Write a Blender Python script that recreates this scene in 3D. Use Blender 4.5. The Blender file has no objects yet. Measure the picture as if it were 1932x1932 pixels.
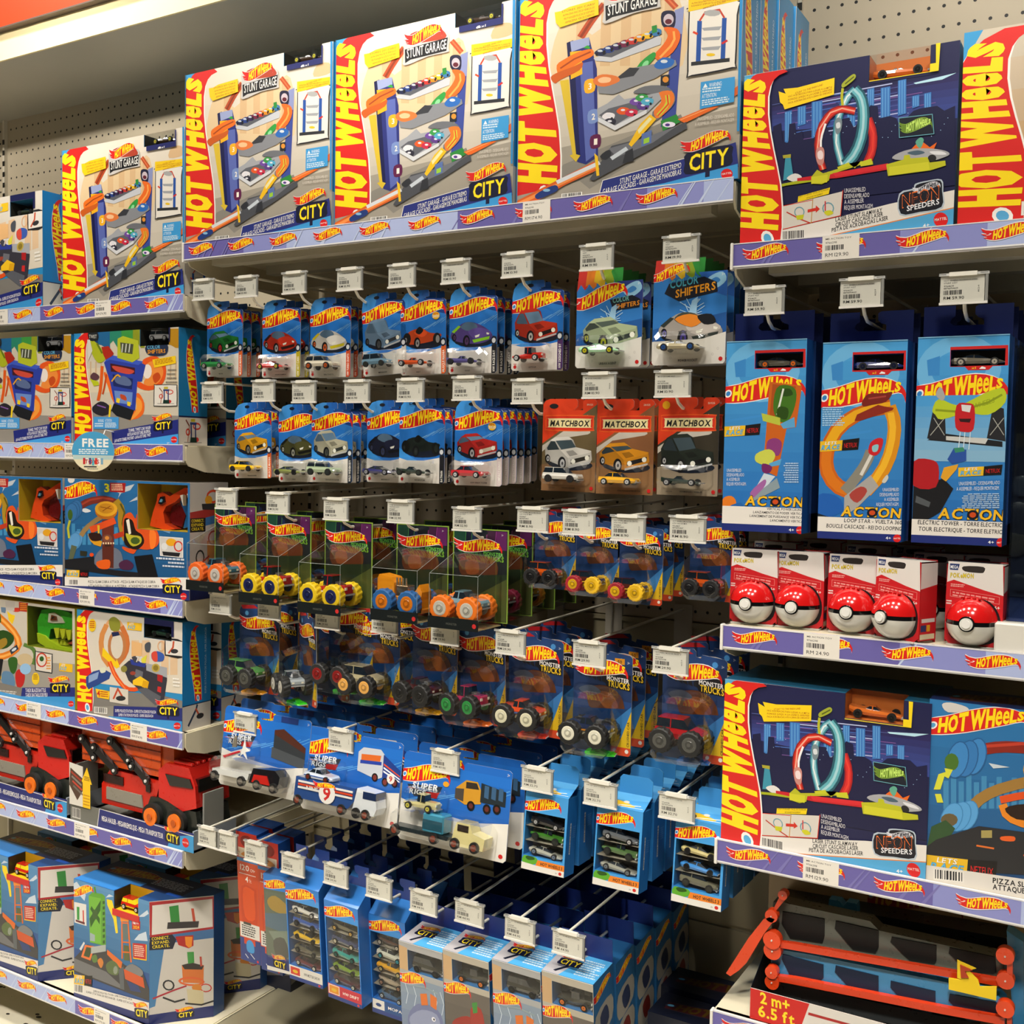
import bpy, math, random
import numpy as np
from mathutils import Matrix, Vector, Euler
from mathutils.geometry import tessellate_polygon

random.seed(7)
SC = bpy.context.scene
COL = SC.collection
PI = math.pi

# ------------------------------------------------------------------ camera
CAM_RT = Vector((0.8615285, 0.50743045, 0.01682205))
CAM_UP = Vector((-0.04017882, 0.03511243, 0.99857538))
CAM_FW = Vector((-0.50611689, 0.86097704, -0.05063831))
CAM_P = Vector((0, -1.7, 1.5))
FPX = 2038.83
cd = bpy.data.cameras.new('camera')
cd.sensor_width = 36.0
cd.lens = FPX / 1932 * 36.0
cd.clip_start = 0.02
cam = bpy.data.objects.new('camera', cd)
COL.objects.link(cam)
cm = Matrix((CAM_RT, CAM_UP, -CAM_FW)).transposed().to_4x4()
cm.translation = CAM_P
cam.matrix_world = cm
SC.camera = cam

# ------------------------------------------------------------------ light
W = bpy.data.worlds.new('shop_air')
SC.world = W
W.use_nodes = True
W.node_tree.nodes['Background'].inputs[0].default_value = (1.0, 0.93, 0.82, 1)
W.node_tree.nodes['Background'].inputs[1].default_value = 0.012


def area(name, loc, aim, sx, sy, power, col=(1, 0.94, 0.84)):
    d = bpy.data.lights.new(name, 'AREA')
    d.shape = 'RECTANGLE'
    d.size, d.size_y = sx, sy
    d.energy = power
    d.color = col
    o = bpy.data.objects.new(name, d)
    COL.objects.link(o)
    o.location = loc
    o.rotation_euler = (Vector(aim) - Vector(loc)).to_track_quat('-Z', 'Y').to_euler()
    return o


for x in (-3.7, -2.7, -1.7, -0.7, 0.3):
    area('ceiling_spot', (x, -0.95, 3.7), (x, -0.1, 1.0), 0.22, 0.22, 23)
for x in (-3.2, -2.2, -1.2, -0.2):
    o = area('low_shelf_fill', (x + .3, -2.0, 3.5), (x, 0.0, .15), 0.25, 0.25, 5)  # added fill that lifts the lower shelves, not a known lamp
    o.data.spread = .75
for x in (-3.4, -2.4, -1.3, -0.2):
    o = area('top_wall_fill', (x + .9, -2.9, 3.3), (x, 0.2, 2.5), 0.2, 0.2, 2.2)  # extra fill invented to brighten the pegboard above the top shelf
    o.data.spread = .36
area('aisle_fill', (-1.5, -2.6, 3.6), (-1.5, -2.5, 0), 4.0, 1.0, 4)  # made-up overhead fill: lights the aisle floor so it bounces under the shelves
o = area('floor_bounce_fill', (-1.5, -2.3, 3.3), (-1.5, -2.3, 0), 4.5, 0.8, 24)  # narrow fill put in so floor bounce lifts the soffit and undersides
o.data.spread = .9

SC.view_settings.view_transform = 'Standard'
SC.view_settings.look = 'None'
SC.view_settings.gamma = 1
SC.view_settings.use_curve_mapping = False
SC.view_settings.exposure = 0.0
SC.cycles.transparent_max_bounces = 32
SC.cycles.max_bounces = 6


# ------------------------------------------------------------------ helpers
def at(px, py, Y=0.0):
    d = CAM_RT * ((px - 966) / FPX) - CAM_UP * ((py - 966) / FPX) + CAM_FW
    return CAM_P + d * ((Y + 1.7) / d[1])


def atX(px, py, X):
    d = CAM_RT * ((px - 966) / FPX) - CAM_UP * ((py - 966) / FPX) + CAM_FW
    return CAM_P + d * (X / d[0])


_hx = {}


def hx(h):
    if isinstance(h, tuple):
        return h
    if h not in _hx:
        r = [int(h[i:i + 2], 16) / 255 for i in (0, 2, 4)]
        _hx[h] = tuple((c / 12.92 if c <= 0.04045 else ((c + 0.055) / 1.055) ** 2.4) for c in r) + (1.0,)
    return _hx[h]


_mats = {}
SPEC = {  # key: roughness, metallic, coat, noise scale, bump
    'print': (0.42, 0, 0.25, 300, 0.02), 'card': (0.55, 0, 0.0, 300, 0.03), 'plastic': (0.28, 0, 0.3, 90, 0.02),
    'rubber': (0.6, 0, 0, 200, 0.1), 'paint': (0.45, 0, 0, 40, 0.02), 'metal': (0.35, 0.4, 0, 80, 0.02),
    'chrome': (0.12, 1.0, 0, 50, 0.01), 'gloss': (0.1, 0.0, 1.0, 20, 0.0), 'vac': (0.22, 0.85, 0.0, 60, 0.02)}


def mat(key):
    if key in _mats:
        return _mats[key]
    m = bpy.data.materials.new(key)
    m.use_nodes = True
    nt = m.node_tree
    n, l = nt.nodes, nt.links
    b = n['Principled BSDF']
    if key in SPEC:
        ro, me, coat, ns, bu = SPEC[key]
        a = n.new('ShaderNodeAttribute')
        a.attribute_name = 'Col'
        l.new(a.outputs['Color'], b.inputs['Base Color'])
        b.inputs['Roughness'].default_value = ro
        b.inputs['Metallic'].default_value = me
        b.inputs['Coat Weight'].default_value = coat
        b.inputs['Coat Roughness'].default_value = 0.15
        tc = n.new('ShaderNodeTexCoord')
        no = n.new('ShaderNodeTexNoise')
        no.inputs['Scale'].default_value = ns
        l.new(tc.outputs['Object'], no.inputs['Vector'])
        mr = n.new('ShaderNodeMapRange')
        mr.inputs['To Min'].default_value = max(0.03, ro - 0.02)
        mr.inputs['To Max'].default_value = ro + 0.02
        l.new(no.outputs['Fac'], mr.inputs['Value'])
        l.new(mr.outputs[0], b.inputs['Roughness'])
        if bu and key not in ('print', 'card'):
            bp = n.new('ShaderNodeBump')
            bp.inputs['Strength'].default_value = bu
            bp.inputs['Distance'].default_value = 0.0002
            l.new(no.outputs['Fac'], bp.inputs['Height'])
            l.new(bp.outputs[0], b.inputs['Normal'])
    elif key in ('clear', 'acrylic'):
        n.remove(b)
        tr = n.new('ShaderNodeBsdfTransparent')
        tr.inputs[0].default_value = (0.97, 0.975, 0.97, 1) if key == 'clear' else (0.9, 0.93, 0.93, 1)
        gl = n.new('ShaderNodeBsdfGlossy')
        gl.inputs['Roughness'].default_value = 0.09
        gl.inputs['Color'].default_value = (1, 1, 1, 1)
        fr = n.new('ShaderNodeFresnel')
        ge = n.new('ShaderNodeNewGeometry')
        io = n.new('ShaderNodeMapRange')
        io.inputs['To Min'].default_value = 1.45
        io.inputs['To Max'].default_value = 1 / 1.45
        l.new(ge.outputs['Backfacing'], io.inputs['Value'])
        l.new(io.outputs[0], fr.inputs['IOR'])
        tc = n.new('ShaderNodeTexCoord')
        no = n.new('ShaderNodeTexNoise')
        no.inputs['Scale'].default_value = 45
        bp = n.new('ShaderNodeBump')
        bp.inputs['Strength'].default_value = 0.10
        bp.inputs['Distance'].default_value = 0.004
        l.new(tc.outputs['Object'], no.inputs['Vector'])
        l.new(no.outputs['Fac'], bp.inputs['Height'])
        l.new(bp.outputs[0], gl.inputs['Normal'])
        l.new(bp.outputs[0], fr.inputs['Normal'])
        mx = n.new('ShaderNodeMixShader')
        ad = n.new('ShaderNodeMath'); ad.operation = 'MULTIPLY_ADD'
        ad.inputs[1].default_value = 1.3; ad.inputs[2].default_value = .012; ad.use_clamp = True
        l.new(fr.outputs[0], ad.inputs[0])
        l.new(ad.outputs[0], mx.inputs[0])
        l.new(tr.outputs[0], mx.inputs[1])
        l.new(gl.outputs[0], mx.inputs[2])
        l.new(mx.outputs[0], n['Material Output'].inputs['Surface'])
    _mats[key] = m
    return m


def tag(o, label=None, cat=None, group=None, kind=None):
    if label: o['label'] = label
    if cat: o['category'] = cat
    if group: o['group'] = group
    if kind: o['kind'] = kind
    return o


def thing(name, label, cat, loc=(0, 0, 0), rot=(0, 0, 0), group=None):
    o = bpy.data.objects.new(name, None)
    COL.objects.link(o)
    o.empty_display_size = 0.02
    o.location = loc
    o.rotation_euler = rot
    return tag(o, label, cat, group)


def copytree(o, parent=None):
    c = o.copy()
    COL.objects.link(c)
    if parent is not None:
        c.parent = parent
    for ch in o.children:
        copytree(ch, c)
    return c


class MB:
    """collects faces; build() links them as ONE mesh object"""

    def __init__(s):
        s.v, s.f, s.c, s.m, s.s = [], [], [], [], []
        s.xf = Matrix.Identity(4)

    def at(s, x=0, y=0, z=0, rx=0, ry=0, rz=0, k=1):
        s.xf = Matrix.Translation((x, y, z)) @ Euler((rx, ry, rz)).to_matrix().to_4x4() @ Matrix.Scale(k, 4)
        return s

    def face(s, pts, col, m='print', sm=False):
        b = len(s.v)
        s.v += [tuple(s.xf @ Vector(p)) for p in pts]
        s.f.append(tuple(range(b, b + len(pts))))
        s.c.append(hx(col)); s.m.append(m); s.s.append(sm)

    def mesh(s, vs, fs, col, m='print', sm=False):
        b = len(s.v)
        s.v += [tuple(s.xf @ Vector(p)) for p in vs]
        for i, f in enumerate(fs):
            s.f.append(tuple(b + j for j in f))
            s.c.append(hx(col[i]) if isinstance(col, list) else hx(col))
            s.m.append(m); s.s.append(sm)

    def box(s, x0, x1, y0, y1, z0, z1, col, m='print', bv=0.0, cols=None):
        if bv > 0:
            # chamfer all vertical and horizontal edges by stacking an octagonal cross-section
            b = min(bv, (x1 - x0) / 2.2, (y1 - y0) / 2.2, (z1 - z0) / 2.2)
            def ring(x0, x1, y0, y1, z, b):
                return [(x0 + b, y0, z), (x1 - b, y0, z), (x1, y0 + b, z), (x1, y1 - b, z), (x1 - b, y1, z),
                        (x0 + b, y1, z), (x0, y1 - b, z), (x0, y0 + b, z)]
            R = [ring(x0 + b, x1 - b, y0 + b, y1 - b, z0, b * .4), ring(x0, x1, y0, y1, z0 + b, b),
                 ring(x0, x1, y0, y1, z1 - b, b), ring(x0 + b, x1 - b, y0 + b, y1 - b, z1, b * .4)]
            s.loft(R, col, m)
            return
        vs = [(x0, y0, z0), (x1, y0, z0), (x1, y1, z0), (x0, y1, z0), (x0, y0, z1), (x1, y0, z1), (x1, y1, z1), (x0, y1, z1)]
        fs = [(0, 1, 5, 4), (1, 2, 6, 5), (2, 3, 7, 6), (3, 0, 4, 7), (4, 5, 6, 7), (3, 2, 1, 0)]
        s.mesh(vs, fs, cols if cols else col, m)

    def loft(s, rings, col, m='print', caps=True, sm=False):
        n = len(rings[0])
        vs = [p for r in rings for p in r]
        fs = []
        for i in range(len(rings) - 1):
            for j in range(n):
                fs.append((i * n + j, i * n + (j + 1) % n, (i + 1) * n + (j + 1) % n, (i + 1) * n + j))
        s.mesh(vs, fs, col, m, sm)
        if caps:
            s.mesh(rings[0], [tuple(range(n))[::-1]], col if not isinstance(col, list) else col[0], m)
            s.mesh(rings[-1], [tuple(range(n))], col if not isinstance(col, list) else col[-1], m)

    def cyl(s, p0, p1, r, col, m='metal', n=12, r2=None, sm=True, caps=True):
        p0, p1 = Vector(p0), Vector(p1)
        d = (p1 - p0).normalized()
        a = d.orthogonal().normalized(); b = d.cross(a)
        r2 = r if r2 is None else r2
        R = []
        for p, q in ((p0, r), (p1, r2)):
            R.append([p + (a * math.cos(t) + b * math.sin(t)) * q for t in [2 * PI * i / n for i in range(n)]])
        s.loft(R, col, m, caps, sm)

    def tube(s, pts, r, col, m='metal', n=8):
        pts = [Vector(p) for p in pts]
        R = []
        ref = Vector((1, 0.01, 0))
        for i, p in enumerate(pts):
            d = (pts[min(i + 1, len(pts) - 1)] - pts[max(i - 1, 0)]).normalized()
            a = (ref - d * ref.dot(d)).normalized(); b = d.cross(a)
            R.append([p + (a * math.cos(t) + b * math.sin(t)) * r for t in [2 * PI * k / n for k in range(n)]])
        s.loft(R, col, m, True, True)

    def sphere(s, c, r, col, m='plastic', n=16, k=10, t0=0, t1=PI, sx=1, sy=1, sz=1):
        rings = []
        for i in range(k + 1):
            t = t0 + (t1 - t0) * i / k
            rr = max(math.sin(t), 1e-4) * r
            rings.append([(c[0] + sx * rr * math.cos(2 * PI * j / n), c[1] + sy * rr * math.sin(2 * PI * j / n), c[2] + sz * r * math.cos(t)) for j in range(n)][::-1])
        s.loft(rings, col, m, True, True)

    def prism(s, pts, y0, y1, col, m='plastic', edge=None):
        """polygon in x,z extruded from y0 (front) to y1"""
        P = [Vector((x, z, 0)) for x, z in pts]
        tr = tessellate_polygon([P])
        n = len(pts)
        vs = [(x, y0, z) for x, z in pts] + [(x, y1, z) for x, z in pts]
        fs = [tuple(t) for t in tr] + [tuple(i + n for i in t)[::-1] for t in tr]
        cols = [col] * len(fs)
        for i in range(n):
            j = (i + 1) % n
            fs.append((i, j, j + n, i + n)); cols.append(edge or col)
        s.mesh(vs, fs, cols, m)

    def art(s, A, o, ux, uy, n, eps=0.000012, off=0.0003, m='print'):
        o, ux, uy, n = Vector(o), Vector(ux), Vector(uy), Vector(n)
        for tri, c, L, mm in A.T:
            p = [o + ux * a + uy * (1 - b) + n * (off + eps * L) for a, b in tri]
            s.face(p, c, mm or m)

    def build(s, name, parent=None, fix=True):
        me = bpy.data.meshes.new(name)
        me.from_pydata(s.v, [], s.f)
        keys = []
        for k in s.m:
            if k not in keys: keys.append(k)
        for k in keys: me.materials.append(mat(k))
        idx = {k: i for i, k in enumerate(keys)}
        me.polygons.foreach_set('material_index', [idx[k] for k in s.m])
        me.polygons.foreach_set('use_smooth', s.s)
        at_ = me.attributes.new('Col', 'FLOAT_COLOR', 'CORNER')
        buf = []
        for f, c in zip(s.f, s.c):
            buf.extend(c * len(f))
        at_.data.foreach_set('color', buf)
        me.update()
        o = bpy.data.objects.new(name, me)
        COL.objects.link(o)
        if parent is not None: o.parent = parent
        return o


# ------------------------------------------------------------------ lettering
_gl = {}


def glyph(ch, off):
    k = (ch, off)
    if k in _gl: return _gl[k]
    cu = bpy.data.curves.new('g', 'FONT')
    cu.body = ch
    cu.resolution_u = 2
    cu.offset = off
    cu.fill_mode = 'FRONT'
    o = bpy.data.objects.new('g', cu)
    COL.objects.link(o)
    dg = bpy.context.evaluated_depsgraph_get()
    dg.update()
    me = o.evaluated_get(dg).to_mesh()
    vs = [(v.co.x, v.co.y) for v in me.vertices]
    me.calc_loop_triangles()
    tr = [tuple(t.vertices) for t in me.loop_triangles]
    if vs:
        x0 = min(v[0] for v in vs); x1 = max(v[0] for v in vs)
        vs = [(v[0] - x0, v[1]) for v in vs]
        w = x1 - x0
    else:
        w = 0.26
    o.evaluated_get(dg).to_mesh_clear()
    bpy.data.objects.remove(o)
    bpy.data.curves.remove(cu)
    _gl[k] = (vs, tr, w)
    return _gl[k]


def layout(txt, off=0.0, gap=0.085):
    """points of a line of text scaled to width 1, cap height 1; returns verts, tris"""
    x = 0; V = []; T = []
    for ch in txt:
        if ch == ' ':
            x += 0.26; continue
        vs, tr, w = glyph(ch, off)
        b = len(V)
        V += [(x + vx, vy) for vx, vy in vs]
        T += [tuple(b + i for i in t) for t in tr]
        x += w + gap
    tot = max(x - gap, 1e-3)
    return [(a / tot, y / 0.70) for a, y in V], T, tot / 0.70


class Art:
    """flat print: polygons laid over each other; coordinates in the frame of quad (TL, TR, BR, BL), y down"""

    def __init__(s, quad=None, W=100, H=100, hole=None):
        q = quad or [(0, 0), (W, 0), (W, H), (0, H)]
        uv = [(0, 0), (1, 0), (1, 1), (0, 1)]
        M = []; r = []
        for (x, y), (u, v) in zip(q, uv):
            M.append([x, y, 1, 0, 0, 0, -u * x, -u * y]); r.append(u)
            M.append([0, 0, 0, x, y, 1, -v * x, -v * y]); r.append(v)
        s.h = [float(t) for t in np.linalg.solve(np.array(M, float), np.array(r, float))] + [1.0]
        s.q = q
        s.T = []; s.L = 0; s.hole = hole; s.clipbox = (0, 0, 1, 1); s.m = None

    def uv(s, p):
        h = s.h; x, y = p[0], p[1]
        w = h[6] * x + h[7] * y + 1
        return ((h[0] * x + h[1] * y + h[2]) / w, (h[3] * x + h[4] * y + h[5]) / w)

    @staticmethod
    def _clip(P, ax, v, sg):
        o = []
        for i in range(len(P)):
            a, b = P[i], P[(i + 1) % len(P)]
            ia, ib = (a[ax] - v) * sg >= 0, (b[ax] - v) * sg >= 0
            if ia: o.append(a)
            if ia != ib:
                t = (v - a[ax]) / (b[ax] - a[ax])
                o.append((a[0] + (b[0] - a[0]) * t, a[1] + (b[1] - a[1]) * t))
        return o

    def _box(s, P, B):
        x0, y0, x1, y1 = B
        xs = [p[0] for p in P]; ys = [p[1] for p in P]
        if max(xs) <= x0 or min(xs) >= x1 or max(ys) <= y0 or min(ys) >= y1: return []
        if min(xs) < x0: P = s._clip(P, 0, x0, 1)
        if P and max(xs) > x1: P = s._clip(P, 0, x1, -1)
        if P and min(ys) < y0: P = s._clip(P, 1, y0, 1)
        if P and max(ys) > y1: P = s._clip(P, 1, y1, -1)
        return P

    def _emit(s, P, col):
        P = s._box(P, s.clipbox)
        if len(P) < 3: return
        if s.hole:
            a, b, c, d = s.hole
            out = [s._box(P, (0, 0, a, 1)), s._box(P, (c, 0, 1, 1)), s._box(P, (a, 0, c, b)), s._box(P, (a, d, c, 1))]
        else:
            out = [P]
        for Q in out:
            if len(Q) >= 3: s.T.append((Q, hx(col), s.L, s.m))

    def poly(s, pts, col):
        s.L += 1
        if len(pts) == 3:
            s._emit([s.uv(p) for p in pts], col); return
        if len(pts) == 4:
            s4 = [s.uv(p) for p in pts]
        P = [Vector((p[0], p[1], 0)) for p in pts]
        for t in tessellate_polygon([P]):
            s._emit([s.uv(pts[i]) for i in t], col)

    def rect(s, x0, y0, x1, y1, col):
        s.poly([(x0, y0), (x1, y0), (x1, y1), (x0, y1)], col)

    def grad(s, quad, c0, c1, n=8, down=True):
        """quad TL TR BR BL in n bands from c0 to c1"""
        a, b, c, d = quad
        c0, c1 = hx(c0), hx(c1)
        s.L += 1
        lp = lambda p, q, t: (p[0] + (q[0] - p[0]) * t, p[1] + (q[1] - p[1]) * t)
        for i in range(n):
            t0, t1 = i / n, (i + 1) / n
            k = (i + .5) / n
            col = tuple(x + (y - x) * k for x, y in zip(c0, c1))
            Q = [lp(a, d, t0), lp(b, c, t0), lp(b, c, t1), lp(a, d, t1)] if down else [lp(a, b, t0), lp(a, b, t1), lp(d, c, t1), lp(d, c, t0)]
            s._emit([s.uv(p) for p in Q], col)

    def line(s, pts, w, col, closed=False):
        s.L += 1
        P = [Vector(p[:2]) for p in pts]
        n = len(P)
        if n > 2 and not closed and w > 14:   # soften the bends of wide bands
            Q = [P[0]]
            for a, b in zip(P, P[1:]): Q += [a.lerp(b, .25), a.lerp(b, .75)]
            P = Q + [P[-1]]; n = len(P)
        side = []
        for i in range(n):
            a = P[i - 1] if (i > 0 or closed) else P[i]
            b = P[(i + 1) % n] if (i < n - 1 or closed) else P[i]
            d1 = (P[i] - a); d2 = (b - P[i])
            d1 = d1.normalized() if d1.length > 1e-9 else d2.normalized()
            d2 = d2.normalized() if d2.length > 1e-9 else d1
            t = d1 + d2
            t = t.normalized() if t.length > 1e-6 else d1
            m = Vector((-t.y, t.x)); k = max(.45, m.dot(Vector((-d1.y, d1.x))))
            side.append(m * (w / 2 / k))
        for i in range(n if closed else n - 1):
            j = (i + 1) % n
            s._emit([s.uv(p) for p in (P[i] + side[i], P[j] + side[j], P[j] - side[j], P[i] - side[i])], col)

    def ell(s, cx, cy, rx, ry, col, n=18, rot=0.0, ring=None):
        c, q = math.cos(rot), math.sin(rot)
        pts = []
        for i in range(n):
            a, b = rx * math.cos(2 * PI * i / n), ry * math.sin(2 * PI * i / n)
            pts.append((cx + a * c - b * q, cy + a * q + b * c))
        if ring: s.line(pts, ring, col, True)
        else:
            s.L += 1
            s._emit([s.uv(p) for p in pts], col)

    def blob(s, pts, col, k=3):
        """closed smooth curve through pts"""
        n = len(pts); o = []
        for i in range(n):
            p0, p1, p2, p3 = pts[i - 1], pts[i], pts[(i + 1) % n], pts[(i + 2) % n]
            for j in range(k):
                t = j / k
                f = lambda a, b, c, d: 0.5 * (2 * b + (c - a) * t + (2 * a - 5 * b + 4 * c - d) * t * t + (3 * b - a - 3 * c + d) * t ** 3)
                o.append((f(p0[0], p1[0], p2[0], p3[0]), f(p0[1], p1[1], p2[1], p3[1])))
        s.poly(o, col)

    def text(s, t, p0, p1, h, col, off=0.0, shear=0.0, up=None, out=None, ow=0.05):
        """one line from p0 to p1 (baseline), cap height h"""
        if out:
            s.text(t, p0, p1, h, out, off + ow, shear, up)
        s.L += 1
        V, T, _ = layout(t, off * .55)
        ux = (p1[0] - p0[0], p1[1] - p0[1])
        L = math.hypot(*ux)
        uy = up or (0, -h)
        pts = []
        for x, y in V:
            sx = x + shear * y * (h / L)
            pts.append(s.uv((p0[0] + ux[0] * sx + uy[0] * y, p0[1] + ux[1] * sx + uy[1] * y)))
        for tr in T: s._emit([pts[i] for i in tr], col)

    def lines(s, x, y, w, h, n, col, rag=0.25, slope=0.0, right=False):
        """small unreadable print: dashed lines"""
        s.L += 1
        rnd = random.Random(int(x * 7 + y * 13 + n))
        st = h / n
        for i in range(n):
            ww = w * (1 - rag * rnd.random())
            x0 = x + (w - ww if right else 0); xe = x0 + ww; yy = y + i * st
            while x0 < xe:
                l = w * (0.05 + 0.12 * rnd.random())
                x1 = min(x0 + l, xe)
                s._emit([s.uv(p) for p in ((x0, yy + slope * (x0 - x)), (x1, yy + slope * (x1 - x)), (x1, yy + st * .55 + slope * (x1 - x)), (x0, yy + st * .55 + slope * (x0 - x)))], col)
                x0 = x1 + w * 0.025

    def bars(s, x, y, w, h, slope=0.0, n=22, bg='E8E4DC'):
        if bg: s.poly([(x - w * .06, y), (x + w * 1.06, y + slope * w), (x + w * 1.06, y + h + slope * w), (x - w * .06, y + h)], bg)
        s.L += 1
        rnd = random.Random(3)
        t = 0
        while t < 1:
            k = (0.5 + 1.3 * rnd.random()) / n / 1.6
            a, b = x + w * t, x + w * min(1, t + k)
            s._emit([s.uv(p) for p in ((a, y + h * .06 + slope * w * t), (b, y + h * .06 + slope * w * t), (b, y + h * .9 + slope * w * t), (a, y + h * .9 + slope * w * t))], '1A1A1E')
            t += k + (0.5 + 1.0 * rnd.random()) / n / 1.6

    # ---- the toy maker's banner with bulging letters
    def logo(s, p0, ux, uy, flame=False, red='D8201C', yel='FFDD10', white='F4F0EA', eye='58A8D8', outl=0.035, dark=None, small=False, vert=False):
        P = lambda x, y: (p0[0] + ux[0] * x + uy[0] * y, p0[1] + ux[1] * x + uy[1] * y)
        top = [(0, .60), (.08, .63), (.16, .68), (.28, .80), (.40, .92), (.52, 1.0), (.64, 1.04), (.75, 1.02), (.84, .95), (.91, .85), (.96, .72), (.99, .58), (1.01, .40), (1.0, .12)]
        bot = [(.975, .36), (.95, .46), (.91, .50), (.85, .46), (.76, .37), (.66, .29), (.56, .21), (.46, .13), (.36, .06), (.24, .0), (.12, -.03), (0, -.04)]
        if vert:
            top = [(0, 1.02), (.72, 1.02), (.82, .96), (.90, .82), (.96, .60), (1.0, .30), (1.0, -.12), (.985, -.22)]
            bot = [(.965, -.02), (.94, .10), (.90, .19), (.84, .25), (.74, .26), (.64, .22), (.54, .15), (.44, .07), (.34, .0), (.22, -.03), (.10, -.02), (0, .03)]
        if flame:
            lf = [(.02, .02), (-.06, .10), (-.12, .2), (-.03, .19), (-.10, .33), (-.17, .46), (-.04, .40), (-.13, .60), (-.17, .82), (-.06, .68), (0, .62)]
            body = [(.06, .62)] + top[1:] + bot[:-1] + lf[:-1]
        else:
            body = top + bot
        if white:
            o = []
            n = len(body)
            kx = outl * 0.42
            for i in range(n):
                a, b = Vector(body[i - 1]), Vector(body[(i + 1) % n])
                d = (b - a); d = Vector((d.x, d.y * .42))
                if d.length < 1e-6: d = Vector((1, 0))
                d.normalize()
                o.append((body[i][0] - d.y * -1 * kx, body[i][1] + d.x * -1 * outl * -1))
            o = [(b_[0] + (q[0] - b_[0]), q[1]) for b_, q in zip(body, o)]
            s.poly([P(x, y) for x, y in o], white)
        s.poly([P(x, y) for x, y in body], red)
        if not flame and eye:
            s.ell(*P(.045, .30), 0, 0, white or yel) if False else None
            for k, c in ((1.0, white or yel), (.62, eye)):
                pts = [P(.035 + k * .045 * math.cos(t) , .32 + k * .15 * math.sin(t) + .03 * k * math.cos(t)) for t in [2 * PI * i / 12 for i in range(12)]]
                s.poly(pts, c)
        elif flame and not small:
            s.poly([P(x, y) for x, y in ((-.07, .30), (.02, .34), (.06, .44), (.0, .46), (.03, .40), (-.02, .36))], white or yel)
        # letters
        s.L += 1
        base = lambda x: np.interp(x, [.06, .2, .33, .45, .6, .75, .93], [.02, .04, .09, .15, .25, .37, .54])
        tp = lambda x: np.interp(x, [.06, .2, .33, .45, .6, .75, .93], [.58, .68, .85, .93, 1.0, 1.0, .87])
        if vert:
            base = lambda x: np.interp(x, [.08, .2, .33, .45, .6, .75, .85, .93], [.07, .03, .05, .13, .25, .33, .33, .28])
            tp = lambda x: np.interp(x, [.08, .45, .7, .8, .88, .94], [.98, .98, .98, .93, .84, .72])
        chars = 'HOT WHeeLS'
        X = 0; seq = []
        for ch in chars:
            if ch == ' ':
                X += .10; continue
            vs, tr, w = glyph(ch, (0.075 if vert else 0.05) if ch != 'e' else (.036 if vert else 0.022))
            sy = 1 / 0.78 if ch != 'e' else 1 / 0.57
            sxx = {'e': 1.05, 'W': .92, 'O': .82, 'H': .95}.get(ch, 1.0)
            y0 = min(v[1] for v in vs)
            seq.append((X, [(v[0] * sxx, (v[1] - y0) * sy) for v in vs], tr))
            X += w * sxx + 0.03
        x_l, x_r = .09, .945
        for X0, vs, tr in seq:
            pts = []
            for vx, vy in vs:
                xx = x_l + (x_r - x_l) * (X0 + vx) / X
                b_, t_ = base(xx), tp(xx)
                pts.append(s.uv(P(xx + (vy - .5) * .018, b_ + (t_ - b_) * min(vy, 1.08))))
            for t in tr: s._emit([pts[i] for i in t], yel)

    def city(s, x, y, w, slope=0.0, post=True, h=None):
        """round-cornered sign reading CITY under a small banner; x,y = top left"""
        h = h or w * 0.62
        S = lambda a, b: (x + w * a, y + h * b + slope * w * a)
        if post:
            s.poly([S(.44, .95), (S(.54, .95)), (S(.54, 1.25)), (S(.44, 1.25))], '14163A')
            s.ell(*S(.42, -.42), w * .06, w * .09, '101232', 8)
        s.blob([S(.0, .12), S(.5, .05), S(1.0, .12), S(1.02, .5), S(1, .92), S(.5, 1.0), S(0, .96), S(-.02, .5)], '0E1230')
        s.text('CITY', S(.08, .86), S(.94, .86), h * .66, 'FFE81C', .03, 0, None, 'B07A10', .03)
        s.logo(S(.02, .05), (w * .95, slope * w), (0, -h * .62), flame=True, small=True)

    def mattel(s, x, y, r, slope=0.0):
        s.ell(x, y, r, r, 'D41818', 20)
        s.text('MATTEL', (x - r * .85, y + r * .2), (x + r * .85, y + r * .2 + slope * r * 1.7), r * .36, 'F4F0EA', .01)

    def race(s, x, y, w, h, slope=0.0, net=True):
        a = .58 if net else 1.0
        Q = lambda u, v: (x + w * u, y + h * v + slope * w * u)
        s.poly([Q(0, .1), Q(a, .1), Q(a - .02, 1), Q(0, 1)], 'E8B820')
        s.text('LETS', Q(.14, .42), Q(.42, .42), h * .26, 'F4F0EA', .03, .2, None, '182860', .04)
        s.text('RACE', Q(.04, .86), Q(.5, .86), h * .40, '58B0E0', .04, .25, None, '182860', .04)
        if net:
            s.poly([Q(a, .1), Q(1, 0), Q(.97, 1), Q(a - .02, 1)], '120E10')
            s.text('NETFLIX', Q(a + .04, .78), Q(.94, .78), h * .40, 'D01818', .0)

    def car(s, x, y, w, col, dark='1A1C22', glass='6A8AA8', kind='muscle', wheel='A8A8A8', lit='F0EEE0'):
        """three-quarter view of a car, nose to the lower right; box x..x+w, y..y+0.62w"""
        def sh(c, k):
            c = hx(c); return tuple(min(1, v * k) for v in c[:3]) + (1,)
        S = lambda a, b: (x + w * a / 100, y + w * b / 100)
        B = lambda pts, c: s.blob([S(*p) for p in pts], c, 3)
        G = lambda pts, c: s.poly([S(*p) for p in pts], c)
        B([(8, 50), (40, 62), (88, 60), (99, 50), (60, 42)], '101828')
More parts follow.
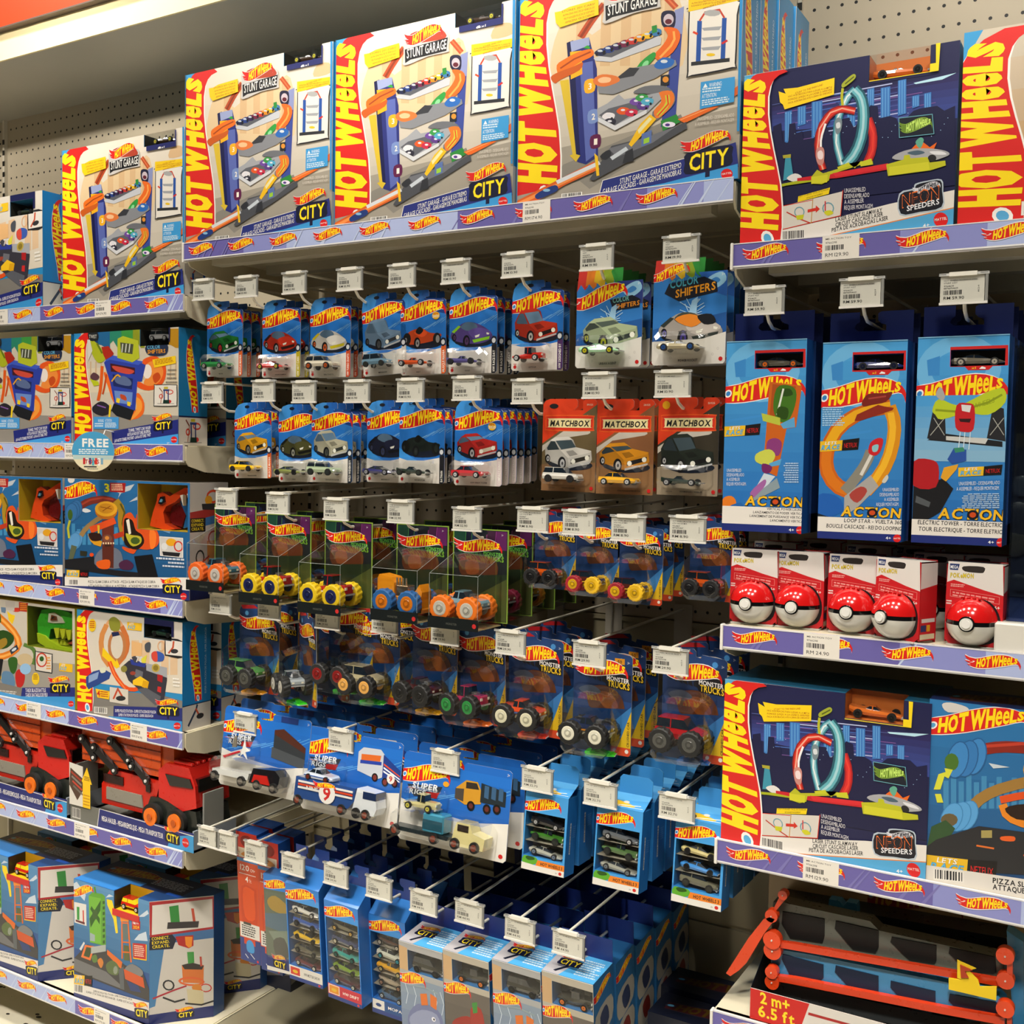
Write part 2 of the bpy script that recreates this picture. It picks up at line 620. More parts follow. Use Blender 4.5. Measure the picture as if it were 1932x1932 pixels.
        if kind in ('muscle', 'suv', 'rod', 'van'):
            hh = {'muscle': 5, 'suv': -3, 'rod': -9, 'van': -10}[kind]
            G([(2, 26 + hh / 2), (12, 12 + hh), (22, 6 + hh), (50, 4 + hh), (60, 10 + hh), (66, 20), (97, 26), (99, 42), (93, 50), (52, 58), (40, 56), (4, 44)], sh(col, .72))
            G([(12, 12 + hh), (22, 6 + hh), (50, 4 + hh), (58, 9 + hh), (20, 13 + hh)], sh(col, 1.15))
            G([(24, 12 + hh), (56, 10 + hh), (66, 20), (36, 25)], glass)
            G([(6, 24 + hh / 2), (14, 13 + hh), (22, 13 + hh), (32, 25), (8, 28 + hh / 2)], sh(glass, .45))
            G([(34, 26), (66, 20), (97, 26), (92, 34), (50, 40)], sh(col, 1.1))
            G([(50, 40), (96, 29), (99, 42), (93, 50), (52, 58)], sh(col, .9))
            G([(56, 43), (94, 34), (94, 41), (56, 51)], dark)
            for c in ((61, 46), (89, 39)): s.ell(*S(*c), w * .045, w * .045, lit, 12)
            G([(52, 55), (96, 45), (96, 48), (52, 59)], 'B8B8B8')
            G([(46, 28), (60, 25.5), (70, 33), (54, 37)], sh(col, .55))
        elif kind == 'sport':
            B([(0, 34), (14, 22), (34, 12), (58, 14), (82, 24), (99, 38), (96, 48), (70, 56), (34, 54), (4, 46)], sh(col, .75))
            B([(24, 22), (36, 12), (56, 14), (64, 24), (44, 30)], sh(glass, .6))
            B([(42, 31), (64, 24), (86, 28), (97, 38), (60, 46)], sh(col, 1.15))
            G([(52, 48), (94, 42), (92, 48), (56, 54)], dark)
            G([(58, 40), (70, 37), (68, 42), (60, 44)], lit); G([(86, 34), (93, 36), (91, 39), (86, 38)], lit)
            G([(2, 30), (18, 18), (24, 20), (8, 33)], dark)
        else:
            B([(4, 40), (20, 24), (50, 20), (70, 30), (98, 34), (92, 44), (60, 50), (20, 52)], sh(col, .8))
            B([(30, 28), (50, 22), (64, 30), (50, 38)], sh(col, 1.2))
            B([(34, 26), (44, 16), (54, 24), (44, 32)], dark)
            s.ell(*S(88, 44), w * .10, w * .13, dark, 14); s.ell(*S(90, 44), w * .05, w * .08, wheel, 12)
            s.ell(*S(12, 40), w * .10, w * .13, dark, 14)
        for cx_, cy_, r in ((38, 50, 11), (8, 42, 7)):
            s.ell(*S(cx_, cy_), w * r * .0075, w * r / 90, '0C0C10', 16)
            s.ell(*S(cx_ + 1, cy_), w * r * .0045, w * r / 140, wheel, 12)
            s.ell(*S(cx_ + 1, cy_), w * r * .0018, w * r / 340, '303038', 8)
# ------------------------------------------------------------------ prints for the cartons
def vlogo(A, x0b, x1b, yb, x0t, x1t, yt, **k):
    """banner running up a carton's left edge: bottom between x0b..x1b at yb, top at yt"""
    ux = ((x0t + x1t - x0b - x1b) / 2, yt - yb)
    A.logo((x1b, yb), ux, (-(x1b - x0b) * 1.02, 0), vert=True, **k)


def minirack(A, x, y, w, h, c='2050A0'):
    S = lambda a, b: (x + w * a, y + h * b)
    A.poly([S(.12, .2), S(.24, .2), S(.24, .95), S(.12, .95)], c)
    A.poly([S(.76, .15), S(.88, .15), S(.88, .9), S(.76, .9)], c)
    A.line([S(.18, .2), S(.32, .04), S(.68, .0), S(.82, .15)], w * .05, 'C03A20')
    A.ell(*S(.5, .06), w * .22, h * .06, 'A8A8A8', 10)
    for k in (.3, .48, .66): A.poly([S(.24, k + .03), S(.76, k), S(.7, k + .07), S(.3, k + .08)], 'A0A2A6')
    A.poly([S(.0, .95), S(1, .88), S(1, .95), S(.0, 1.02)], '2A2C30')
    A.ell(*S(.5, .82), w * .12, h * .03, 'E8C020', 8)
    A.line([S(.02, .4), S(.14, .44)], w * .06, 'D8401C'); A.line([S(.78, .62), S(.92, .56)], w * .06, 'C82828')


def art_stunt():
    A = Art([(60, 275), (1603, -105), (1627, 1690), (62, 1872)], hole=None)
    A.hole = (0.684, -.01, 0.93, 0.075)
    P, R, L, E, B = A.poly, A.rect, A.line, A.ell, A.blob
    A.grad([(60, 275), (1603, -105), (1627, 1690), (62, 1872)], 'E6DCCC', 'B8AFA0', 10)
    B([(300, 600), (420, 380), (560, 560), (820, 300), (1000, 300), (1150, 260), (1200, 800), (600, 1000), (300, 900)], 'E0C49A')
    for x in (450, 620, 760, 900, 1060): R(x, 330 - (x - 450) * .1, x + 70, 800, 'D6B286')
    P([(60, 1500), (1620, 1120), (1627, 1690), (62, 1872)], 'A29A8C')
    P([(380, 1560), (1200, 1180), (1250, 1300), (560, 1760), (250, 1830)], '8A857C')
    B([(1400, 240), (1430, 130), (1560, 100), (1590, 190)], 'D8B488')
    P([(60, 275), (170, 245), (60, 520)], '3898D0')
    vlogo(A, 55, 360, 1850, 60, 260, 205)
    P([(62, 1800), (62, 1880), (700, 1870), (500, 1690)], 'A29A8C')
    # frame arch
    L([(480, 580), (560, 440), (640, 330)], 52, 'B84A22'); L([(480, 580), (560, 440), (640, 330)], 18, '8A3416')
    L([(1050, 260), (1140, 360)], 46, 'B84A22'); L([(1050, 260), (1140, 360)], 14, 'D87040')
    # right column
    P([(1120, 400), (1195, 350), (1165, 1180), (1060, 1280), (1110, 800)], '3A4A98')
    P([(1130, 380), (1195, 350), (1190, 560), (1130, 560)], '8A92C0')
    B([(1040, 400), (1090, 380), (1135, 400), (1135, 500), (1090, 520), (1045, 490)], '1A1A38')
    E(1090, 450, 36, 44, 'C8B8C0'); E(1090, 465, 24, 20, '601828')
    # left column
    P([(385, 620), (540, 580), (600, 820), (625, 1500), (540, 1560), (480, 1540), (440, 1000)], '262E78')
    P([(480, 780), (570, 760), (610, 1480), (540, 1540)], '5A68B0')
    P([(385, 620), (430, 600), (500, 1500), (470, 1530)], '10144A')
    P([(410, 610), (540, 578), (545, 640), (420, 690)], '9AA4CC'); P([(500, 660), (530, 640), (550, 655), (545, 668)], '30A030')
    for x, y, t, c in ((555, 955, '3', 'F0B020'), (585, 1190, '2', '7890C8'), (605, 1385, '1', '601848')):
        B([(x - 36, y - 40), (x + 30, y - 55), (x + 32, y + 35), (x - 32, y + 50)], c)
        A.text(t, (x - 12, y + 24), (x + 12, y + 20), 46, 'F8F0E0', .04)
    P([(345, 910), (405, 900), (470, 1480), (500, 1490), (470, 1540), (425, 1490), (445, 1480)], 'D8B830')
    P([(410, 690), (490, 680), (500, 860), (420, 900)], 'F0B018')
    B([(320, 790), (380, 740), (470, 690), (560, 670), (570, 720), (480, 770), (400, 830), (340, 870)], 'E87018')
    B([(280, 880), (340, 840), (440, 800), (500, 770), (480, 830), (350, 900), (310, 930)], 'C85A18')
    L([(345, 815), (440, 745), (555, 690)], 12, 'A04010')
    # decks
    P([(575, 740), (1010, 560), (1045, 590), (1040, 640), (700, 770), (590, 760)], 'C4C6CC')
    P([(590, 720), (620, 690), (1000, 530), (1050, 560), (700, 735)], '5A5C64')
    for i, c in enumerate(('182048', '203A80', '302050', '701840', 'C03028', 'E08818', 'E8B820', '3878B0')):
        x = 620 + i * 54; y = 700 - i * 21
        B([(x - 42, y), (x, y - 34), (x + 44, y - 26), (x + 40, y + 10), (x, y + 22)], c)
        E(x, y - 16, 20, 9, 'C8D0D8', 8); E(x - 24, y + 10, 9, 11, '0A0A10', 8); E(x + 26, y + 2, 9, 11, '0A0A10', 8)
    B([(1060, 510), (1150, 520), (1178, 590), (1130, 700), (1040, 760), (1000, 720), (1060, 640), (1090, 570)], 'E86A20')
    L([(1130, 540), (1140, 620), (1040, 740)], 16, 'F8A850')
    P([(975, 500), (1010, 490), (1015, 545), (980, 555)], '288838')
    B([(860, 870), (900, 780), (990, 700), (1010, 730), (960, 800), (900, 870)], '2E9A40'); E(940, 790, 18, 32, '8AD898', 10, .6)
    P([(740, 900), (840, 820), (1150, 760), (1160, 800), (1010, 900), (720, 1020), (620, 1010), (600, 940)], '86888E')
    P([(745, 890), (830, 815), (900, 820), (860, 880), (760, 900)], '34363C')
    B([(1000, 800), (1060, 740), (1140, 760), (1120, 810), (1040, 830)], '2868B8'); E(1070, 770, 26, 14, 'D0D8E0', 8)
    B([(580, 900), (640, 865), (740, 880), (760, 920), (660, 960), (590, 940)], 'E07838'); B([(610, 905), (650, 885), (700, 895), (690, 925), (630, 930)], 'F4C090')
    P([(1050, 880), (1110, 870), (1110, 950), (1050, 960)], '20242C'); E(1085, 910, 22, 24, 'E09030', 10)
    B([(860, 1010), (940, 960), (1080, 960), (1150, 1020), (1150, 1100), (1080, 1180), (1020, 1230), (1000, 1160), (1080, 1060), (980, 1020)], '6C6E74')
    B([(1040, 1010), (1130, 1000), (1150, 1080), (1090, 1170), (1030, 1210), (1010, 1150), (1060, 1080)], 'E87828')
    L([(1100, 1030), (1110, 1100), (1040, 1190)], 30, 'C8C838'); L([(1100, 1030), (1110, 1100), (1040, 1190)], 10, 'E03818')
    P([(610, 1130), (680, 1090), (760, 1020), (800, 1060), (1040, 1010), (1060, 1060), (960, 1170), (740, 1300), (620, 1230)], 'A2A4AA')
    P([(625, 1180), (690, 1130), (1000, 1040), (960, 1110), (740, 1260)], '5E6068')
    for x, y, c in ((690, 1190, 'E8E4E8'), (700, 1235, '282838'), (790, 1150, 'E05820'), (850, 1165, 'C82848'), (880, 1080, '7048A0'), (930, 1115, '5A3888'), (920, 1050, '389848'), (960, 1080, '50A8C8')):
        B([(x - 44, y), (x - 10, y - 30), (x + 44, y - 18), (x + 34, y + 22), (x - 16, y + 26)], c); E(x + 2, y - 8, 16, 9, 'E0E0E8', 8)
        E(x + 26, y + 16, 9, 10, '101018', 8)
    P([(620, 1230), (740, 1300), (960, 1170), (960, 1140), (740, 1262), (620, 1196)], 'D4D6DA')
    P([(1060, 1230), (1170, 1180), (1200, 1240), (1080, 1310)], '2A8838'); E(1120, 1260, 46, 22, 'E8E0F0', 12); E(1110, 1262, 18, 12, '503088', 8)
    P([(1180, 1220), (1400, 1120), (1470, 1125), (1230, 1250)], 'E86A20'); L([(1200, 1225), (1420, 1125)], 6, 'F8A868')
    P([(1480, 1110), (1600, 1030), (1603, 960), (1440, 1090)], 'D06028')
    # base and ramp
    P([(570, 1680), (720, 1420), (1060, 1330), (1240, 1240), (1250, 1290), (1000, 1450), (600, 1690)], '4A4C52')
    P([(700, 1440), (900, 1380), (1180, 1270), (1010, 1400), (760, 1510)], '6E7078')
    B([(640, 1500), (700, 1450), (720, 1490), (680, 1530)], '2A2C32')
    P([(840, 1410), (920, 1250), (985, 1180), (1030, 1215), (860, 1430)], 'F0BC18'); P([(900, 1300), (980, 1200), (1000, 1215), (910, 1330)], 'E8E0A8')
    P([(930, 1330), (1000, 1300), (1000, 1400), (930, 1430)], '5870A8'); P([(945, 1370), (985, 1355), (985, 1395), (945, 1410)], '98C838')
    L([(720, 1520), (830, 1440)], 30, 'C8D0D8')
    P([(62, 1840), (600, 1540), (640, 1600), (400, 1720), (62, 1872 + 60)], 'D86020')
    L([(62, 1870), (610, 1580)], 26, 'F09048'); L([(340, 1700), (640, 1550)], 30, 'D8DCE0')
    B([(190, 1800), (240, 1760), (330, 1720), (350, 1760), (280, 1800), (210, 1830)], '203878'); E(270, 1760, 26, 12, '88B8D8', 10)
    P([(600, 1475), (625, 1500), (640, 1650), (620, 1655)], 'F0C020')
    P([(820, 1470), (870, 1440), (880, 1540), (800, 1560)], '2C2E34')
    # title
    B([(640, 300), (640, 250), (720, 200), (800, 160), (900, 135), (960, 180), (1020, 190), (1030, 330), (1020, 360), (850, 400), (650, 480), (640, 400)], 'C8C4C0')
    B([(660, 290), (700, 210), (820, 170), (920, 150), (980, 180), (1000, 240), (820, 280)], 'B04028')
    A.logo((690, 310), (280, -70), (0, -130), flame=True, small=True)
    P([(650, 345), (1020, 235), (1010, 350), (700, 430), (655, 460)], '141418')
    A.text('STUNT GARAGE', (668, 420), (1008, 330), 80, 'F4F0EA', .02)
    # yellow notes
    P([(300, 390), (345, 380), (400, 350), (600, 290), (605, 410), (340, 505), (310, 470)], 'F0C814')
    for i, t in enumerate(('STORES 20+ CARS!', 'ALMACENA MAS DE 20 VEHICULOS!', 'PEUT RANGER PLUS DE 20 VOITURES!', 'ARMAZENA +DE 20 CARROS!')):
        A.text(t, (350 + 8 * i, 395 + 27 * i), (575, 335 + 26 * i), 15, 'A03010')
    B([(1232, 400), (1240, 380), (1570, 300), (1578, 420), (1578, 800), (1560, 830), (1260, 890), (1236, 860)], '181820')
    B([(1240, 400), (1248, 388), (1562, 312), (1568, 420), (1568, 790), (1552, 820), (1268, 878), (1246, 850)], 'E6E0D6')
    minirack(A, 1262, 380, 270, 420)
    P([(1228, 295), (1585, 235), (1583, 310), (1230, 395)], 'F0C814')
    for i, t in enumerate(('STORE AND GO!', 'ALMACENA INSTANTANEAMENTE Y LANZATE!', 'RANGE ET EMPORTE-LE INSTANTANEMENT!', 'ARMAZENE E ACELERE!')):
        A.text(t, (1250 + (80 if i in (0, 3) else 0), 318 + 20 * i), (1570 - (80 if i in (0, 3) else 0), 268 + 18 * i), 13, 'A03010')
    P([(1335, 935), (1575, 895), (1575, 1090), (1335, 1145)], '3C98D4')
    A.text('WARNING:', (1395, 975), (1485, 960), 32, 'E8F0F4'); P([(1352, 980), (1368, 945), (1385, 975)], 'E8F0F4')
    A.lines(1348, 985, 140, 40, 2, 'D8E8F0', .1, -.12)
    A.text('ATTENTION:', (1348, 1062), (1450, 1045), 32, 'E8F0F4'); A.lines(1348, 1075, 200, 50, 3, 'D8E8F0', .1, -.15)
    A.text('UNASSEMBLED - DESENSAMBLADO', (1318, 1235), (1580, 1205), 28, 'D8D0C4'); A.text('A ASSEMBLER - REQUER MONTAGEM', (1305, 1275), (1580, 1240), 26, 'D8D0C4')
    # footer
    P([(660, 1690), (1270, 1520), (1600, 1405), (1627, 1600), (640, 1830)], '26307A')
    P([(640, 1812), (1100, 1720), (1620, 1575), (1630, 1760), (640, 1840)], '3C98D4')
    A.line([(640, 1815), (665, 1690), (1270, 1518)], 5, 'E8E4DC')
    A.text('STUNT GARAGE - GARAJE EXTREMO', (788, 1720), (1218, 1598), 42, 'E8E4DC', .02)
    A.text('GARAGE CASCADES - GARAGEM DE MANOBRAS', (668, 1800), (1220, 1650), 42, 'E8E4DC', .02)
    A.city(1250, 1470, 320, -.20, True, 190)
    A.mattel(1545, 1655, 42, -.15); A.text('4+', (1440, 1718), (1485, 1708), 26, 'F0F0F0', .02)
    A.bars(385, 1790, 130, 50, -.1, 16)
    # navy window frame
    P([(1112, 15), (1118, 195), (1500, 110), (1500, -60)], '1E2462')
    A.text('x1', (1310, 148), (1350, 138), 20, 'E8E4DC', .02)
    A.poly([(1265, 150), (1280, 135), (1298, 130), (1306, 142), (1304, 150), (1270, 158)], 'E8E4DC')
    L([(60, 275), (62, 1872)], 8, '2C88C4')
    L([(1600, -100), (1625, 1320)], 40, '2C88C4')
    return A


def art_neon():
    A = Art([(65, 340), (1890, 62), (1838, 1590), (30, 1745)])
    A.hole = (0.603, -.01, 0.876, 0.145)
    P, R, L, E, B = A.poly, A.rect, A.line, A.ell, A.blob
    P([(0, 300), (1932, 20), (1900, 1700), (0, 1800)], '1A1C48')
    A.grad([(300, 600), (1880, 330), (1870, 700), (300, 800)], '241C50', '3A4C98', 6)
    for i in range(26):
        y = 330 + (i * 37) % 400; x = 300 + (i * 211) % 900
        L([(x, y + 300 - x * .17), (x + 500, y + 300 - (x + 500) * .17)], 3 + i % 4 * 2, ('6A78C0', '8A60A8', '4A70C0', 'B8C0E8')[i % 4])
    P([(1500, 410), (1860, 330), (1740, 385), (1520, 420)], 'B8E0F0')
    # skyline
    for x, y0, y1, w in ((410, 640, 900, 60), (520, 600, 760, 70), (640, 560, 860, 90), (940, 640, 780, 70), (1110, 460, 700, 60), (1225, 450, 740, 80), (1370, 390, 680, 70), (1490, 520, 620, 60), (1590, 500, 640, 60)):
        P([(x, y0), (x + w, y0 - 14), (x + w, y1 - 20), (x, y1)], '3C78C0')
        for k in (.2, .5, .8): L([(x + w * k, y0), (x + w * k, y1 - 20)], 5, '70B0E0')
    P([(310, 760), (380, 730), (390, 880), (440, 900), (450, 740), (500, 730), (510, 820), (560, 800), (570, 870), (660, 860), (690, 780), (760, 740), (800, 840), (900, 700), (960, 690), (1000, 780), (1140, 590), (1200, 600), (1210, 700), (1300, 680), (1360, 700), (1380, 760), (1500, 640), (1560, 620), (1700, 600), (1760, 640), (1850, 600), (1850, 1250), (310, 1420)], '141640')
    for i in range(40): E(420 + (i * 137) % 1400, 650 + (i * 71) % 220, 4, 4, 'A8C8E8', 5)
    P([(65, 340), (200, 320), (50, 560)], '58ACD8')
    vlogo(A, 30, 385, 1740, 65, 290, 285, eye='58ACD8')
    # yellow note
    P([(358, 470), (420, 490), (400, 450), (520, 440), (835, 362), (830, 500), (410, 620), (395, 580), (370, 560)], 'F8D018')
    for i, t in enumerate(('STUNT TO THE FINISH LINE!', 'HAZ ACROBACIAS PARA LLEGAR A LA META!', 'FONCEZ JUSQU A LA LIGNE D ARRIVEE!', 'FACA ACROBACIAS ATE A LINHA DE CHEGADA!')):
        A.text(t, (440 + (60 if i == 0 else 0), 495 + 27 * i), (815 - (80 if i == 0 else 0), 425 + 20 * i), 15, 'A83808', .01)
    # red loop behind and teal loop
    def loop(pts, w, c0, c1, c2):
        L(pts, w, c0); L(pts, w * .62, c1); L(pts, w * .2, c2)
    loop([(1120, 700), (1165, 820), (1160, 960), (1110, 1070)], 70, 'A81818', 'D82828', 'E84030')
    loop([(900, 1080), (850, 900), (860, 700), (940, 520), (1010, 460)], 62, '2A7C90', '88C0CC', 'E8F0F0')
    loop([(1000, 460), (1060, 520), (1085, 640), (1075, 820), (1020, 980), (930, 1080)], 100, '205868', '64B0BC', 'A8D4DC')
    loop([(740, 1120), (690, 960), (710, 780), (800, 650), (900, 615), (1010, 640)], 62, '981410', 'D83020', 'F0A890')
    L([(720, 940), (720, 860), (760, 740)], 18, 'F4F0F0')
    B([(680, 960), (720, 930), (750, 960), (745, 1060), (715, 1085), (685, 1050)], 'C88880'); B([(692, 980), (720, 960), (740, 985), (735, 1030), (700, 1030)], 'F0D8D8')
    B([(840, 720), (870, 690), (900, 720), (890, 800), (860, 830), (842, 800)], '788890'); B([(850, 740), (880, 730), (885, 770), (855, 780)], 'D8DCE0')
    # top sign
    L([(905, 590), (895, 520), (905, 450)], 22, 'B8B828'); B([(895, 420), (930, 380), (990, 335), (1015, 345), (1005, 375), (950, 420), (905, 445)], 'A0A830')
    L([(925, 415), (1000, 355)], 10, '505818')
    # tower left
    P([(420, 1000), (460, 1000), (490, 1190), (400, 1210)], '3A90A8'); P([(395, 1000), (465, 990), (465, 1020), (400, 1025)], 'A8A030'); B([(430, 1190), (500, 1150), (560, 1180), (500, 1220)], 'E0DCD8')
    # track
    P([(370, 1240), (500, 1215), (640, 1190), (640, 1220), (430, 1250), (375, 1262)], 'A8B018')
    P([(520, 1190), (800, 1150), (1290, 1075), (1300, 1120), (860, 1190), (520, 1215)], 'C81C28')
    P([(640, 1180), (690, 1120), (740, 1150), (880, 1110), (960, 1070), (1010, 1110), (1060, 1050), (1165, 1080), (1160, 1050), (1100, 1070), (800, 1160), (790, 1210), (730, 1240), (640, 1235)], 'B8B820')
    P([(640, 1180), (780, 1160), (775, 1225), (640, 1238)], 'D0CC28')
    P([(860, 1100), (960, 1060), (970, 1090), (870, 1120)], 'C8C828'); P([(1050, 1060), (1150, 1030), (1160, 1080), (1060, 1095)], 'C8C828')
    P([(820, 1150), (1290, 1070), (1300, 1105), (850, 1180)], 'D82830')
    # silver car and board
    P([(1480, 960), (1560, 880), (1640, 940), (1700, 900), (1660, 990)], 'E86818'); B([(1520, 900), (1560, 860), (1590, 880), (1560, 950)], '60A890')
    B([(1350, 1000), (1480, 955), (1640, 950), (1770, 970), (1805, 1000), (1740, 1030), (1640, 1050), (1350, 1040)], 'A8A8AC')
    B([(1450, 985), (1540, 965), (1600, 985), (1520, 1005)], '4A6070'); E(1660, 1030, 36, 30, '202024', 12); B([(1640, 975), (1740, 975), (1780, 1000), (1680, 1000)], 'E0E0E4')
    P([(1275, 1080), (1420, 1040), (1425, 1005), (1470, 1000), (1480, 1030), (1620, 1020), (1640, 1065), (1770, 1050), (1775, 1090), (1645, 1130), (1290, 1175)], 'BEBE20')
    P([(1300, 1100), (1630, 1060), (1640, 1125), (1300, 1170)], 'D2CE2C')
    P([(1380, 700), (1660, 670), (1675, 830), (1385, 860)], '101828'); L([(1380, 700), (1660, 670), (1675, 830), (1385, 860)], 6, '68A8B8', True)
    A.logo((1420, 820), (240, -20), (0, -105), flame=True, small=True, red='688828', yel='C8E870', white='90B840')
    # inset
    P([(400, 1420), (905, 1300), (890, 1500), (370, 1620)], 'D8D0C6')
    L([(370, 1620), (890, 1500), (910, 1290)], 7, 'C83018'); L([(400, 1420), (650, 1370)], 6, 'C83018'); L([(655, 1360), (640, 1565)], 6, 'C83018'); L([(655, 1360), (640, 1565)], 4, 'B8A018')
    P([(530, 1340), (800, 1268), (790, 1320), (525, 1388)], 'F0D010')
    A.text('EASY STORAGE - FACIL DE GUARDAR', (540, 1350), (790, 1288), 14, '503010'); A.text('SE RANGE FACILEMENT', (600, 1362), (740, 1325), 14, '503010')
    L([(430, 1470), (550, 1530), (630, 1560)], 10, 'C03828'); E(540, 1470, 40, 40, '6098A8', 12, 0, 8); P([(510, 1500), (580, 1490), (570, 1530), (520, 1535)], 'C8C820')
    P([(610, 1450), (680, 1435), (680, 1415), (715, 1445), (680, 1475), (680, 1460), (610, 1475)], 'D03020')
    E(785, 1440, 46, 46, '6098A8', 12, 0, 9); L([(760, 1380), (760, 1460)], 10, 'C82830'); B([(750, 1470), (800, 1455), (830, 1480), (780, 1500)], 'D0CC28')
    for i, t in enumerate(('UNASSEMBLED', 'DESENSAMBLADO', 'A ASSEMBLER', 'REQUER MONTAGEM.')):
        w = (180, 212, 165, 245)[i]
        A.text(t, (922, 1312 + 47 * i), (922 + w, 1300 + 46 * i), 36, 'E0DCE0')
    # white foot and logo
    P([(0, 1760), (370, 1625), (890, 1508), (1300, 1405), (1850, 1290), (1840, 1700), (0, 1800)], 'E6E0D8')
    vlogo(A, 30, 385, 1740, 65, 290, 285, eye='58ACD8')
    P([(640, 1700), (1300, 1560), (1845, 1440), (1840, 1700)], '50A4D4'); L([(640, 1700), (1300, 1558), (1845, 1436)], 8, 'E08030')
    for i, (t, a, b) in enumerate((('LASER STUNT SLAMWAY', 848, 1242), ('CIRCUIT CASCADE LASER', 848, 1250), ('PISTA DE ACROBACIAS LASER', 816, 1292))):
        A.text(t, (a, 1550 + 44 * i), (b, 1470 + 32 * i), 34, '18181C', .03)
    A.bars(400, 1625, 180, 80, -.06, 20)
    B([(1385, 1320), (1500, 1280), (1520, 1240), (1620, 1215), (1740, 1205), (1755, 1300), (1750, 1440), (1560, 1480), (1390, 1495)], 'B8C4D0')
    B([(1395, 1330), (1510, 1290), (1530, 1250), (1620, 1225), (1730, 1215), (1745, 1300), (1740, 1430), (1560, 1470), (1400, 1485)], '141420')
    A.logo((1530, 1320), (200, -40), (0, -66), flame=True, small=True, red='D8D8E0', yel='141420', white='D8D8E0')
    A.text('NEON', (1410, 1440), (1720, 1360), 110, 'E87028', .03); A.text('NEON', (1414, 1434), (1716, 1356), 96, '141420', -.0)
    A.text('SPEEDERS', (1450, 1465), (1722, 1405), 44, 'F0F0F4', .03)
    A.mattel(1735, 1535, 60, -.14); A.text('4+', (1585, 1600), (1640, 1590), 30, 'F0F0F0', .02)
    # yellow window frame (outer), cut out by the opening itself
    P([(1135, 170), (1160, 166), (1160, 350), (1690, 272), (1690, 86), (1728, 80), (1712, 312), (1128, 400)], 'F4D418')
    A.poly([(1140, 335), (1165, 330), (1700, 250), (1712, 315), (1130, 400)], 'F4D418')
    A.poly([(1340, 340), (1370, 325), (1410, 322), (1440, 335), (1435, 345), (1345, 357)], '1A1A20'); A.text('x1', (1455, 342), (1490, 336), 26, '1A1A20', .03)
    L([(0, 350), (1932, 50)], 6, 'C8C8D0')
    return A


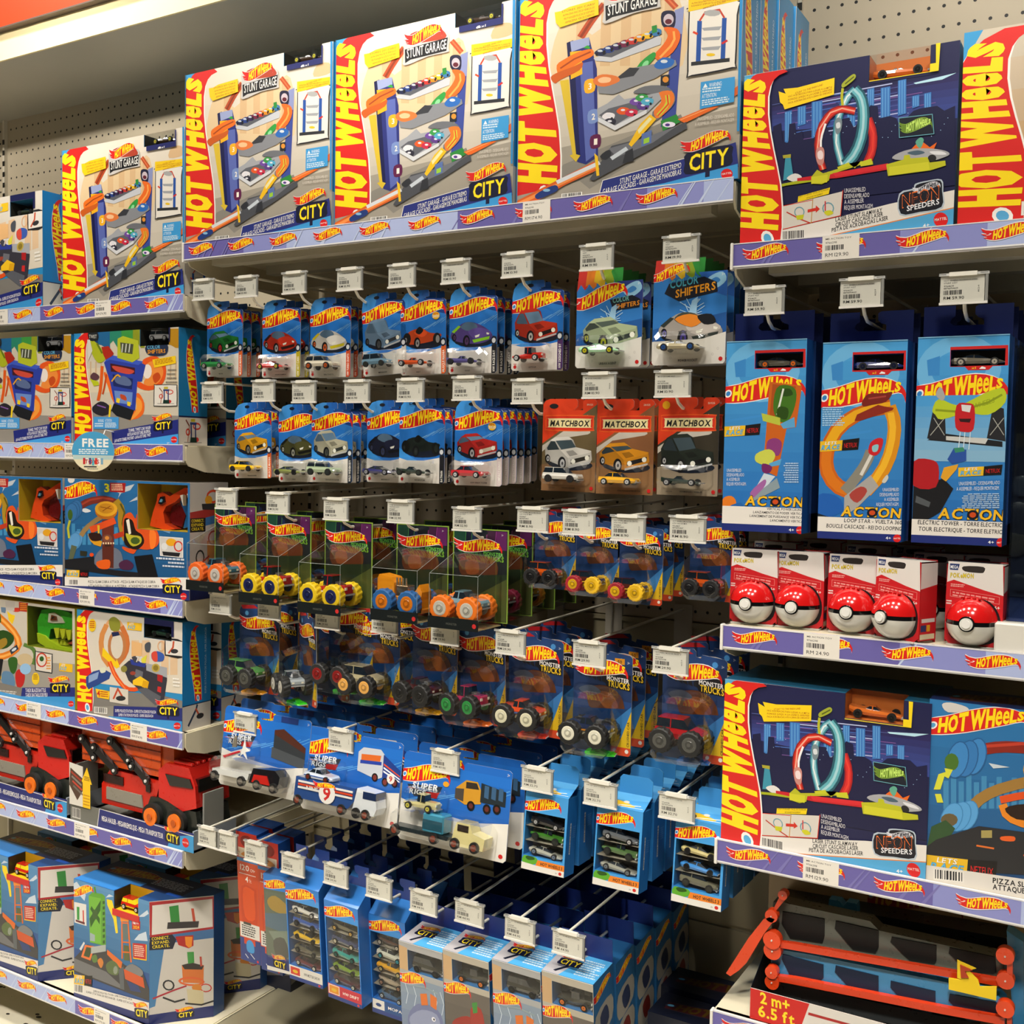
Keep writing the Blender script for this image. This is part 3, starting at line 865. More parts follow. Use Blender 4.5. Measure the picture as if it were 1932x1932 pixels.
def art_twist():
    A = Art([(70, 115), (1240, 42), (1265, 1345), (90, 1330)])
    A.hole = (0.645, -.01, 0.915, 0.145)
    P, R, L, E, B = A.poly, A.rect, A.line, A.ell, A.blob
    R(0, 0, 1300, 1400, 'C8BEAC')
    P([(200, 500), (1250, 420), (1250, 700), (900, 760), (200, 760)], 'D6C8AE')
    for x in range(250, 1240, 60): R(x, 420, x + 18, 620, 'C4A98A')
    for i, c in enumerate(('1C3C70', '206090', '288068', '3C9040', '889020', 'A8A018', 'B89810', 'B08018')):
        P([(210 + i * 130, 60), (345 + i * 130, 60), (345 + i * 130, 230 + (i % 3) * 40), (300 + i * 130, 270), (250 + i * 130, 190 + (i % 2) * 50), (210 + i * 130, 230)], c)
    P([(200, 900), (700, 1000), (1260, 1020), (1265, 1345), (90, 1330)], '8E8880')
    P([(70, 110), (150, 110), (70, 300)], '2C88C4'); vlogo(A, 88, 290, 1335, 72, 220, 105)
    # orange spiral
    B([(850, 400), (980, 360), (1090, 440), (1110, 560), (1060, 680), (920, 740), (790, 700), (800, 640), (900, 680), (1020, 640), (1040, 520), (960, 430), (860, 460)], 'E0541C')
    B([(900, 440), (1000, 420), (1080, 520), (1040, 640), (940, 690), (860, 660), (900, 560)], 'E88838'); B([(960, 580), (1020, 540), (1050, 600), (990, 660)], 'C04818')
    E(900, 530, 50, 80, 'E8DCD4', 14)
    B([(410, 560), (460, 700), (520, 860), (640, 1020), (760, 1060), (860, 1000), (870, 880), (820, 780), (780, 780), (800, 900), (740, 980), (640, 940), (560, 800), (500, 640), (430, 540)], 'E86820')
    B([(780, 820), (840, 860), (840, 960), (740, 1060), (700, 1060), (780, 960)], 'F09838')
    L([(390, 470), (380, 700), (350, 850)], 34, 'D85818'); L([(440, 560), (420, 700), (400, 780)], 20, 'C04818')
    # tower
    P([(410, 430), (470, 380), (820, 430), (880, 460), (840, 640), (790, 640), (770, 960), (540, 900), (480, 640)], '2C3EA0')
    P([(480, 440), (760, 490), (760, 560), (490, 530)], '401820'); B([(500, 470), (600, 480), (750, 520), (700, 560), (560, 530)], 'C84838')
    P([(420, 420), (470, 345), (850, 420), (800, 460), (480, 400)], '3C58C0')
    P([(510, 560), (740, 610), (730, 730), (520, 690)], '1C2860'); B([(540, 600), (640, 580), (720, 640), (700, 690), (560, 660)], '586890')
    P([(530, 740), (740, 760), (730, 900), (550, 870)], '6888C8'); B([(600, 780), (660, 800), (670, 850), (610, 830)], 'B84828'); P([(560, 820), (600, 830), (590, 880), (555, 870)], 'E8C820'); P([(680, 860), (720, 870), (715, 915), (680, 905)], 'E8C820')
    L([(500, 640), (560, 560), (600, 590)], 16, 'E0A020')
    P([(530, 880), (760, 960), (720, 1070), (560, 1020), (500, 960)], '1A1C20')
    B([(290, 920), (380, 860), (470, 900), (500, 980), (400, 1020), (300, 980)], '28242C'); L([(340, 900), (440, 930)], 14, '8058A0'); P([(480, 890), (500, 900), (490, 1040), (470, 1040)], 'F0D020')
    # crown of lime scaffold and red arm
    P([(560, 170), (620, 140), (790, 190), (810, 380), (730, 430), (560, 380)], 'B0B828'); P([(590, 210), (740, 230), (730, 340), (600, 320)], '484C38')
    for k in (620, 660, 700): L([(k, 225), (k - 10, 320)], 12, 'C8CCC0')
    B([(250, 180), (330, 220), (410, 320), (420, 400), (340, 430), (260, 300)], 'A8B020'); L([(330, 220), (390, 330)], 20, '607018')
    P([(380, 260), (460, 250), (520, 330), (500, 360), (430, 400), (400, 340)], 'A82818')
    B([(260, 580), (300, 540), (360, 580), (340, 620), (280, 620)], '583840'); P([(250, 600), (280, 620), (350, 640), (360, 680), (300, 690)], 'B8C020')
    B([(230, 100), (330, 100), (340, 180), (250, 190)], '202428'); A.text('TWIST', (240, 165), (325, 165), 40, 'D8D8D0')
    P([(220, 180), (250, 180), (280, 300), (230, 420)], 'D0CCC4')
    # colour change badge
    B([(880, 250), (1000, 240), (1120, 230), (1110, 340), (980, 360), (890, 330)], '202C48')
    A.text('COLOR', (895, 285), (1040, 278), 42, '60A8C8', .03); A.text('SHIFTERS', (900, 335), (1100, 325), 42, 'E89818', .03)
    P([(955, 400), (1215, 358), (1220, 440), (980, 490)], 'F0C818'); A.lines(985, 405, 210, 60, 4, 'A86010', .1, -.16)
    A.lines(1130, 505, 100, 30, 1, '80786C', .1); A.lines(1120, 550, 110, 30, 1, '80786C'); A.lines(1120, 595, 110, 30, 1, '80786C'); A.lines(1110, 640, 130, 30, 1, '80786C', 0)
    B([(980, 690), (1000, 675), (1220, 675), (1240, 700), (1245, 890), (1220, 915), (1000, 915), (980, 890)], '202428')
    B([(988, 698), (1004, 683), (1216, 683), (1232, 704), (1237, 884), (1216, 907), (1004, 907), (988, 884)], 'DCD6CC')
    spiralrack(A, 1020, 700, 190, 190)
    P([(305, 1030), (588, 1035), (588, 1165), (305, 1165)], '4898D8'); A.text('WARNING', (355, 1090), (420, 1090), 34, 'E8F0F4'); A.lines(320, 1100, 100, 50, 2, 'D8E8F0', .1); A.text('ATTENTION', (435, 1085), (510, 1085), 30, 'E8F0F4'); A.lines(435, 1095, 130, 60, 4, 'D8E8F0', .1)
    P([(510, 1190), (1262, 1060), (1262, 1225), (525, 1335)], '222A78'); P([(520, 1335), (1265, 1220), (1268, 1350), (520, 1345)], '4098DC')
    A.text('TUNNEL TWIST CAR WASH', (700, 1200), (950, 1165), 34, 'E8E8E8', .03); A.text('AUTOLAVADO DE TUNEL EN ESPIRAL', (690, 1245), (950, 1205), 34, 'E8E8E8', .03); A.text('LAV-AUTO TUNNEL PIVOTANT - LAVA-ATE TUNEL TWIST', (545, 1315), (955, 1245), 34, 'E8E8E8', .03)
    A.city(990, 1075, 200, -.1, True, 120); A.mattel(1218, 1285, 36); A.text('5+', (1140, 1335), (1168, 1330), 22, 'F0F0F0')
    P([(815, 60), (830, 215), (1150, 205), (1150, 40)], '161A48'); A.text('x1', (975, 222), (1010, 220), 18, 'E0E0E0')
    L([(70, 115), (92, 1330)], 6, '3088C0')
    return A


def spiralrack(A, x, y, w, h):
    S = lambda a, b: (x + w * a, y + h * b)
    A.ell(*S(.72, .3), w * .2, h * .12, 'C83828', 12, 0, w * .05); A.ell(*S(.72, .85), w * .12, h * .1, 'C03030', 10)
    A.ell(*S(.22, .55), w * .1, h * .12, 'C83828', 10, 0, w * .05)
    for a in (.36, .6): A.poly([S(a, .2), S(a + .07, .2), S(a + .09, .88), S(a + .02, .88)], '303C70')
    A.poly([S(.34, .14), S(.7, .14), S(.7, .24), S(.34, .24)], '303C70'); A.poly([S(.38, .0), S(.62, .0), S(.62, .12), S(.38, .12)], 'B8A828')
    A.line([S(.1, .05), S(.3, .3)], w * .05, '804030'); A.line([S(.3, .3), S(.2, .95)], w * .03, 'A04020')
    A.poly([S(.36, .76), S(.7, .76), S(.72, .96), S(.34, .96)], '143028'); A.line([S(.0, .97), S(1, .97)], h * .02, '383838')


def art_twist_side():
    A = Art(W=100, H=210)
    A.rect(0, 0, 100, 210, '1878B0'); A.logo((66, 150), (-6, -138), (-34, 0)); A.rect(0, 158, 100, 210, 'CEC6BC'); A.rect(0, 157, 100, 160, '182048')
    spiralrack(A, 18, 162, 62, 44)
    return A


def art_police_side():
    A = Art(W=100, H=230)
    A.rect(0, 0, 100, 230, '1878B8'); A.logo((66, 172), (-4, -160), (-36, 0))
    A.text('SUPER ESTACION DE POLICIA - SUPER DELEGACIA', (84, 160), (84, 18), 6, 'C8D8E8', up=(-6, 0))
    A.rect(0, 178, 100, 230, 'C8C2BA'); A.rect(0, 177, 100, 179, '182048')
    A.line([(20, 222), (48, 190), (52, 180)], 6, '283850'); A.line([(46, 188), (60, 206), (74, 204)], 5, 'B84828'); A.ell(62, 206, 13, 6, '28282C')
    return A


def art_stunt_side():
    A = Art(W=80, H=360)
    A.rect(0, 0, 80, 360, '2A88C0'); A.logo((54, 240), (-4, -210), (-38, 0)); A.text('STUNT GARAGE - GARAJE EXTREMO', (70, 230), (70, 60), 7, 'D8E4EC', up=(-7, 0))
    A.rect(0, 290, 80, 360, 'C8C2BA'); minirack(A, 14, 298, 50, 56)
    return A


def art_cobra():
    A = Art([(15, 55), (832, 82), (792, 805), (20, 718)])
    A.hole = (0.602, .02, 0.985, 0.42)
    P, R, L, E, B = A.poly, A.rect, A.line, A.ell, A.blob
    A.grad([(0, 30), (900, 60), (900, 700), (0, 650)], '2A6CA4', '1A5080', 6)
    for x in range(60, 420, 34): P([(x, 330 + x % 50), (x + 22, 330 + x % 50), (x + 22, 470), (x, 470)], '4088B8')
    B([(120, 255), (150, 245), (185, 262), (150, 272)], 'D8DCE0'); P([(330, 130), (470, 90), (440, 130), (380, 150), (360, 180), (370, 150)], 'B8C0C8'); P([(430, 205), (500, 160), (490, 190)], 'B8C0C8')
    B([(36, 60), (55, 48), (80, 60), (70, 82), (45, 82)], 'D8D4D0')
    A.logo((12, 178), (212, 14), (0, -108))
    A.text('3', (272, 140), (305, 142), 52, 'E8E020', .06); P([(310, 82), (412, 85), (405, 145), (308, 140)], 'A82020'); A.lines(318, 90, 80, 46, 4, 'E8C8A8', .1)
    # snake body
    def coil(pts, w, c): L(pts, w, c)
    coil([(110, 235), (170, 200), (260, 185), (330, 200), (370, 230)], 44, '7A2E24'); coil([(120, 225), (180, 192), (260, 178), (330, 190)], 12, 'A8402C')
    coil([(345, 195), (385, 250), (375, 330), (395, 420), (430, 460)], 44, 'A88420'); coil([(375, 215), (400, 270), (385, 340), (410, 430)], 12, '585018')
    for x, y in ((85, 250), (70, 262), (55, 272)):
        E(x + 5, y, 38, 58, '3870A8', 16, .1); E(x + 5, y, 38, 58, '28588C', 16, .1, 5)
    E(52, 285, 16, 34, '406020', 10)
    for x, y in ((92, 440), (78, 450)):
        E(x, y, 36, 56, '5C98CC', 16, .3); E(x, y, 36, 56, '4080B4', 16, .3, 5)
    L([(50, 320), (38, 370), (46, 430)], 14, 'B8B830'); P([(40, 560), (60, 470), (95, 480), (70, 560)], '586048')
    coil([(120, 415), (150, 370), (215, 320), (250, 300)], 30, '9A7A4A')
    # pizza tower
    E(283, 262, 72, 52, 'B86818', 18); E(283, 248, 72, 48, 'E0A428', 18); E(283, 246, 52, 32, 'C88820', 16); L([(245, 235), (320, 250)], 5, '905010'); L([(260, 262), (310, 230)], 5, '905010')
    P([(255, 320), (330, 310), (325, 600), (255, 600)], '6A2C20'); P([(270, 470), (310, 470), (305, 590), (275, 590)], '302018')
    coil([(180, 380), (260, 350), (340, 320)], 40, 'E05020'); coil([(180, 400), (200, 450), (250, 465)], 34, 'D89820'); coil([(330, 420), (400, 400)], 30, 'B83820'); B([(170, 400), (240, 400), (250, 440), (190, 445)], '301814')
    P([(225, 350), (240, 350), (238, 400), (228, 400)], 'E8C030'); E(288, 432, 30, 26, '784838', 12); E(286, 428, 14, 12, 'D88838', 10)
    for x in range(258, 325, 16): R(x, 455, x + 9, 466, 'E8D8B0')
    # snake head printed
    B([(395, 300), (440, 270), (470, 310), (480, 280), (500, 300), (540, 265), (570, 330), (600, 370), (620, 430), (600, 480), (540, 500), (480, 495), (450, 525), (390, 500), (385, 480), (440, 490), (390, 400)], 'D8501C')
    B([(400, 310), (450, 320), (470, 380), (510, 410), (520, 460), (470, 500), (400, 470), (395, 400)], '201410')
    P([(410, 320), (430, 310), (440, 400), (425, 410)], 'E8E0D0'); B([(405, 400), (440, 410), (500, 420), (500, 460), (450, 480), (420, 450)], 'B8B030'); E(465, 445, 30, 22, '405820', 10)
    B([(500, 310), (530, 295), (545, 320), (520, 350), (505, 340)], '101010'); B([(512, 315), (530, 305), (534, 322), (520, 338)], '48A068')
    B([(560, 380), (600, 400), (590, 480), (560, 490)], 'F07828'); L([(540, 270), (590, 340), (650, 380), (690, 395)], 14, '6A94C0')
    # track base
    P([(20, 560), (200, 540), (220, 610), (600, 650), (600, 690), (20, 610)], '1C1C20'); B([(210, 540), (260, 490), (340, 490), (378, 530), (370, 610), (220, 600)], '6A7080')
    P([(255, 480), (328, 480), (325, 610), (255, 605)], '5A281E'); B([(222, 570), (298, 560), (298, 610), (250, 615), (222, 600)], 'E05C18'); E(188, 530, 14, 12, 'E04818', 8); P([(115, 505), (160, 510), (155, 540), (115, 535)], '2C2C20')
    B([(360, 580), (410, 560), (450, 590), (430, 620), (370, 615)], '482040'); P([(455, 540), (570, 528), (598, 650), (570, 678), (480, 660)], '101014')
    # inset, notes
    P([(622, 420), (770, 430), (765, 548), (622, 535)], 'C8C4C0'); E(695, 455, 34, 24, 'E0A020', 12); E(740, 480, 26, 30, 'C83020', 12, 0, 8); E(650, 480, 20, 22, 'D8D8D8', 10); P([(635, 510), (750, 520), (740, 545), (640, 535)], '202024')
    L([(622, 420), (770, 430), (765, 548), (622, 535)], 4, 'E8E4E0', True)
    A.lines(596, 545, 176, 20, 1, 'C8D0DC', 0, .06); A.lines(670, 572, 100, 20, 1, 'C8D0DC', 0, .06, ); A.lines(634, 592, 136, 18, 1, 'C8D0DC', 0, .06)
    # foot
    P([(15, 660), (800, 668), (800, 760), (15, 712)], 'E4DED6'); P([(15, 712), (640, 732), (800, 745), (800, 830), (15, 730)], '1E2A68')
    A.text('PIZZA SLAM COBRA ATTACK - PIZZA SLAM ATAQUE DE COBRA', (165, 698), (585, 700), 15, '18181C', .03); A.text('ATTAQUE DU COBRA A LA PIZZERIA - ATAQUE PIZZA SLAM COBRA', (165, 722), (608, 726), 15, '18181C', .03)
    A.race(32, 614, 138, 46, .05); A.bars(48, 676, 55, 32, .03, 12)
    A.city(632, 700, 116, .04, False, 62); A.mattel(758, 778, 20)
    return A


def art_cobra_side():
    A = Art(W=100, H=200)
    A.rect(0, 0, 100, 200, 'B8B2AC'); A.rect(0, 176, 100, 200, '182458'); A.poly([(0, 50), (100, 40), (100, 60), (0, 72)], '982828'); A.poly([(40, 60), (100, 52), (100, 66), (40, 74)], '3068A0')
    A.rect(0, 60, 40, 84, '18181C'); 
    for i, t in enumerate(('CONNECT.', 'EXPAND.', 'CREATE.')): A.text(t, (4, 67 + i * 7), (36, 67 + i * 7), 5, 'E8D020', .02)
    A.ell(60, 24, 16, 10, 'C84020', 12, 0, 4); A.ell(48, 30, 10, 8, 'D09020', 10); A.poly([(30, 36), (80, 36), (78, 48), (32, 46)], '28282C')
    A.poly([(44, 100), (66, 100), (60, 150), (46, 150)], 'B87838'); A.ell(62, 96, 14, 12, '803028', 12, 0, 3)
    A.ell(26, 128, 10, 12, '202024', 12, 0, 3); A.line([(4, 150), (30, 138), (50, 126)], 3, 'A02828'); A.line([(20, 142), (40, 156), (64, 160), (84, 174)], 4, '242428')
    A.city(60, 172, 26, 0, False, 14)
    return A


def art_police():
    A = Art([(25, 0), (742, 95), (742, 852), (35, 712)])
    A.hole = (0.652, .055, 0.905, 0.185)
    P, R, L, E, B = A.poly, A.rect, A.line, A.ell, A.blob
    A.grad([(0, -20), (800, 90), (800, 600), (0, 500)], 'CFC8BE', 'D8CDBA', 6)
    for x in (400, 470, 600, 660): R(x, 220, x + 50, 460, 'D8B894')
    P([(100, 560), (600, 600), (742, 640), (742, 852), (35, 712)], '7C7872')
    P([(20, -10), (70, 5), (20, 120)], '3898D0'); vlogo(A, 32, 140, 716, 22, 105, 6)
    # loop
    L([(230, 110), (190, 200), (200, 330), (250, 400)], 34, 'D08848'); L([(330, 120), (375, 220), (360, 320), (300, 390)], 34, 'C87038'); E(300, 260, 52, 100, 'B87848', 18, 0, 20); L([(230, 110), (250, 80), (310, 80), (335, 120)], 20, 'D8A070')
    B([(245, 80), (280, 55), (320, 90), (315, 150), (260, 150)], '8A8A30'); P([(262, 165), (310, 160), (320, 185), (270, 195)], '202850')
    P([(205, 270), (320, 400), (300, 420), (200, 330)], 'F0C818'); P([(300, 350), (322, 410), (285, 410)], 'F0C818')
    L([(250, 370), (290, 470), (360, 560), (440, 565), (500, 520)], 28, 'E05018'); L([(250, 370), (290, 470), (360, 560)], 8, 'F08848')
    # ramp blue
    P([(92, 480), (140, 440), (210, 420), (262, 450), (250, 490), (110, 565), (95, 540)], '2A4488'); P([(110, 470), (180, 440), (170, 490), (110, 520)], '88A0C8'); B([(185, 420), (220, 410), (225, 440), (195, 450)], 'D8D8C0')
    # station
    P([(385, 360), (640, 430), (640, 500), (620, 640), (560, 660), (380, 500), (340, 400)], '34323C'); P([(500, 380), (640, 410), (640, 480), (500, 430)], 'A0A2A8'); E(564, 412, 28, 30, 'B8A048', 14); E(564, 412, 18, 20, '887428', 12)
    P([(388, 350), (500, 380), (490, 410), (400, 390)], '2A3A90'); P([(400, 340), (430, 320), (450, 380), (420, 375)], '404048'); A.text('78', (430, 370), (475, 375), 40, 'D8D8D8', .04)
    P([(465, 350), (505, 320), (495, 380), (470, 378)], 'D8D040')
    B([(535, 310), (575, 295), (620, 320), (610, 365), (545, 360)], '3858A8'); B([(535, 310), (570, 298), (575, 365), (545, 360)], 'D04838')
    P([(575, 455), (612, 465), (608, 515), (575, 500)], 'A81C20'); P([(430, 420), (480, 440), (470, 500), (420, 470)], '686870'); E(410, 450, 20, 14, '984030', 8); E(350, 420, 22, 24, '888038', 10)
    P([(410, 500), (460, 470), (520, 510), (505, 560), (470, 540), (410, 530)], 'F0C020'); P([(480, 500), (520, 510), (510, 555), (470, 545)], 'D8A010'); P([(578, 540), (602, 545), (600, 585), (575, 575)], 'C82828')
    P([(440, 560), (500, 550), (600, 610), (590, 660), (560, 670)], '585A62')
    B([(490, 250), (515, 232), (530, 245), (522, 300), (495, 295)], '484C54'); P([(400, 225), (470, 240), (470, 330), (400, 330)], 'E0B078'); E(600, 260, 22, 34, 'D8A880', 12, 0, 7)
    # insets
    B([(625, 215), (640, 205), (742, 225), (742, 340), (640, 328), (625, 315)], '202024'); P([(630, 212), (742, 230), (742, 330), (632, 318)], 'DCD6CE'); L([(650, 310), (680, 270), (685, 225)], 12, 'C05030'); E(690, 295, 26, 16, '303034', 10)
    E(132, 115, 26, 46, 'E8C020', 14); A.lines(115, 85, 34, 55, 4, 'B03018', .1)
    P([(158, 558), (258, 578), (250, 634), (172, 620)], 'F0C020'); A.text('4', (168, 612), (190, 616), 44, 'C83018', .04); A.lines(192, 575, 55, 45, 3, 'B04018', .1, .1)
    P([(255, 545), (380, 565), (380, 670), (255, 650)], 'D0C8BC'); L([(280, 630), (310, 560), (350, 630)], 12, 'C04828'); E(330, 625, 34, 18, '28282C', 10)
    A.race(370, 85, 100, 60, .1, False); A.lines(680, 480, 52, 70, 3, 'F0ECE4', .2, .1)
    # foot
    P([(150, 680), (282, 680), (280, 770), (150, 740)], '8A867E'); P([(284, 678), (742, 690), (742, 780), (282, 756)], '242C74'); P([(250, 750), (742, 780), (742, 860), (240, 765)], '3890CC')
    A.text('SUPER POLICE STATION - SUPER ESTACION DE POLICIA', (292, 720), (568, 728), 20, 'E4E0E0', .03); A.text('SUPER STATION DE POLICE - SUPER DELEGACIA', (315, 748), (550, 754), 18, 'E4E0E0', .03)
    A.city(580, 665, 140, .07, True, 76); A.mattel(710, 812, 24); A.bars(155, 684, 80, 42, .1, 14)
    P([(486, 62), (686, 85), (686, 198), (486, 178)], '161A48')
    return A


def art_rex():
    A = Art([(-600, -32), (695, 140), (695, 1055), (-600, 775)])
    A.hole = (0.70, .03, 0.985, 0.44)
    P, R, L, E, B = A.poly, A.rect, A.line, A.ell, A.blob
    A.rect(-700, -100, 800, 1200, 'C4BCAE'); P([(-600, 560), (695, 640), (695, 1055), (-600, 775)], '9A948A')
    vlogo(A, -600, -470, 780, -600, -480, -30)
    L([(-300, 250), (-100, 120), (60, 240), (180, 380), (200, 480), (100, 560), (-60, 580), (-250, 540)], 60, 'D87820'); L([(-300, 250), (-100, 120), (60, 240), (180, 380), (200, 480), (100, 560), (-60, 580), (-250, 540)], 22, 'F0A850')
    L([(-200, 330), (-60, 360), (30, 200)], 40, 'D86828')
    B([(-60, 380), (60, 330), (150, 380), (140, 450), (60, 500), (-80, 480)], '284818'); B([(0, 440), (80, 400), (90, 460), (10, 510)], '9A7A28'); B([(-50, 180), (20, 150), (40, 260), (-40, 280)], '385818')
    P([(40, 125), (90, 130), (80, 180), (45, 170)], '607890'); P([(95, 160), (130, 190), (165, 200), (160, 230), (140, 280), (110, 240)], 'E8C020')
    P([(115, 510), (180, 460), (195, 500), (130, 550)], '303848'); E(155, 505, 26, 12, 'C8D0D8', 8, -.6)
    E(180, 150, 40, 20, 'C83828', 10); P([(200, 80), (280, 90), (280, 170), (200, 160)], 'B02820'); A.lines(210, 90, 60, 70, 4, 'E8A030', .1); P([(80, 70), (165, 80), (160, 160), (85, 150)], 'B8B0A8')
    L([(240, 460), (320, 490), (350, 560), (320, 640)], 34, '587838'); E(250, 600, 70, 60, 'C4AE88', 14); B([(100, 600), (150, 570), (185, 600), (170, 700), (130, 720)], '305C20'); B([(60, 700), (140, 720), (160, 830), (90, 840), (40, 780)], '5C80A0')
    B([(165, 720), (210, 680), (250, 740), (230, 830), (180, 840)], 'B82420'); E(255, 680, 50, 50, '90B8DC', 12); P([(-20, 700), (40, 740), (40, 770), (-20, 730)], 'F0C020'); P([(-100, 580), (60, 590), (30, 780), (-120, 760)], '18181C')
    B([(340, 530), (360, 522), (490, 545), (496, 560), (494, 710), (470, 720), (360, 700), (340, 680)], '202428'); B([(348, 538), (362, 530), (484, 552), (488, 566), (486, 702), (468, 710), (362, 692), (348, 674)], 'D4CCC0')
    E(400, 600, 44, 60, 'C03828', 14, 0, 12); E(400, 590, 20, 24, '285820', 10); A.lines(440, 575, 44, 120, 5, 'D89018', .2)
    E(345, 768, 34, 56, 'E8C020', 14); A.lines(325, 730, 40, 50, 4, '805010'); A.race(555, 620, 120, 80, .12, False)
    P([(-600, 640), (220, 850), (215, 930), (-600, 745)], '7C766E'); A.lines(0, 865, 180, 70, 4, 'C8C4BC', .1, .1)
    P([(225, 848), (695, 850), (695, 938), (215, 932)], '242C74'); P([(-600, 735), (215, 925), (695, 935), (695, 1060), (-600, 780)], '3890CC')
    A.text('T-REX BLAZE BATTLE', (255, 888), (435, 888), 32, 'E4E0E0', .04); A.text('T-REX BATAILLE DE FEU', (255, 930), (450, 930), 32, 'E4E0E0', .04)
    A.city(478, 800, 170, .02, True, 100); A.mattel(660, 998, 26)
    return A


def art_tower():
    A = Art([(52, 135), (700, 372), (650, 1090), (80, 868)])
    A.hole = (0.545, -.01, 0.86, 0.155)
    P, R, L, E, B = A.poly, A.rect, A.line, A.ell, A.blob
    A.grad([(0, 0), (900, 330), (900, 900), (0, 560)], '5E94C0', '2A6494', 8)
    for q in ([(50, 170), (80, 160), (160, 260), (150, 300), (110, 260), (60, 230)], [(330, 300), (360, 280), (400, 300)], [(600, 460), (680, 425), (690, 450), (650, 465)], [(460, 425), (500, 405), (550, 435)], [(560, 600), (600, 570), (660, 560), (670, 620)]): P(q, 'C4D0DC')
    A.logo((50, 255), (175, 22), (0, -72))
    P([(62, 295), (165, 325), (170, 465), (70, 430)], 'DCD8D2'); P([(85, 330), (108, 335), (110, 420), (90, 415)], '309038'); L([(140, 360), (145, 440)], 10, 'C83020'); P([(78, 412), (155, 440), (155, 455), (80, 425)], '602028')
    # green tower
    P([(185, 270), (215, 250), (300, 270), (325, 290), (330, 610), (200, 570)], '5C9C30'); P([(185, 270), (290, 300), (290, 590), (200, 570)], '70B038')
    P([(195, 420), (290, 310), (285, 380), (205, 480)], '285818'); P([(200, 360), (280, 470), (280, 430), (210, 340)], '285818'); P([(200, 510), (240, 530), (240, 570), (200, 560)], '98A8A8'); E(240, 400, 24, 34, '385828', 10); L([(235, 215), (245, 260)], 14, '488828')
    for y in range(320, 600, 36): R(305, y, 322, y + 20, '305820')
    P([(340, 310), (385, 325), (420, 440), (430, 540), (412, 540), (395, 450), (345, 350)], 'F0D020')
    # lift
    L([(465, 470), (460, 700)], 12, 'D86820'); L([(515, 480), (530, 730)], 12, 'D86820'); P([(450, 440), (530, 450), (520, 480), (455, 470)], 'E88828'); P([(468, 490), (512, 495), (515, 590), (470, 590)], '607070'); P([(475, 620), (515, 630), (520, 720), (475, 710)], '585C30')
    for y in (480, 600, 660): L([(462, y), (520, y + 10)], 8, 'D86820')
    # street
    P([(75, 650), (180, 580), (340, 640), (480, 740), (620, 800), (690, 960), (650, 960), (75, 730)], '3A383A'); P([(75, 650), (330, 760), (470, 870), (470, 880), (75, 720)], '6C6C6E')
    P([(160, 580), (240, 600), (205, 680), (130, 650)], 'E07030'); P([(172, 595), (222, 608), (196, 662), (150, 645)], '384828'); P([(115, 600), (150, 560), (160, 570), (130, 612)], 'D0D4D8')
    B([(215, 660), (250, 650), (262, 690), (230, 695)], '587838'); B([(262, 690), (290, 675), (310, 705), (290, 735)], 'C87830'); P([(340, 630), (460, 720), (450, 760), (340, 660)], 'D86820'); B([(330, 720), (380, 700), (430, 740), (420, 790), (350, 770)], '58683C'); E(405, 760, 18, 24, '889080', 10)
    B([(480, 760), (540, 740), (620, 790), (600, 820), (500, 800)], '787878'); P([(470, 760), (620, 830), (630, 890), (480, 820)], 'C85020'); P([(490, 830), (580, 870), (600, 910), (520, 890)], '283C70')
    P([(430, 760), (470, 745), (470, 880), (440, 870)], '585C60')
    R(210, 600, 330, 640, 'A8ACA8')
    P([(548, 475), (618, 490), (612, 545), (548, 530)], 'C02020'); A.text('NEW', (556, 500), (606, 508), 20, 'F0F0F0', .03); A.text('2024', (556, 528), (606, 536), 20, 'F0C820', .03)
    P([(548, 620), (662, 640), (655, 735), (548, 710)], 'F0C020'); P([(550, 616), (656, 636), (650, 728), (550, 704)], 'B82020'); A.lines(560, 630, 85, 70, 6, 'E8C8B0', .2, .2)
    # foot
    P([(75, 790), (650, 970), (690, 980), (680, 1060), (75, 850)], 'E0DAD2'); P([(75, 845), (640, 1040), (700, 1040), (690, 1110), (75, 880)], '1E2A68')
    A.text('SUPER RECARGA FUEL STATION - SUPER STATION DE CARGA', (230, 862), (530, 945), 11, '28282C', .03); A.text('SUPER STATION DE RECHARGE - SUPER ESTACAO', (175, 860), (535, 968), 11, '28282C', .03)
    A.race(78, 738, 145, 62, .22); A.bars(85, 800, 66, 46, .25, 12); A.city(548, 980, 100, .25, False, 56)
    return A


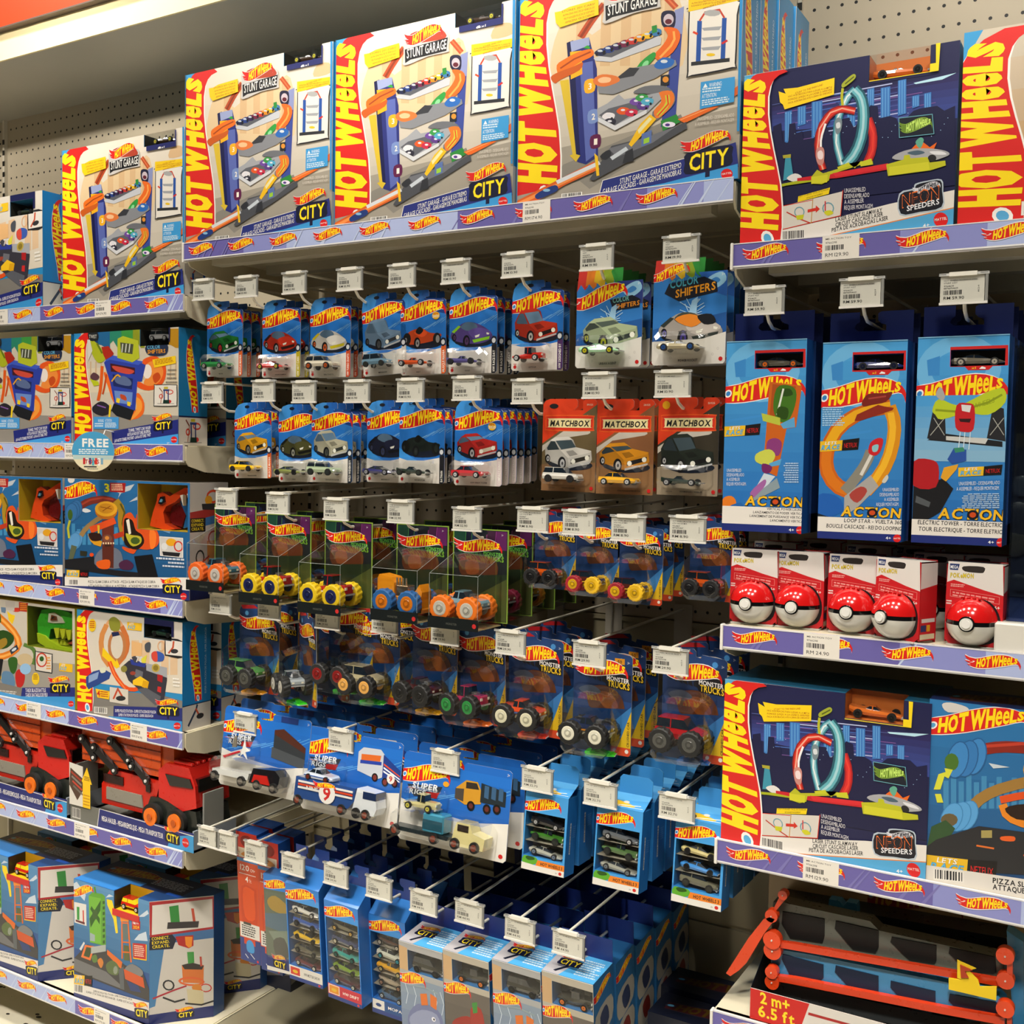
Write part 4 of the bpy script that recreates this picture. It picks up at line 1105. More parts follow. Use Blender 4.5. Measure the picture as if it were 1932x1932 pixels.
def art_tower_side():
    A = Art([(700, 372), (1015, 285), (1040, 1040), (650, 1090)])
    P, R, L, E, B = A.poly, A.rect, A.line, A.ell, A.blob
    P([(600, 300), (1100, 200), (1100, 1100), (600, 1150)], 'C8C2BA'); P([(640, 600), (760, 580), (690, 960), (600, 1000)], '4078A8'); P([(680, 540), (1030, 460), (1030, 510), (700, 590)], '3C6CA0')
    P([(700, 375), (1015, 290), (1025, 460), (690, 550)], 'A82028'); P([(712, 388), (1008, 304), (1015, 450), (700, 536)], 'D8D2CA')
    P([(790, 380), (835, 365), (840, 450), (795, 460)], '2C8838'); L([(905, 370), (915, 440)], 14, 'C04830'); P([(780, 460), (940, 430), (935, 465), (775, 495)], '302C30')
    P([(690, 550), (800, 520), (820, 545), (800, 600), (680, 620)], '141830'); P([(815, 530), (910, 510), (910, 570), (885, 588), (830, 575)], 'B02020'); P([(865, 525), (905, 520), (900, 575), (885, 585), (868, 570)], 'E88820')
    for i, t in enumerate(('CONNECT.', 'EXPAND.', 'CREATE.')): A.text(t, (698, 565 + i * 22), (785, 545 + i * 22), 16, 'E8D020', .03)
    P([(845, 690), (970, 680), (970, 800), (850, 800)], 'D07030'); P([(845, 690), (900, 670), (970, 685), (960, 710), (860, 715)], '302828'); P([(875, 610), (912, 605), (915, 670), (880, 680)], '3C9040'); L([(950, 630), (955, 690)], 12, 'B84838')
    E(900, 790, 70, 24, 'D86030', 14, 0, 12); E(985, 830, 34, 26, 'C83830', 12, 0, 7); E(930, 830, 30, 26, 'D08030', 10); P([(870, 840), (970, 850), (975, 950), (880, 950)], 'C8BC98')
    E(770, 820, 28, 30, '242428', 12, 0, 9); L([(680, 910), (800, 850), (870, 820)], 10, 'A82838'); L([(735, 900), (800, 930), (860, 910)], 12, '28282C'); L([(860, 940), (960, 950), (1040, 920)], 12, '28282C')
    P([(655, 1020), (1040, 955), (1045, 1050), (640, 1110)], '1E2A68'); A.city(812, 1000, 100, -.12, False, 50)
    return A


def art_tower_top():
    A = Art(W=100, H=60)
    A.rect(0, 0, 100, 60, '122048'); A.rect(0, 46, 58, 60, '3888D8'); A.rect(86, 52, 100, 60, '2058C0')
    A.logo((8, 40), (56, 4), (0, -30), red='7A1414', yel='A88818', white='8A8A90'); A.lines(60, 18, 36, 26, 6, 'A8ACC0', .1)
    return A


def action_frame(A, q, name, win):
    (x0, y0), (x1, y1), (x2, y2), (x3, y3) = q
    w, h = x1 - x0, y2 - y1
    S = lambda u, v: (x0 + (x1 - x0) * u + (x3 - x0) * v, y0 + (y1 - y0) * u + (y3 - y0 + ((y2 - y1) - (y3 - y0)) * u) * v)
    A.grad([S(0, 0), S(1, 0), S(1, 1), S(0, 1)], '4AA0DC', '1A62B0', 10)
    A.ell(*S(.45, .17), w * .38, h * .13, '6CB4E4', 24, -.2, w * .16); A.poly([S(.1, .12), S(.24, .1), S(.24, .2), S(.12, .2)], '3A88CC')
    for k in (.44, .50): A.line([S(0, k), S(.6, k - .04)], h * .012, '3C8CD0')
    A.logo(S(0, .335), (w * .985, 0), (0, -h * .135), eye='2C80C8')
    a, b, c, d = win
    B = [S(a - .02, b - .01), S(c + .02, b - .01), S(c + .02, d + .012), S(a + .75 * (c - a), d + .014), S(a + .68 * (c - a), d + .032), S(a + .3 * (c - a), d + .032), S(a + .24 * (c - a), d + .014), S(a - .02, d + .012)]
    A.poly(B, 'C82020'); A.text('x1', S(a + .36 * (c - a), d + .026), S(a + .44 * (c - a), d + .026), h * .011, 'F0D020', .02)
    A.poly([S(a + .5 * (c - a), d + .026), S(a + .55 * (c - a), d + .014), S(a + .62 * (c - a), d + .02), S(a + .62 * (c - a), d + .027)], 'F0F0F0')
    return S, w, h


def action_foot(A, S, w, h, lines, y0=.885):
    o = S(.22, y0); A.text('ACTION', S(.26, y0), S(.94, y0), h * .045, 'F0B820', .05, .15, None, '14141C', .07)
    A.ell(*S(.62, y0 - .02), w * .06, h * .022, '14141C', 14); A.ell(*S(.62, y0 - .02), w * .035, h * .012, 'C84818', 12)
    n = len(lines); A.poly([S(0, y0 + .008), S(1, y0 + .008), S(1, .965), S(0, .965)], 'E4DED6')
    st = (.957 - y0 - .012) / n
    for i, (t, l) in enumerate(lines): A.text(t, S(l, y0 + .005 + st * (i + .85)), S(.96, y0 + .005 + st * (i + .85)), h * st * .6, '18181C', .03, .1)
    A.poly([S(0, .965), S(1, .965), S(1, 1), S(0, 1)], '1E2C74'); A.mattel(*S(.91, .983), w * .045); A.text('4+', S(.78, .99), S(.84, .99), h * .013, 'F0F0F0', .03)


ACT_Q = [[(50, 478), (575, 452), (530, 1700), (45, 1675)], [(650, 488), (1185, 470), (1150, 1745), (640, 1710)], [(1240, 455), (1845, 425), (1780, 1770), (1225, 1735)]]


def art_action(k):
    q = ACT_Q[k]; win = (.37, .066, .96, .145)
    A = Art(q); A.hole = win
    S, w, h = action_frame(A, q, '', win)
    P, R, L, E, B = A.poly, A.rect, A.line, A.ell, A.blob
    if k == 0:
        P([(330, 745), (540, 770), (500, 1040), (440, 1050), (380, 1350), (290, 1310), (310, 1080)], 'C86018'); P([(350, 760), (500, 775), (460, 1000), (330, 990)], 'A84C14')
        B([(375, 790), (440, 765), (500, 800), (495, 900), (450, 1000), (390, 1000), (355, 920)], '40701C'); B([(400, 800), (460, 790), (480, 830), (420, 840)], '284810'); L([(420, 790), (380, 960)], 12, 'E0E4D8'); B([(390, 910), (450, 920), (440, 990), (380, 970)], '28480C')
        P([(280, 950), (400, 980), (400, 1030), (290, 1000)], 'B8C040'); P([(400, 1020), (490, 975), (495, 1040), (420, 1050)], '58A0D0')
        B([(320, 1130), (370, 1110), (410, 1140), (390, 1220), (320, 1200)], '883878'); B([(250, 1210), (330, 1180), (370, 1220), (330, 1280), (250, 1260)], 'C8CC50'); P([(330, 1270), (410, 1240), (400, 1280), (340, 1290)], '58A0D0')
        B([(290, 1270), (350, 1290), (330, 1330), (290, 1320)], '702060'); P([(300, 1330), (370, 1350), (260, 1480), (210, 1490)], 'C8D4E0'); B([(215, 1450), (300, 1370), (310, 1400), (250, 1480)], 'A060A0'); P([(300, 1420), (380, 1360), (400, 1420), (200, 1520)], '8898A0')
        B([(45, 1490), (100, 1470), (130, 1510), (100, 1560), (45, 1590)], 'E07820'); B([(80, 1540), (160, 1510), (170, 1560), (100, 1600)], '2060A8')
        A.race(48, 1030, 228, 72, -.06)
        for i, t in enumerate(('UNASSEMBLED', 'DESENSAMBLADO', 'A ASSEMBLER', 'REQUER MONTAGEM.')): A.text(t, (68, 1322 + 28 * i), (68 + (90, 108, 82, 122)[i], 1322 + 28 * i), 20, 'D8DCE4')
        A.lines(415, 1265, 100, 130, 9, 'A8C4E0', .2, 0, True)
        action_foot(A, S, w, h, [('VERTICAL POWER LAUNCH', .52), ('LANZAMIENTO DE PODER VERTICAL', .36), ('LANCEMENT DE PUISSANCE VERTICAL', .32), ('LANCAMENTO VERTICAL', .56)], .87)
    elif k == 1:
        out = [(1080, 900), (900, 930), (760, 1020), (690, 1150), (680, 1280), (740, 1390), (850, 1440)]
        L(out, 90, 'C86014'); L(out[:4], 60, 'E8A818'); L(out[3:], 60, 'D87414')
        L([(1070, 900), (1110, 1010), (1090, 1180), (1030, 1320), (930, 1430)], 84, 'D88C14'); L([(1080, 940), (1100, 1060), (1060, 1240), (980, 1370)], 40, 'F0B428')
        L([(960, 1180), (930, 1260), (860, 1360), (800, 1430)], 66, '888478'); L([(965, 1200), (900, 1330)], 20, 'D8D4CC')
        P([(800, 1460), (960, 1330), (1010, 1400), (880, 1530), (800, 1580)], 'A8A4A0'); B([(830, 1450), (900, 1400), (940, 1430), (880, 1500)], 'A84038')
        B([(955, 1130), (1000, 1100), (1035, 1110), (1020, 1180), (985, 1210), (945, 1190)], 'C82028'); B([(968, 1150), (1005, 1140), (1000, 1180), (972, 1185)], '88C0C8')
        B([(900, 870), (940, 820), (1040, 815), (1090, 810), (1050, 870), (960, 890), (910, 900)], '782018'); P([(870, 950), (1000, 890), (1040, 900), (1100, 910), (1090, 925), (890, 990), (855, 990)], '8A2818'); L([(940, 850), (1050, 835)], 10, 'A84038')
        B([(640, 1450), (740, 1450), (790, 1500), (780, 1560), (640, 1590)], '1C5CB0'); P([(640, 1560), (760, 1600), (700, 1720), (640, 1700)], '14202C'); B([(1030, 1370), (1060, 1330), (1070, 1350), (1050, 1380)], 'C8C8C0')
        A.lines(655, 900, 140, 125, 9, 'A8D0EC', .2); A.race(640, 1110, 248, 72, -.05)
        for i, t in enumerate(('UNASSEMBLED', 'DESENSAMBLADO', 'A ASSEMBLER', 'REQUER MONTAGEM.')):
            ww = (100, 118, 90, 138)[i]; A.text(t, (1136 - ww, 1432 + 30 * i), (1136, 1432 + 30 * i), 21, 'D8DCE4')
        action_foot(A, S, w, h, [('LOOP STAR - VUELTA 360', .30), ('BOUCLE CASCADE - REI DO LOOPING', .10)], .885)
    else:
        P([(1340, 880), (1480, 850), (1790, 1130), (1400, 1130)], '3C98D4')
        A.grad([S(0, .3), S(1, .3), S(1, .62), S(0, .62)], '4098D8', '88B4D0', 6)
        P([(1330, 1110), (1430, 1080), (1790, 1130), (1790, 1165), (1310, 1120)], '1A1C20'); P([(1430, 1095), (1700, 1110), (1680, 1145), (1430, 1120)], 'C8C8C4')
        for a, b in ((1350, 1420), (1730, 1800)): P([(a, 900), (b, 920), (b + 10, 1130), (a - 40, 1110)], '242428'); L([(a, 980), (b, 1090)], 5, 'A8A8A0'); L([(b, 980), (a - 20, 1090)], 5, 'A8A8A0')
        B([(1340, 930), (1380, 860), (1500, 900), (1600, 860), (1700, 810), (1800, 790), (1810, 880), (1700, 960), (1560, 950), (1400, 990), (1360, 960)], 'B8C828'); L([(1360, 930), (1500, 940), (1700, 880), (1790, 830)], 14, '889818'); A.text('WHEELS', (1600, 925), (1740, 880), 34, '889818', .0)
        B([(1360, 830), (1390, 780), (1420, 840), (1400, 870)], 'A8A8A8')
        B([(1495, 900), (1560, 885), (1610, 910), (1605, 1050), (1550, 1070), (1490, 1040)], 'C01C24'); P([(1525, 895), (1590, 900), (1580, 945), (1530, 935)], 'D8D8D8'); P([(1510, 985), (1590, 985), (1580, 1010), (1520, 1005)], '301014')
        for x in (1520, 1550, 1585): L([(x, 1070), (x - 10, 1180)], 5, 'D8E4EC')
        P([(1480, 1170), (1560, 1180), (1560, 1250), (1470, 1270), (1440, 1240)], '2850A0'); P([(1480, 1170), (1540, 1165), (1550, 1190), (1490, 1200)], '388868')
        P([(1420, 1290), (1510, 1270), (1500, 1300), (1430, 1380), (1400, 1350)], 'E0A028'); P([(1410, 1360), (1440, 1380), (1480, 1420), (1400, 1560), (1260, 1640), (1228, 1640), (1232, 1400)], '141418'); B([(1232, 1250), (1330, 1240), (1385, 1280), (1370, 1410), (1232, 1400)], 'B01820'); P([(1250, 1460), (1340, 1500), (1330, 1530), (1245, 1500)], '505458')
        A.race(1510, 1285, 280, 62, -.04)
        A.text('UNASSEMBLED - DESENSAMBLADO', (1515, 1400), (1772, 1395), 22, 'D8E0E8'); A.text('A ASSEMBLER - REQUER MONTAGEM.', (1500, 1432), (1768, 1428), 22, 'D8E0E8'); A.lines(1500, 1450, 268, 95, 8, 'A8C4E0', .3, 0, True)
        action_foot(A, S, w, h, [('ELECTRIC TOWER - TORRE ELECTRICA', .06), ('TOUR ELECTRIQUE - TORRE ELETRICA', .07)], .885)
    A.line([S(0, .002), S(1, .002)], 8, '88C0E4')
    return A


# ------------------------------------------------------------------ prints for the hanging cards
CARD_OUT = [(0, 28), (3, 14), (12, 4), (28, 0), (66, 0), (68, 4), (68, 13), (60, 14), (60, 20), (104, 20), (108, 24), (108, 161), (104, 165), (4, 165), (0, 161)]


def art_basic(col, kind, series, scol, name, dark='1A1C22', wheel='A8A8A8', new=False, glass='6A8AA8', sub=None):
    A = Art(W=108, H=165)
    A.poly(CARD_OUT, '2A78CC')
    A.poly([(0, 28), (3, 14), (12, 4), (28, 0), (44, 0), (30, 30), (0, 44)], '3C90DC'); A.poly([(40, 0), (60, 0), (56, 24), (34, 26)], '1E62B4'); A.poly([(52, 0), (66, 0), (68, 4), (68, 13), (60, 14), (52, 12)], '1C58A8')
    A.poly([(56, 16), (104, 20), (108, 26), (108, 50), (70, 40)], '1A3C84'); A.text('109/250', (88, 25), (102, 25), 2.6, 'C8D8E8')
    A.poly([(0, 50), (60, 44), (108, 70), (108, 125), (0, 118)], '2474CC')
    for i in range(6): A.line([(10 + i * 17, 92 - i * 5), (50 + i * 17, 78 - i * 7)], .9, '78B4E8')
    A.poly([(0, 96), (28, 114), (46, 122), (0, 120)], '3C96E4')
    A.ell(38, 9, 7, 3.4, '0A1020', 10)
    A.logo((0, 57), (107, -1), (0, -34), eye='3888D8')
    A.car(4, 56 if kind != 'van' else 52, 94, col, dark, glass, kind, wheel)
    A.poly([(0, 116), (20, 121), (60, 121), (108, 113), (108, 161), (104, 165), (4, 165), (0, 161)], 'DCD6CE')
    A.poly([(97, 112), (108, 110), (108, 161), (104, 165), (97, 165)], scol)
    A.text(series, (104.5, 162), (104.5, 162 - min(44, 3.6 * len(series))), 5, 'F0ECE4' if scol not in ('DCD6CE',) else '201820', .03, up=(-5, 0))
    A.poly([(95, 100), (100, 95), (107, 97), (108, 106), (102, 113), (95, 108)], '202838'); A.ell(101.5, 104, 4.4, 5, 'D8DCE0', 8)
    A.ell(8, 158, 3.4, 3.4, 'C82020', 12); A.text(name, (38, 160.5), (38 + 1.9 * len(name), 160.5), 2.6, '28282C', .03)
    if new:
        A.ell(85, 52, 9, 7.5, 'F0B820', 12); A.text('NEW', (79, 50), (91, 50), 3.6, 'C02018', .03); A.text('2025', (77, 55.5), (93, 55.5), 4.6, 'F8F4E8', .04)
    if sub: A.text(sub, (24, 12), (42, 12), 5, '101828', .02)
    return A


MB_OUT = [(0, 10), (5, 3), (14, 0), (66, 0), (70, 4), (70, 13), (66, 17), (62, 20), (80, 20), (80, 5), (84, 1), (102, 1), (108, 6), (108, 161), (104, 165), (4, 165), (0, 161)]


def art_matchbox(col, kind, name, bg, dark, num):
    A = Art(W=108, H=165)
    A.poly(MB_OUT, 'D83C18')
    A.poly([(0, 80), (108, 10), (108, 125), (0, 125)], bg); A.poly([(0, 84), (90, 28), (96, 60), (0, 110)], 'C8C0B4'); A.poly([(0, 95), (30, 72), (108, 60), (108, 125), (0, 125)], bg)
    A.poly([(0, 118), (108, 112), (108, 165), (0, 165)], '8A6440' if col != '202820' else '9A8A74')
    A.blob([(6, 34), (12, 29), (96, 29), (102, 34), (102, 52), (96, 57), (12, 57), (6, 52)], 'E85820'); A.blob([(8, 35), (13, 31), (95, 31), (100, 35), (100, 51), (95, 55), (13, 55), (8, 51)], 'D0301C')
    A.blob([(12, 37), (16, 35), (92, 35), (96, 37), (96, 49), (92, 51), (16, 51), (12, 49)], 'E8D8A0')
    A.text('MATCHBOX', (15, 48.5), (93, 48.5), 10, '141418', .06, .15)
    A.text(num, (88, 12), (100, 12), 3.2, 'F0D8C0'); A.ell(22, 13, 9, 4.5, '18181C', 14) if num != '51/125' else A.ell(14, 13, 7, 7, 'E8A818', 14)
    A.ell(38, 12, 4, 2.6, '0A0A0C', 8) if False else None
    A.car(4, 66, 98, col, dark, '405058', kind, 'B0B0B0')
    A.ell(101, 158, 3.4, 3.4, 'C82020', 12); A.text('LIFETIME', (16, 160), (28, 160), 2, '404040'); A.text(name, (42, 160), (42 + 1.9 * len(name), 160), 2.6, '28282C', .03)
    return A


CS_OUT = [(0, 40), (4, 26), (16, 12), (34, 4), (78, 4), (84, 8), (84, 18), (80, 24), (74, 26), (74, 28), (126, 28), (130, 32), (130, 176), (126, 180), (4, 180), (0, 176)]


def art_shift(k):
    A = Art(W=130, H=180)
    A.poly(CS_OUT, '2E78C4')
    for i, c in enumerate(('C03028', 'D87820', 'D8B020', '88A028', '2C8838')):
        x = i * 17; A.poly([(x, 42 - i * 8), (x + 4, 4), (x + 24, 4), (x + 22, 34), (x + 16, 40 - i), (x + 8, 30)], c)
    A.poly([(80, 28), (130, 28), (130, 70), (100, 60)], '28387C' if k == 0 else '2860B4')
    A.blob([(92, 44), (104, 34), (122, 30), (128, 44), (112, 56), (98, 54)], '90C4E4'); A.blob([(98, 46), (110, 38), (118, 44), (106, 50)], '3C80C4')
    A.text('3+', (120, 36), (125, 36), 4, 'F0F0F0')
    if k == 0:
        A.logo((2, 76), (98, -14), (0, -34), flame=True)
        A.poly([(66, 60), (110, 54), (126, 62), (124, 76), (74, 80)], '181C28'); A.text('COLOR', (72, 66), (104, 63), 9, '68A8A0', .04); A.text('SHIFTERS', (78, 77), (124, 72), 8, 'E89020', .04)
    else:
        A.logo((0, 40), (64, -10), (0, -20), flame=True)
        A.poly([(28, 44), (90, 36), (112, 46), (114, 62), (46, 74), (20, 60)], '181C28'); A.text('COLOR', (30, 52), (80, 46), 13, '48A8C0', .04); A.text('SHIFTERS', (40, 68), (110, 58), 13, 'F0A020', .04)
    A.poly([(0, 120), (30, 112), (130, 96), (130, 140), (0, 140)], '2058A0')
    for i in range(16):
        a = i * .7; A.line([(70 + 6 * math.cos(a), 94 + 3 * math.sin(a)), (70 + 22 * math.cos(a * 1.7), 84 + 14 * math.sin(a))], 1.2, 'B0D4EC')
    A.poly([(64, 96), (70, 74), (80, 68), (78, 96)], '9CC8E8')
    A.car(12, 80, 112, 'A4B08C' if k == 0 else 'B8B0A8', '2C3430', '505C54', 'muscle' if k == 0 else 'sport', 'A0A020' if k == 0 else '483C90')
    if k == 1: A.blob([(40, 104), (66, 96), (90, 106), (70, 118)], 'E88828'); A.blob([(80, 100), (104, 98), (112, 112), (92, 114)], '14161C')
    A.poly([(0, 140), (90, 138), (130, 128), (130, 176), (126, 180), (4, 180), (0, 176)], 'DCD8D0')
    for i in range(9): A.ell(6 + (i * 37) % 120, 146 + (i * 13) % 30, 1.6, 2, 'B8B4B0', 8, 0, .5)
    A.ell(122, 172, 3.6, 3.6, 'C82020', 12); A.text('URBAN AGENT' if k == 0 else 'POWER ROCKET', (48, 175), (82, 175), 4, '303034', .03)
    return A


def mt_logo(A, x, y, w, glow=False):
    h = w * .30
    for i in range(9): A.poly([(x + w * (.02 + i * .09), y + h * (.55 + .06 * i)), (x + w * (.08 + i * .09), y + h * (.62 + .06 * i)), (x + w * (.10 + i * .09), y + h * (.95 + .05 * i)), (x + w * (.02 + i * .09), y + h * (.8 + .06 * i))], '2C6C28' if glow else '181820')
    A.poly([(x + w * .45, y + h * .5), (x + w * 1.0, y + h * .62), (x + w * .99, y + h * 1.5), (x + w * .56, y + h * 1.35)], '14281C' if glow else '101018')
    A.logo((x + w * .06, y + h * .78), (w * .88, h * .28), (0, -h * 1.0), flame=True, outl=.05)
    A.text('MONSTER', (x + w * .56, y + h * .98), (x + w * .97, y + h * 1.08), h * .24, '68C048' if glow else 'E8E4E0', .04)
    A.text('TRUCKS', (x + w * .58, y + h * 1.33), (x + w * .98, y + h * 1.44), h * .34, '7CB830' if glow else 'E8C020', .04)


def art_mtglow():
    A = Art(W=126, H=210)
    A.rect(0, 0, 126, 210, '88A840'); A.rect(2.5, 2.5, 123.5, 208, '141C20')
    for x0, x1, c in ((3, 30, '144030'), (30, 44, '101830'), (44, 52, '182850'), (52, 66, '101428'), (76, 96, '3C1838'), (98, 122, '5A1C58')): A.rect(x0, 4, x1, 46, c)
    for x in (30, 44, 78, 98): A.line([(x, 4), (x - 3, 50)], .8, '50A050' if x < 60 else 'A83898')
    A.blob([(46, 3), (76, 3), (78, 12), (62, 16), (46, 12)], '0A1420')
    A.text('3+', (110, 14), (114, 14), 4, 'E0E0E0')
    mt_logo(A, 10, 26, 108, True)
    A.blob([(20, 70), (60, 62), (100, 74), (96, 110), (40, 116), (16, 100)], '5A2C14'); A.blob([(30, 78), (56, 72), (60, 100), (34, 104)], '8A4418')
    A.poly([(3, 110), (123, 100), (123, 207), (3, 207)], '20301C'); A.poly([(60, 150), (123, 110), (123, 207), (60, 207)], '4A5428')
    return A


def art_mt(k=0):
    A = Art(W=108, H=180)
    out = [(0, 14), (4, 8), (24, 8), (26, 2), (52, 0), (56, 4), (56, 12), (64, 14), (66, 8), (104, 12), (108, 16), (108, 176), (104, 180), (4, 180), (0, 176)]
    A.poly(out, '1C4078')
    A.poly([(0, 20), (60, 30), (108, 26), (108, 90), (0, 80)], '16305C'); A.ell(20, 20, 5, 5, '58A0D8', 8); A.ell(88, 22, 5, 5, '4890D0', 8); A.ell(70, 36, 3, 3, '3C80C0', 8)
    A.poly([(4, 4), (40, 2), (52, 8), (8, 12)], 'B82028')
    if k == 1: A.rect(76, 18, 94, 28, 'D89020'); A.text('50', (81, 26), (89, 26), 5, '101018', .03)
    A.text('3+', (99, 26), (103, 26), 4, 'E8E8E8')
    mt_logo(A, 6, 26, 100)
    A.blob([(30, 74), (60, 66), (88, 80), (94, 108), (60, 112), (30, 104)], '5A3018'); A.blob([(44, 80), (70, 78), (84, 100), (60, 104)], '8A4C1C'); A.blob([(10, 76), (34, 68), (52, 78), (30, 86)], '485468')
    A.poly([(0, 110), (108, 100), (108, 176), (104, 180), (4, 180), (0, 176)], '143868'); A.poly([(70, 130), (108, 96), (108, 150), (80, 150)], '3474B0')
    A.poly([(84, 168), (108, 104), (108, 172), (94, 172)], 'D8B018'); A.poly([(84, 166), (108, 166), (108, 176), (104, 180), (80, 180)], 'C84018'); A.text('CRUSHED CAR', (105, 164), (105, 122), 4, '18181C', .03, up=(-4, 0)); A.ell(101, 172, 3.5, 3.5, 'E0DCD4', 10)
    return A


def art_rig(k):
    A = Art(W=250, H=200)
    out = [(0, 10), (5, 2), (10, 0), (96, 0), (100, 3), (130, 3), (132, 16), (108, 18), (110, 24), (142, 24), (143, 6), (148, 3), (244, 3), (250, 8), (250, 194), (244, 200), (6, 200), (0, 194)]
    A.poly(out, '1E66C0'); A.grad([(0, 20), (250, 20), (250, 130), (0, 130)], '2070CC', '1E5CB0', 5)
    for i in range(9): A.line([(10 + i * 26, 110 - i * 5), (80 + i * 24, 88 - i * 6)], 1.6, '5CA4E0')
    A.logo((0, 66), (112, -2), (0, -42), eye='3888D8')
    A.poly([(12, 74), (96, 66), (84, 92), (30, 98)], '28303C'); A.text('SUPER', (24, 80), (86, 77), 13, 'E0E4E8', .05, .15); A.text('RIGS', (18, 94), (56, 92), 11, 'D0D4D8', .05, .15); A.poly([(58, 84), (90, 80), (84, 94), (56, 96)], 'A82020')
    A.text('3+', (240, 16), (245, 16), 6, 'F0F0F0')
    P = A.poly
    if k == 0:
        P([(150, 40), (176, 34), (240, 70), (240, 90), (150, 66)], '50281C'); P([(150, 50), (240, 84), (240, 100), (150, 84)], '303438'); P([(146, 82), (240, 98), (240, 122), (146, 108)], '484C50'); P([(166, 4), (214, 4), (214, 18), (166, 18)], '203878')
    elif k == 1:
        P([(140, 40), (152, 28), (196, 26), (206, 36), (206, 88), (190, 96), (140, 84)], 'C4C8D0'); P([(148, 44), (198, 40), (196, 54), (148, 58)], 'D86828'); P([(146, 58), (200, 54), (200, 62), (146, 66)], '2840A0'); P([(204, 36), (248, 66), (248, 104), (204, 90)], '203C88')
        for i in range(3): P([(206, 56 + i * 8), (248, 78 + i * 6), (248, 81 + i * 6), (206, 60 + i * 8)], ('E05020', 'F0F0F0', 'F0F0F0')[i])
        for x, y in ((186, 92), (212, 98), (236, 96)): A.ell(x, y, 8, 10, '181010', 12); A.ell(x, y, 5, 6.5, '783028', 10)
        A.ell(226, 88, 10, 12, 'E8E0D8', 12); A.text('9', (222, 94), (230, 94), 12, 'B82020', .05)
    else:
        P([(128, 60), (150, 40), (176, 40), (186, 60), (186, 86), (150, 94), (128, 84)], 'C89028'); P([(150, 44), (174, 43), (180, 56), (150, 58)], '302820'); P([(126, 62), (146, 60), (146, 88), (126, 84)], '484038'); P([(184, 40), (240, 50), (240, 82), (184, 82)], '1C2830')
        for x in (192, 208, 224): P([(x, 44), (x + 10, 45), (x + 10, 72), (x, 70)], '385C80')
        for x, y in ((164, 94), (200, 94), (222, 90)): A.ell(x, y, 9, 11, '100C0C', 12); A.ell(x, y, 5, 6, '602820', 10)
        A.ell(104, 58, 7, 6, 'F0A020', 12)
    P([(0, 108), (60, 122), (170, 130), (250, 116), (250, 194), (244, 200), (6, 200), (0, 194)], 'DCD8D0')
    A.ell(238, 188, 5, 5, 'C82020', 12)
    return A


def boxtop_logo(A, x, y, w, h):
    A.logo((x, y), (w, 0), (0, -h))


def art_three(sel):
    A = Art(W=90, H=160)
    A.hole = (.03, .25, .95, .82)
    A.rect(0, 0, 90, 160, '4498D8')
    A.logo((0, 37), (76, 0), (0, -28), eye='3888D8')
    A.poly([(0, 126), (10, 122), (26, 130), (36, 138), (90, 138), (90, 142), (0, 142)], '3078B8'); A.blob([(2, 136), (12, 128), (30, 132), (34, 142), (16, 150), (2, 146)], '58A028'); A.blob([(8, 134), (20, 130), (28, 136), (14, 140)], '285010')
    A.poly([(34, 136), (90, 136), (90, 148), (30, 148)], 'E07C20'); A.text('HOT WHEELS 3', (40, 145.5), (86, 145.5), 6, '18181C', .05, 0)
    A.poly([(0, 146), (30, 148), (90, 148), (90, 160), (0, 160)], 'DCD8D0'); A.ell(82, 154, 3.4, 3.4, 'C82020', 12); A.text('3+', (72, 156), (76, 156), 3, '28282C')
    return A


def art_three_side():
    A = Art(W=80, H=160)
    A.rect(0, 0, 80, 160, '2070B8'); A.rect(28, 52, 36, 116, 'DCD8D0'); A.text('HOT WHEELS 3', (34.5, 112), (34.5, 56), 5, '28282C', .04, up=(-5, 0)); A.line([(44, 104), (44, 128)], 1.2, '0C2C58'); A.lines(50, 60, 24, 26, 6, '5890C8')
    return A


def art_five(name, bc, badge):
    A = Art(W=98, H=275)
    A.hole = (.03, .17, .975, .85)
    A.rect(0, 0, 98, 275, '2C7CD0'); A.poly([(0, 30), (98, 30), (98, 60), (0, 60)], '3C90DC')
    A.logo((0, 42), (88, 0), (0, -36), eye='3888D8')
    A.poly([(0, 234), (98, 234), (98, 275), (0, 275)], 'D8D4CC' if bc == 'w' else bc)
    A.poly([(2, 236), (34, 236), (34, 262), (2, 262)], 'E8E4DC'); A.poly([(4, 238), (32, 238), (32, 260), (4, 260)], badge); A.ell(18, 250, 8, 5, 'D8B020' if badge != 'E0DCD4' else '1C3C78', 10)
    A.text(name, (44, 254), (90, 254), 8, 'F0ECE4' if bc != 'w' else '38383C', .03); A.rect(0, 264, 98, 275, '203880'); A.ell(88, 269.5, 3.4, 3.4, 'C82020', 10)
    return A


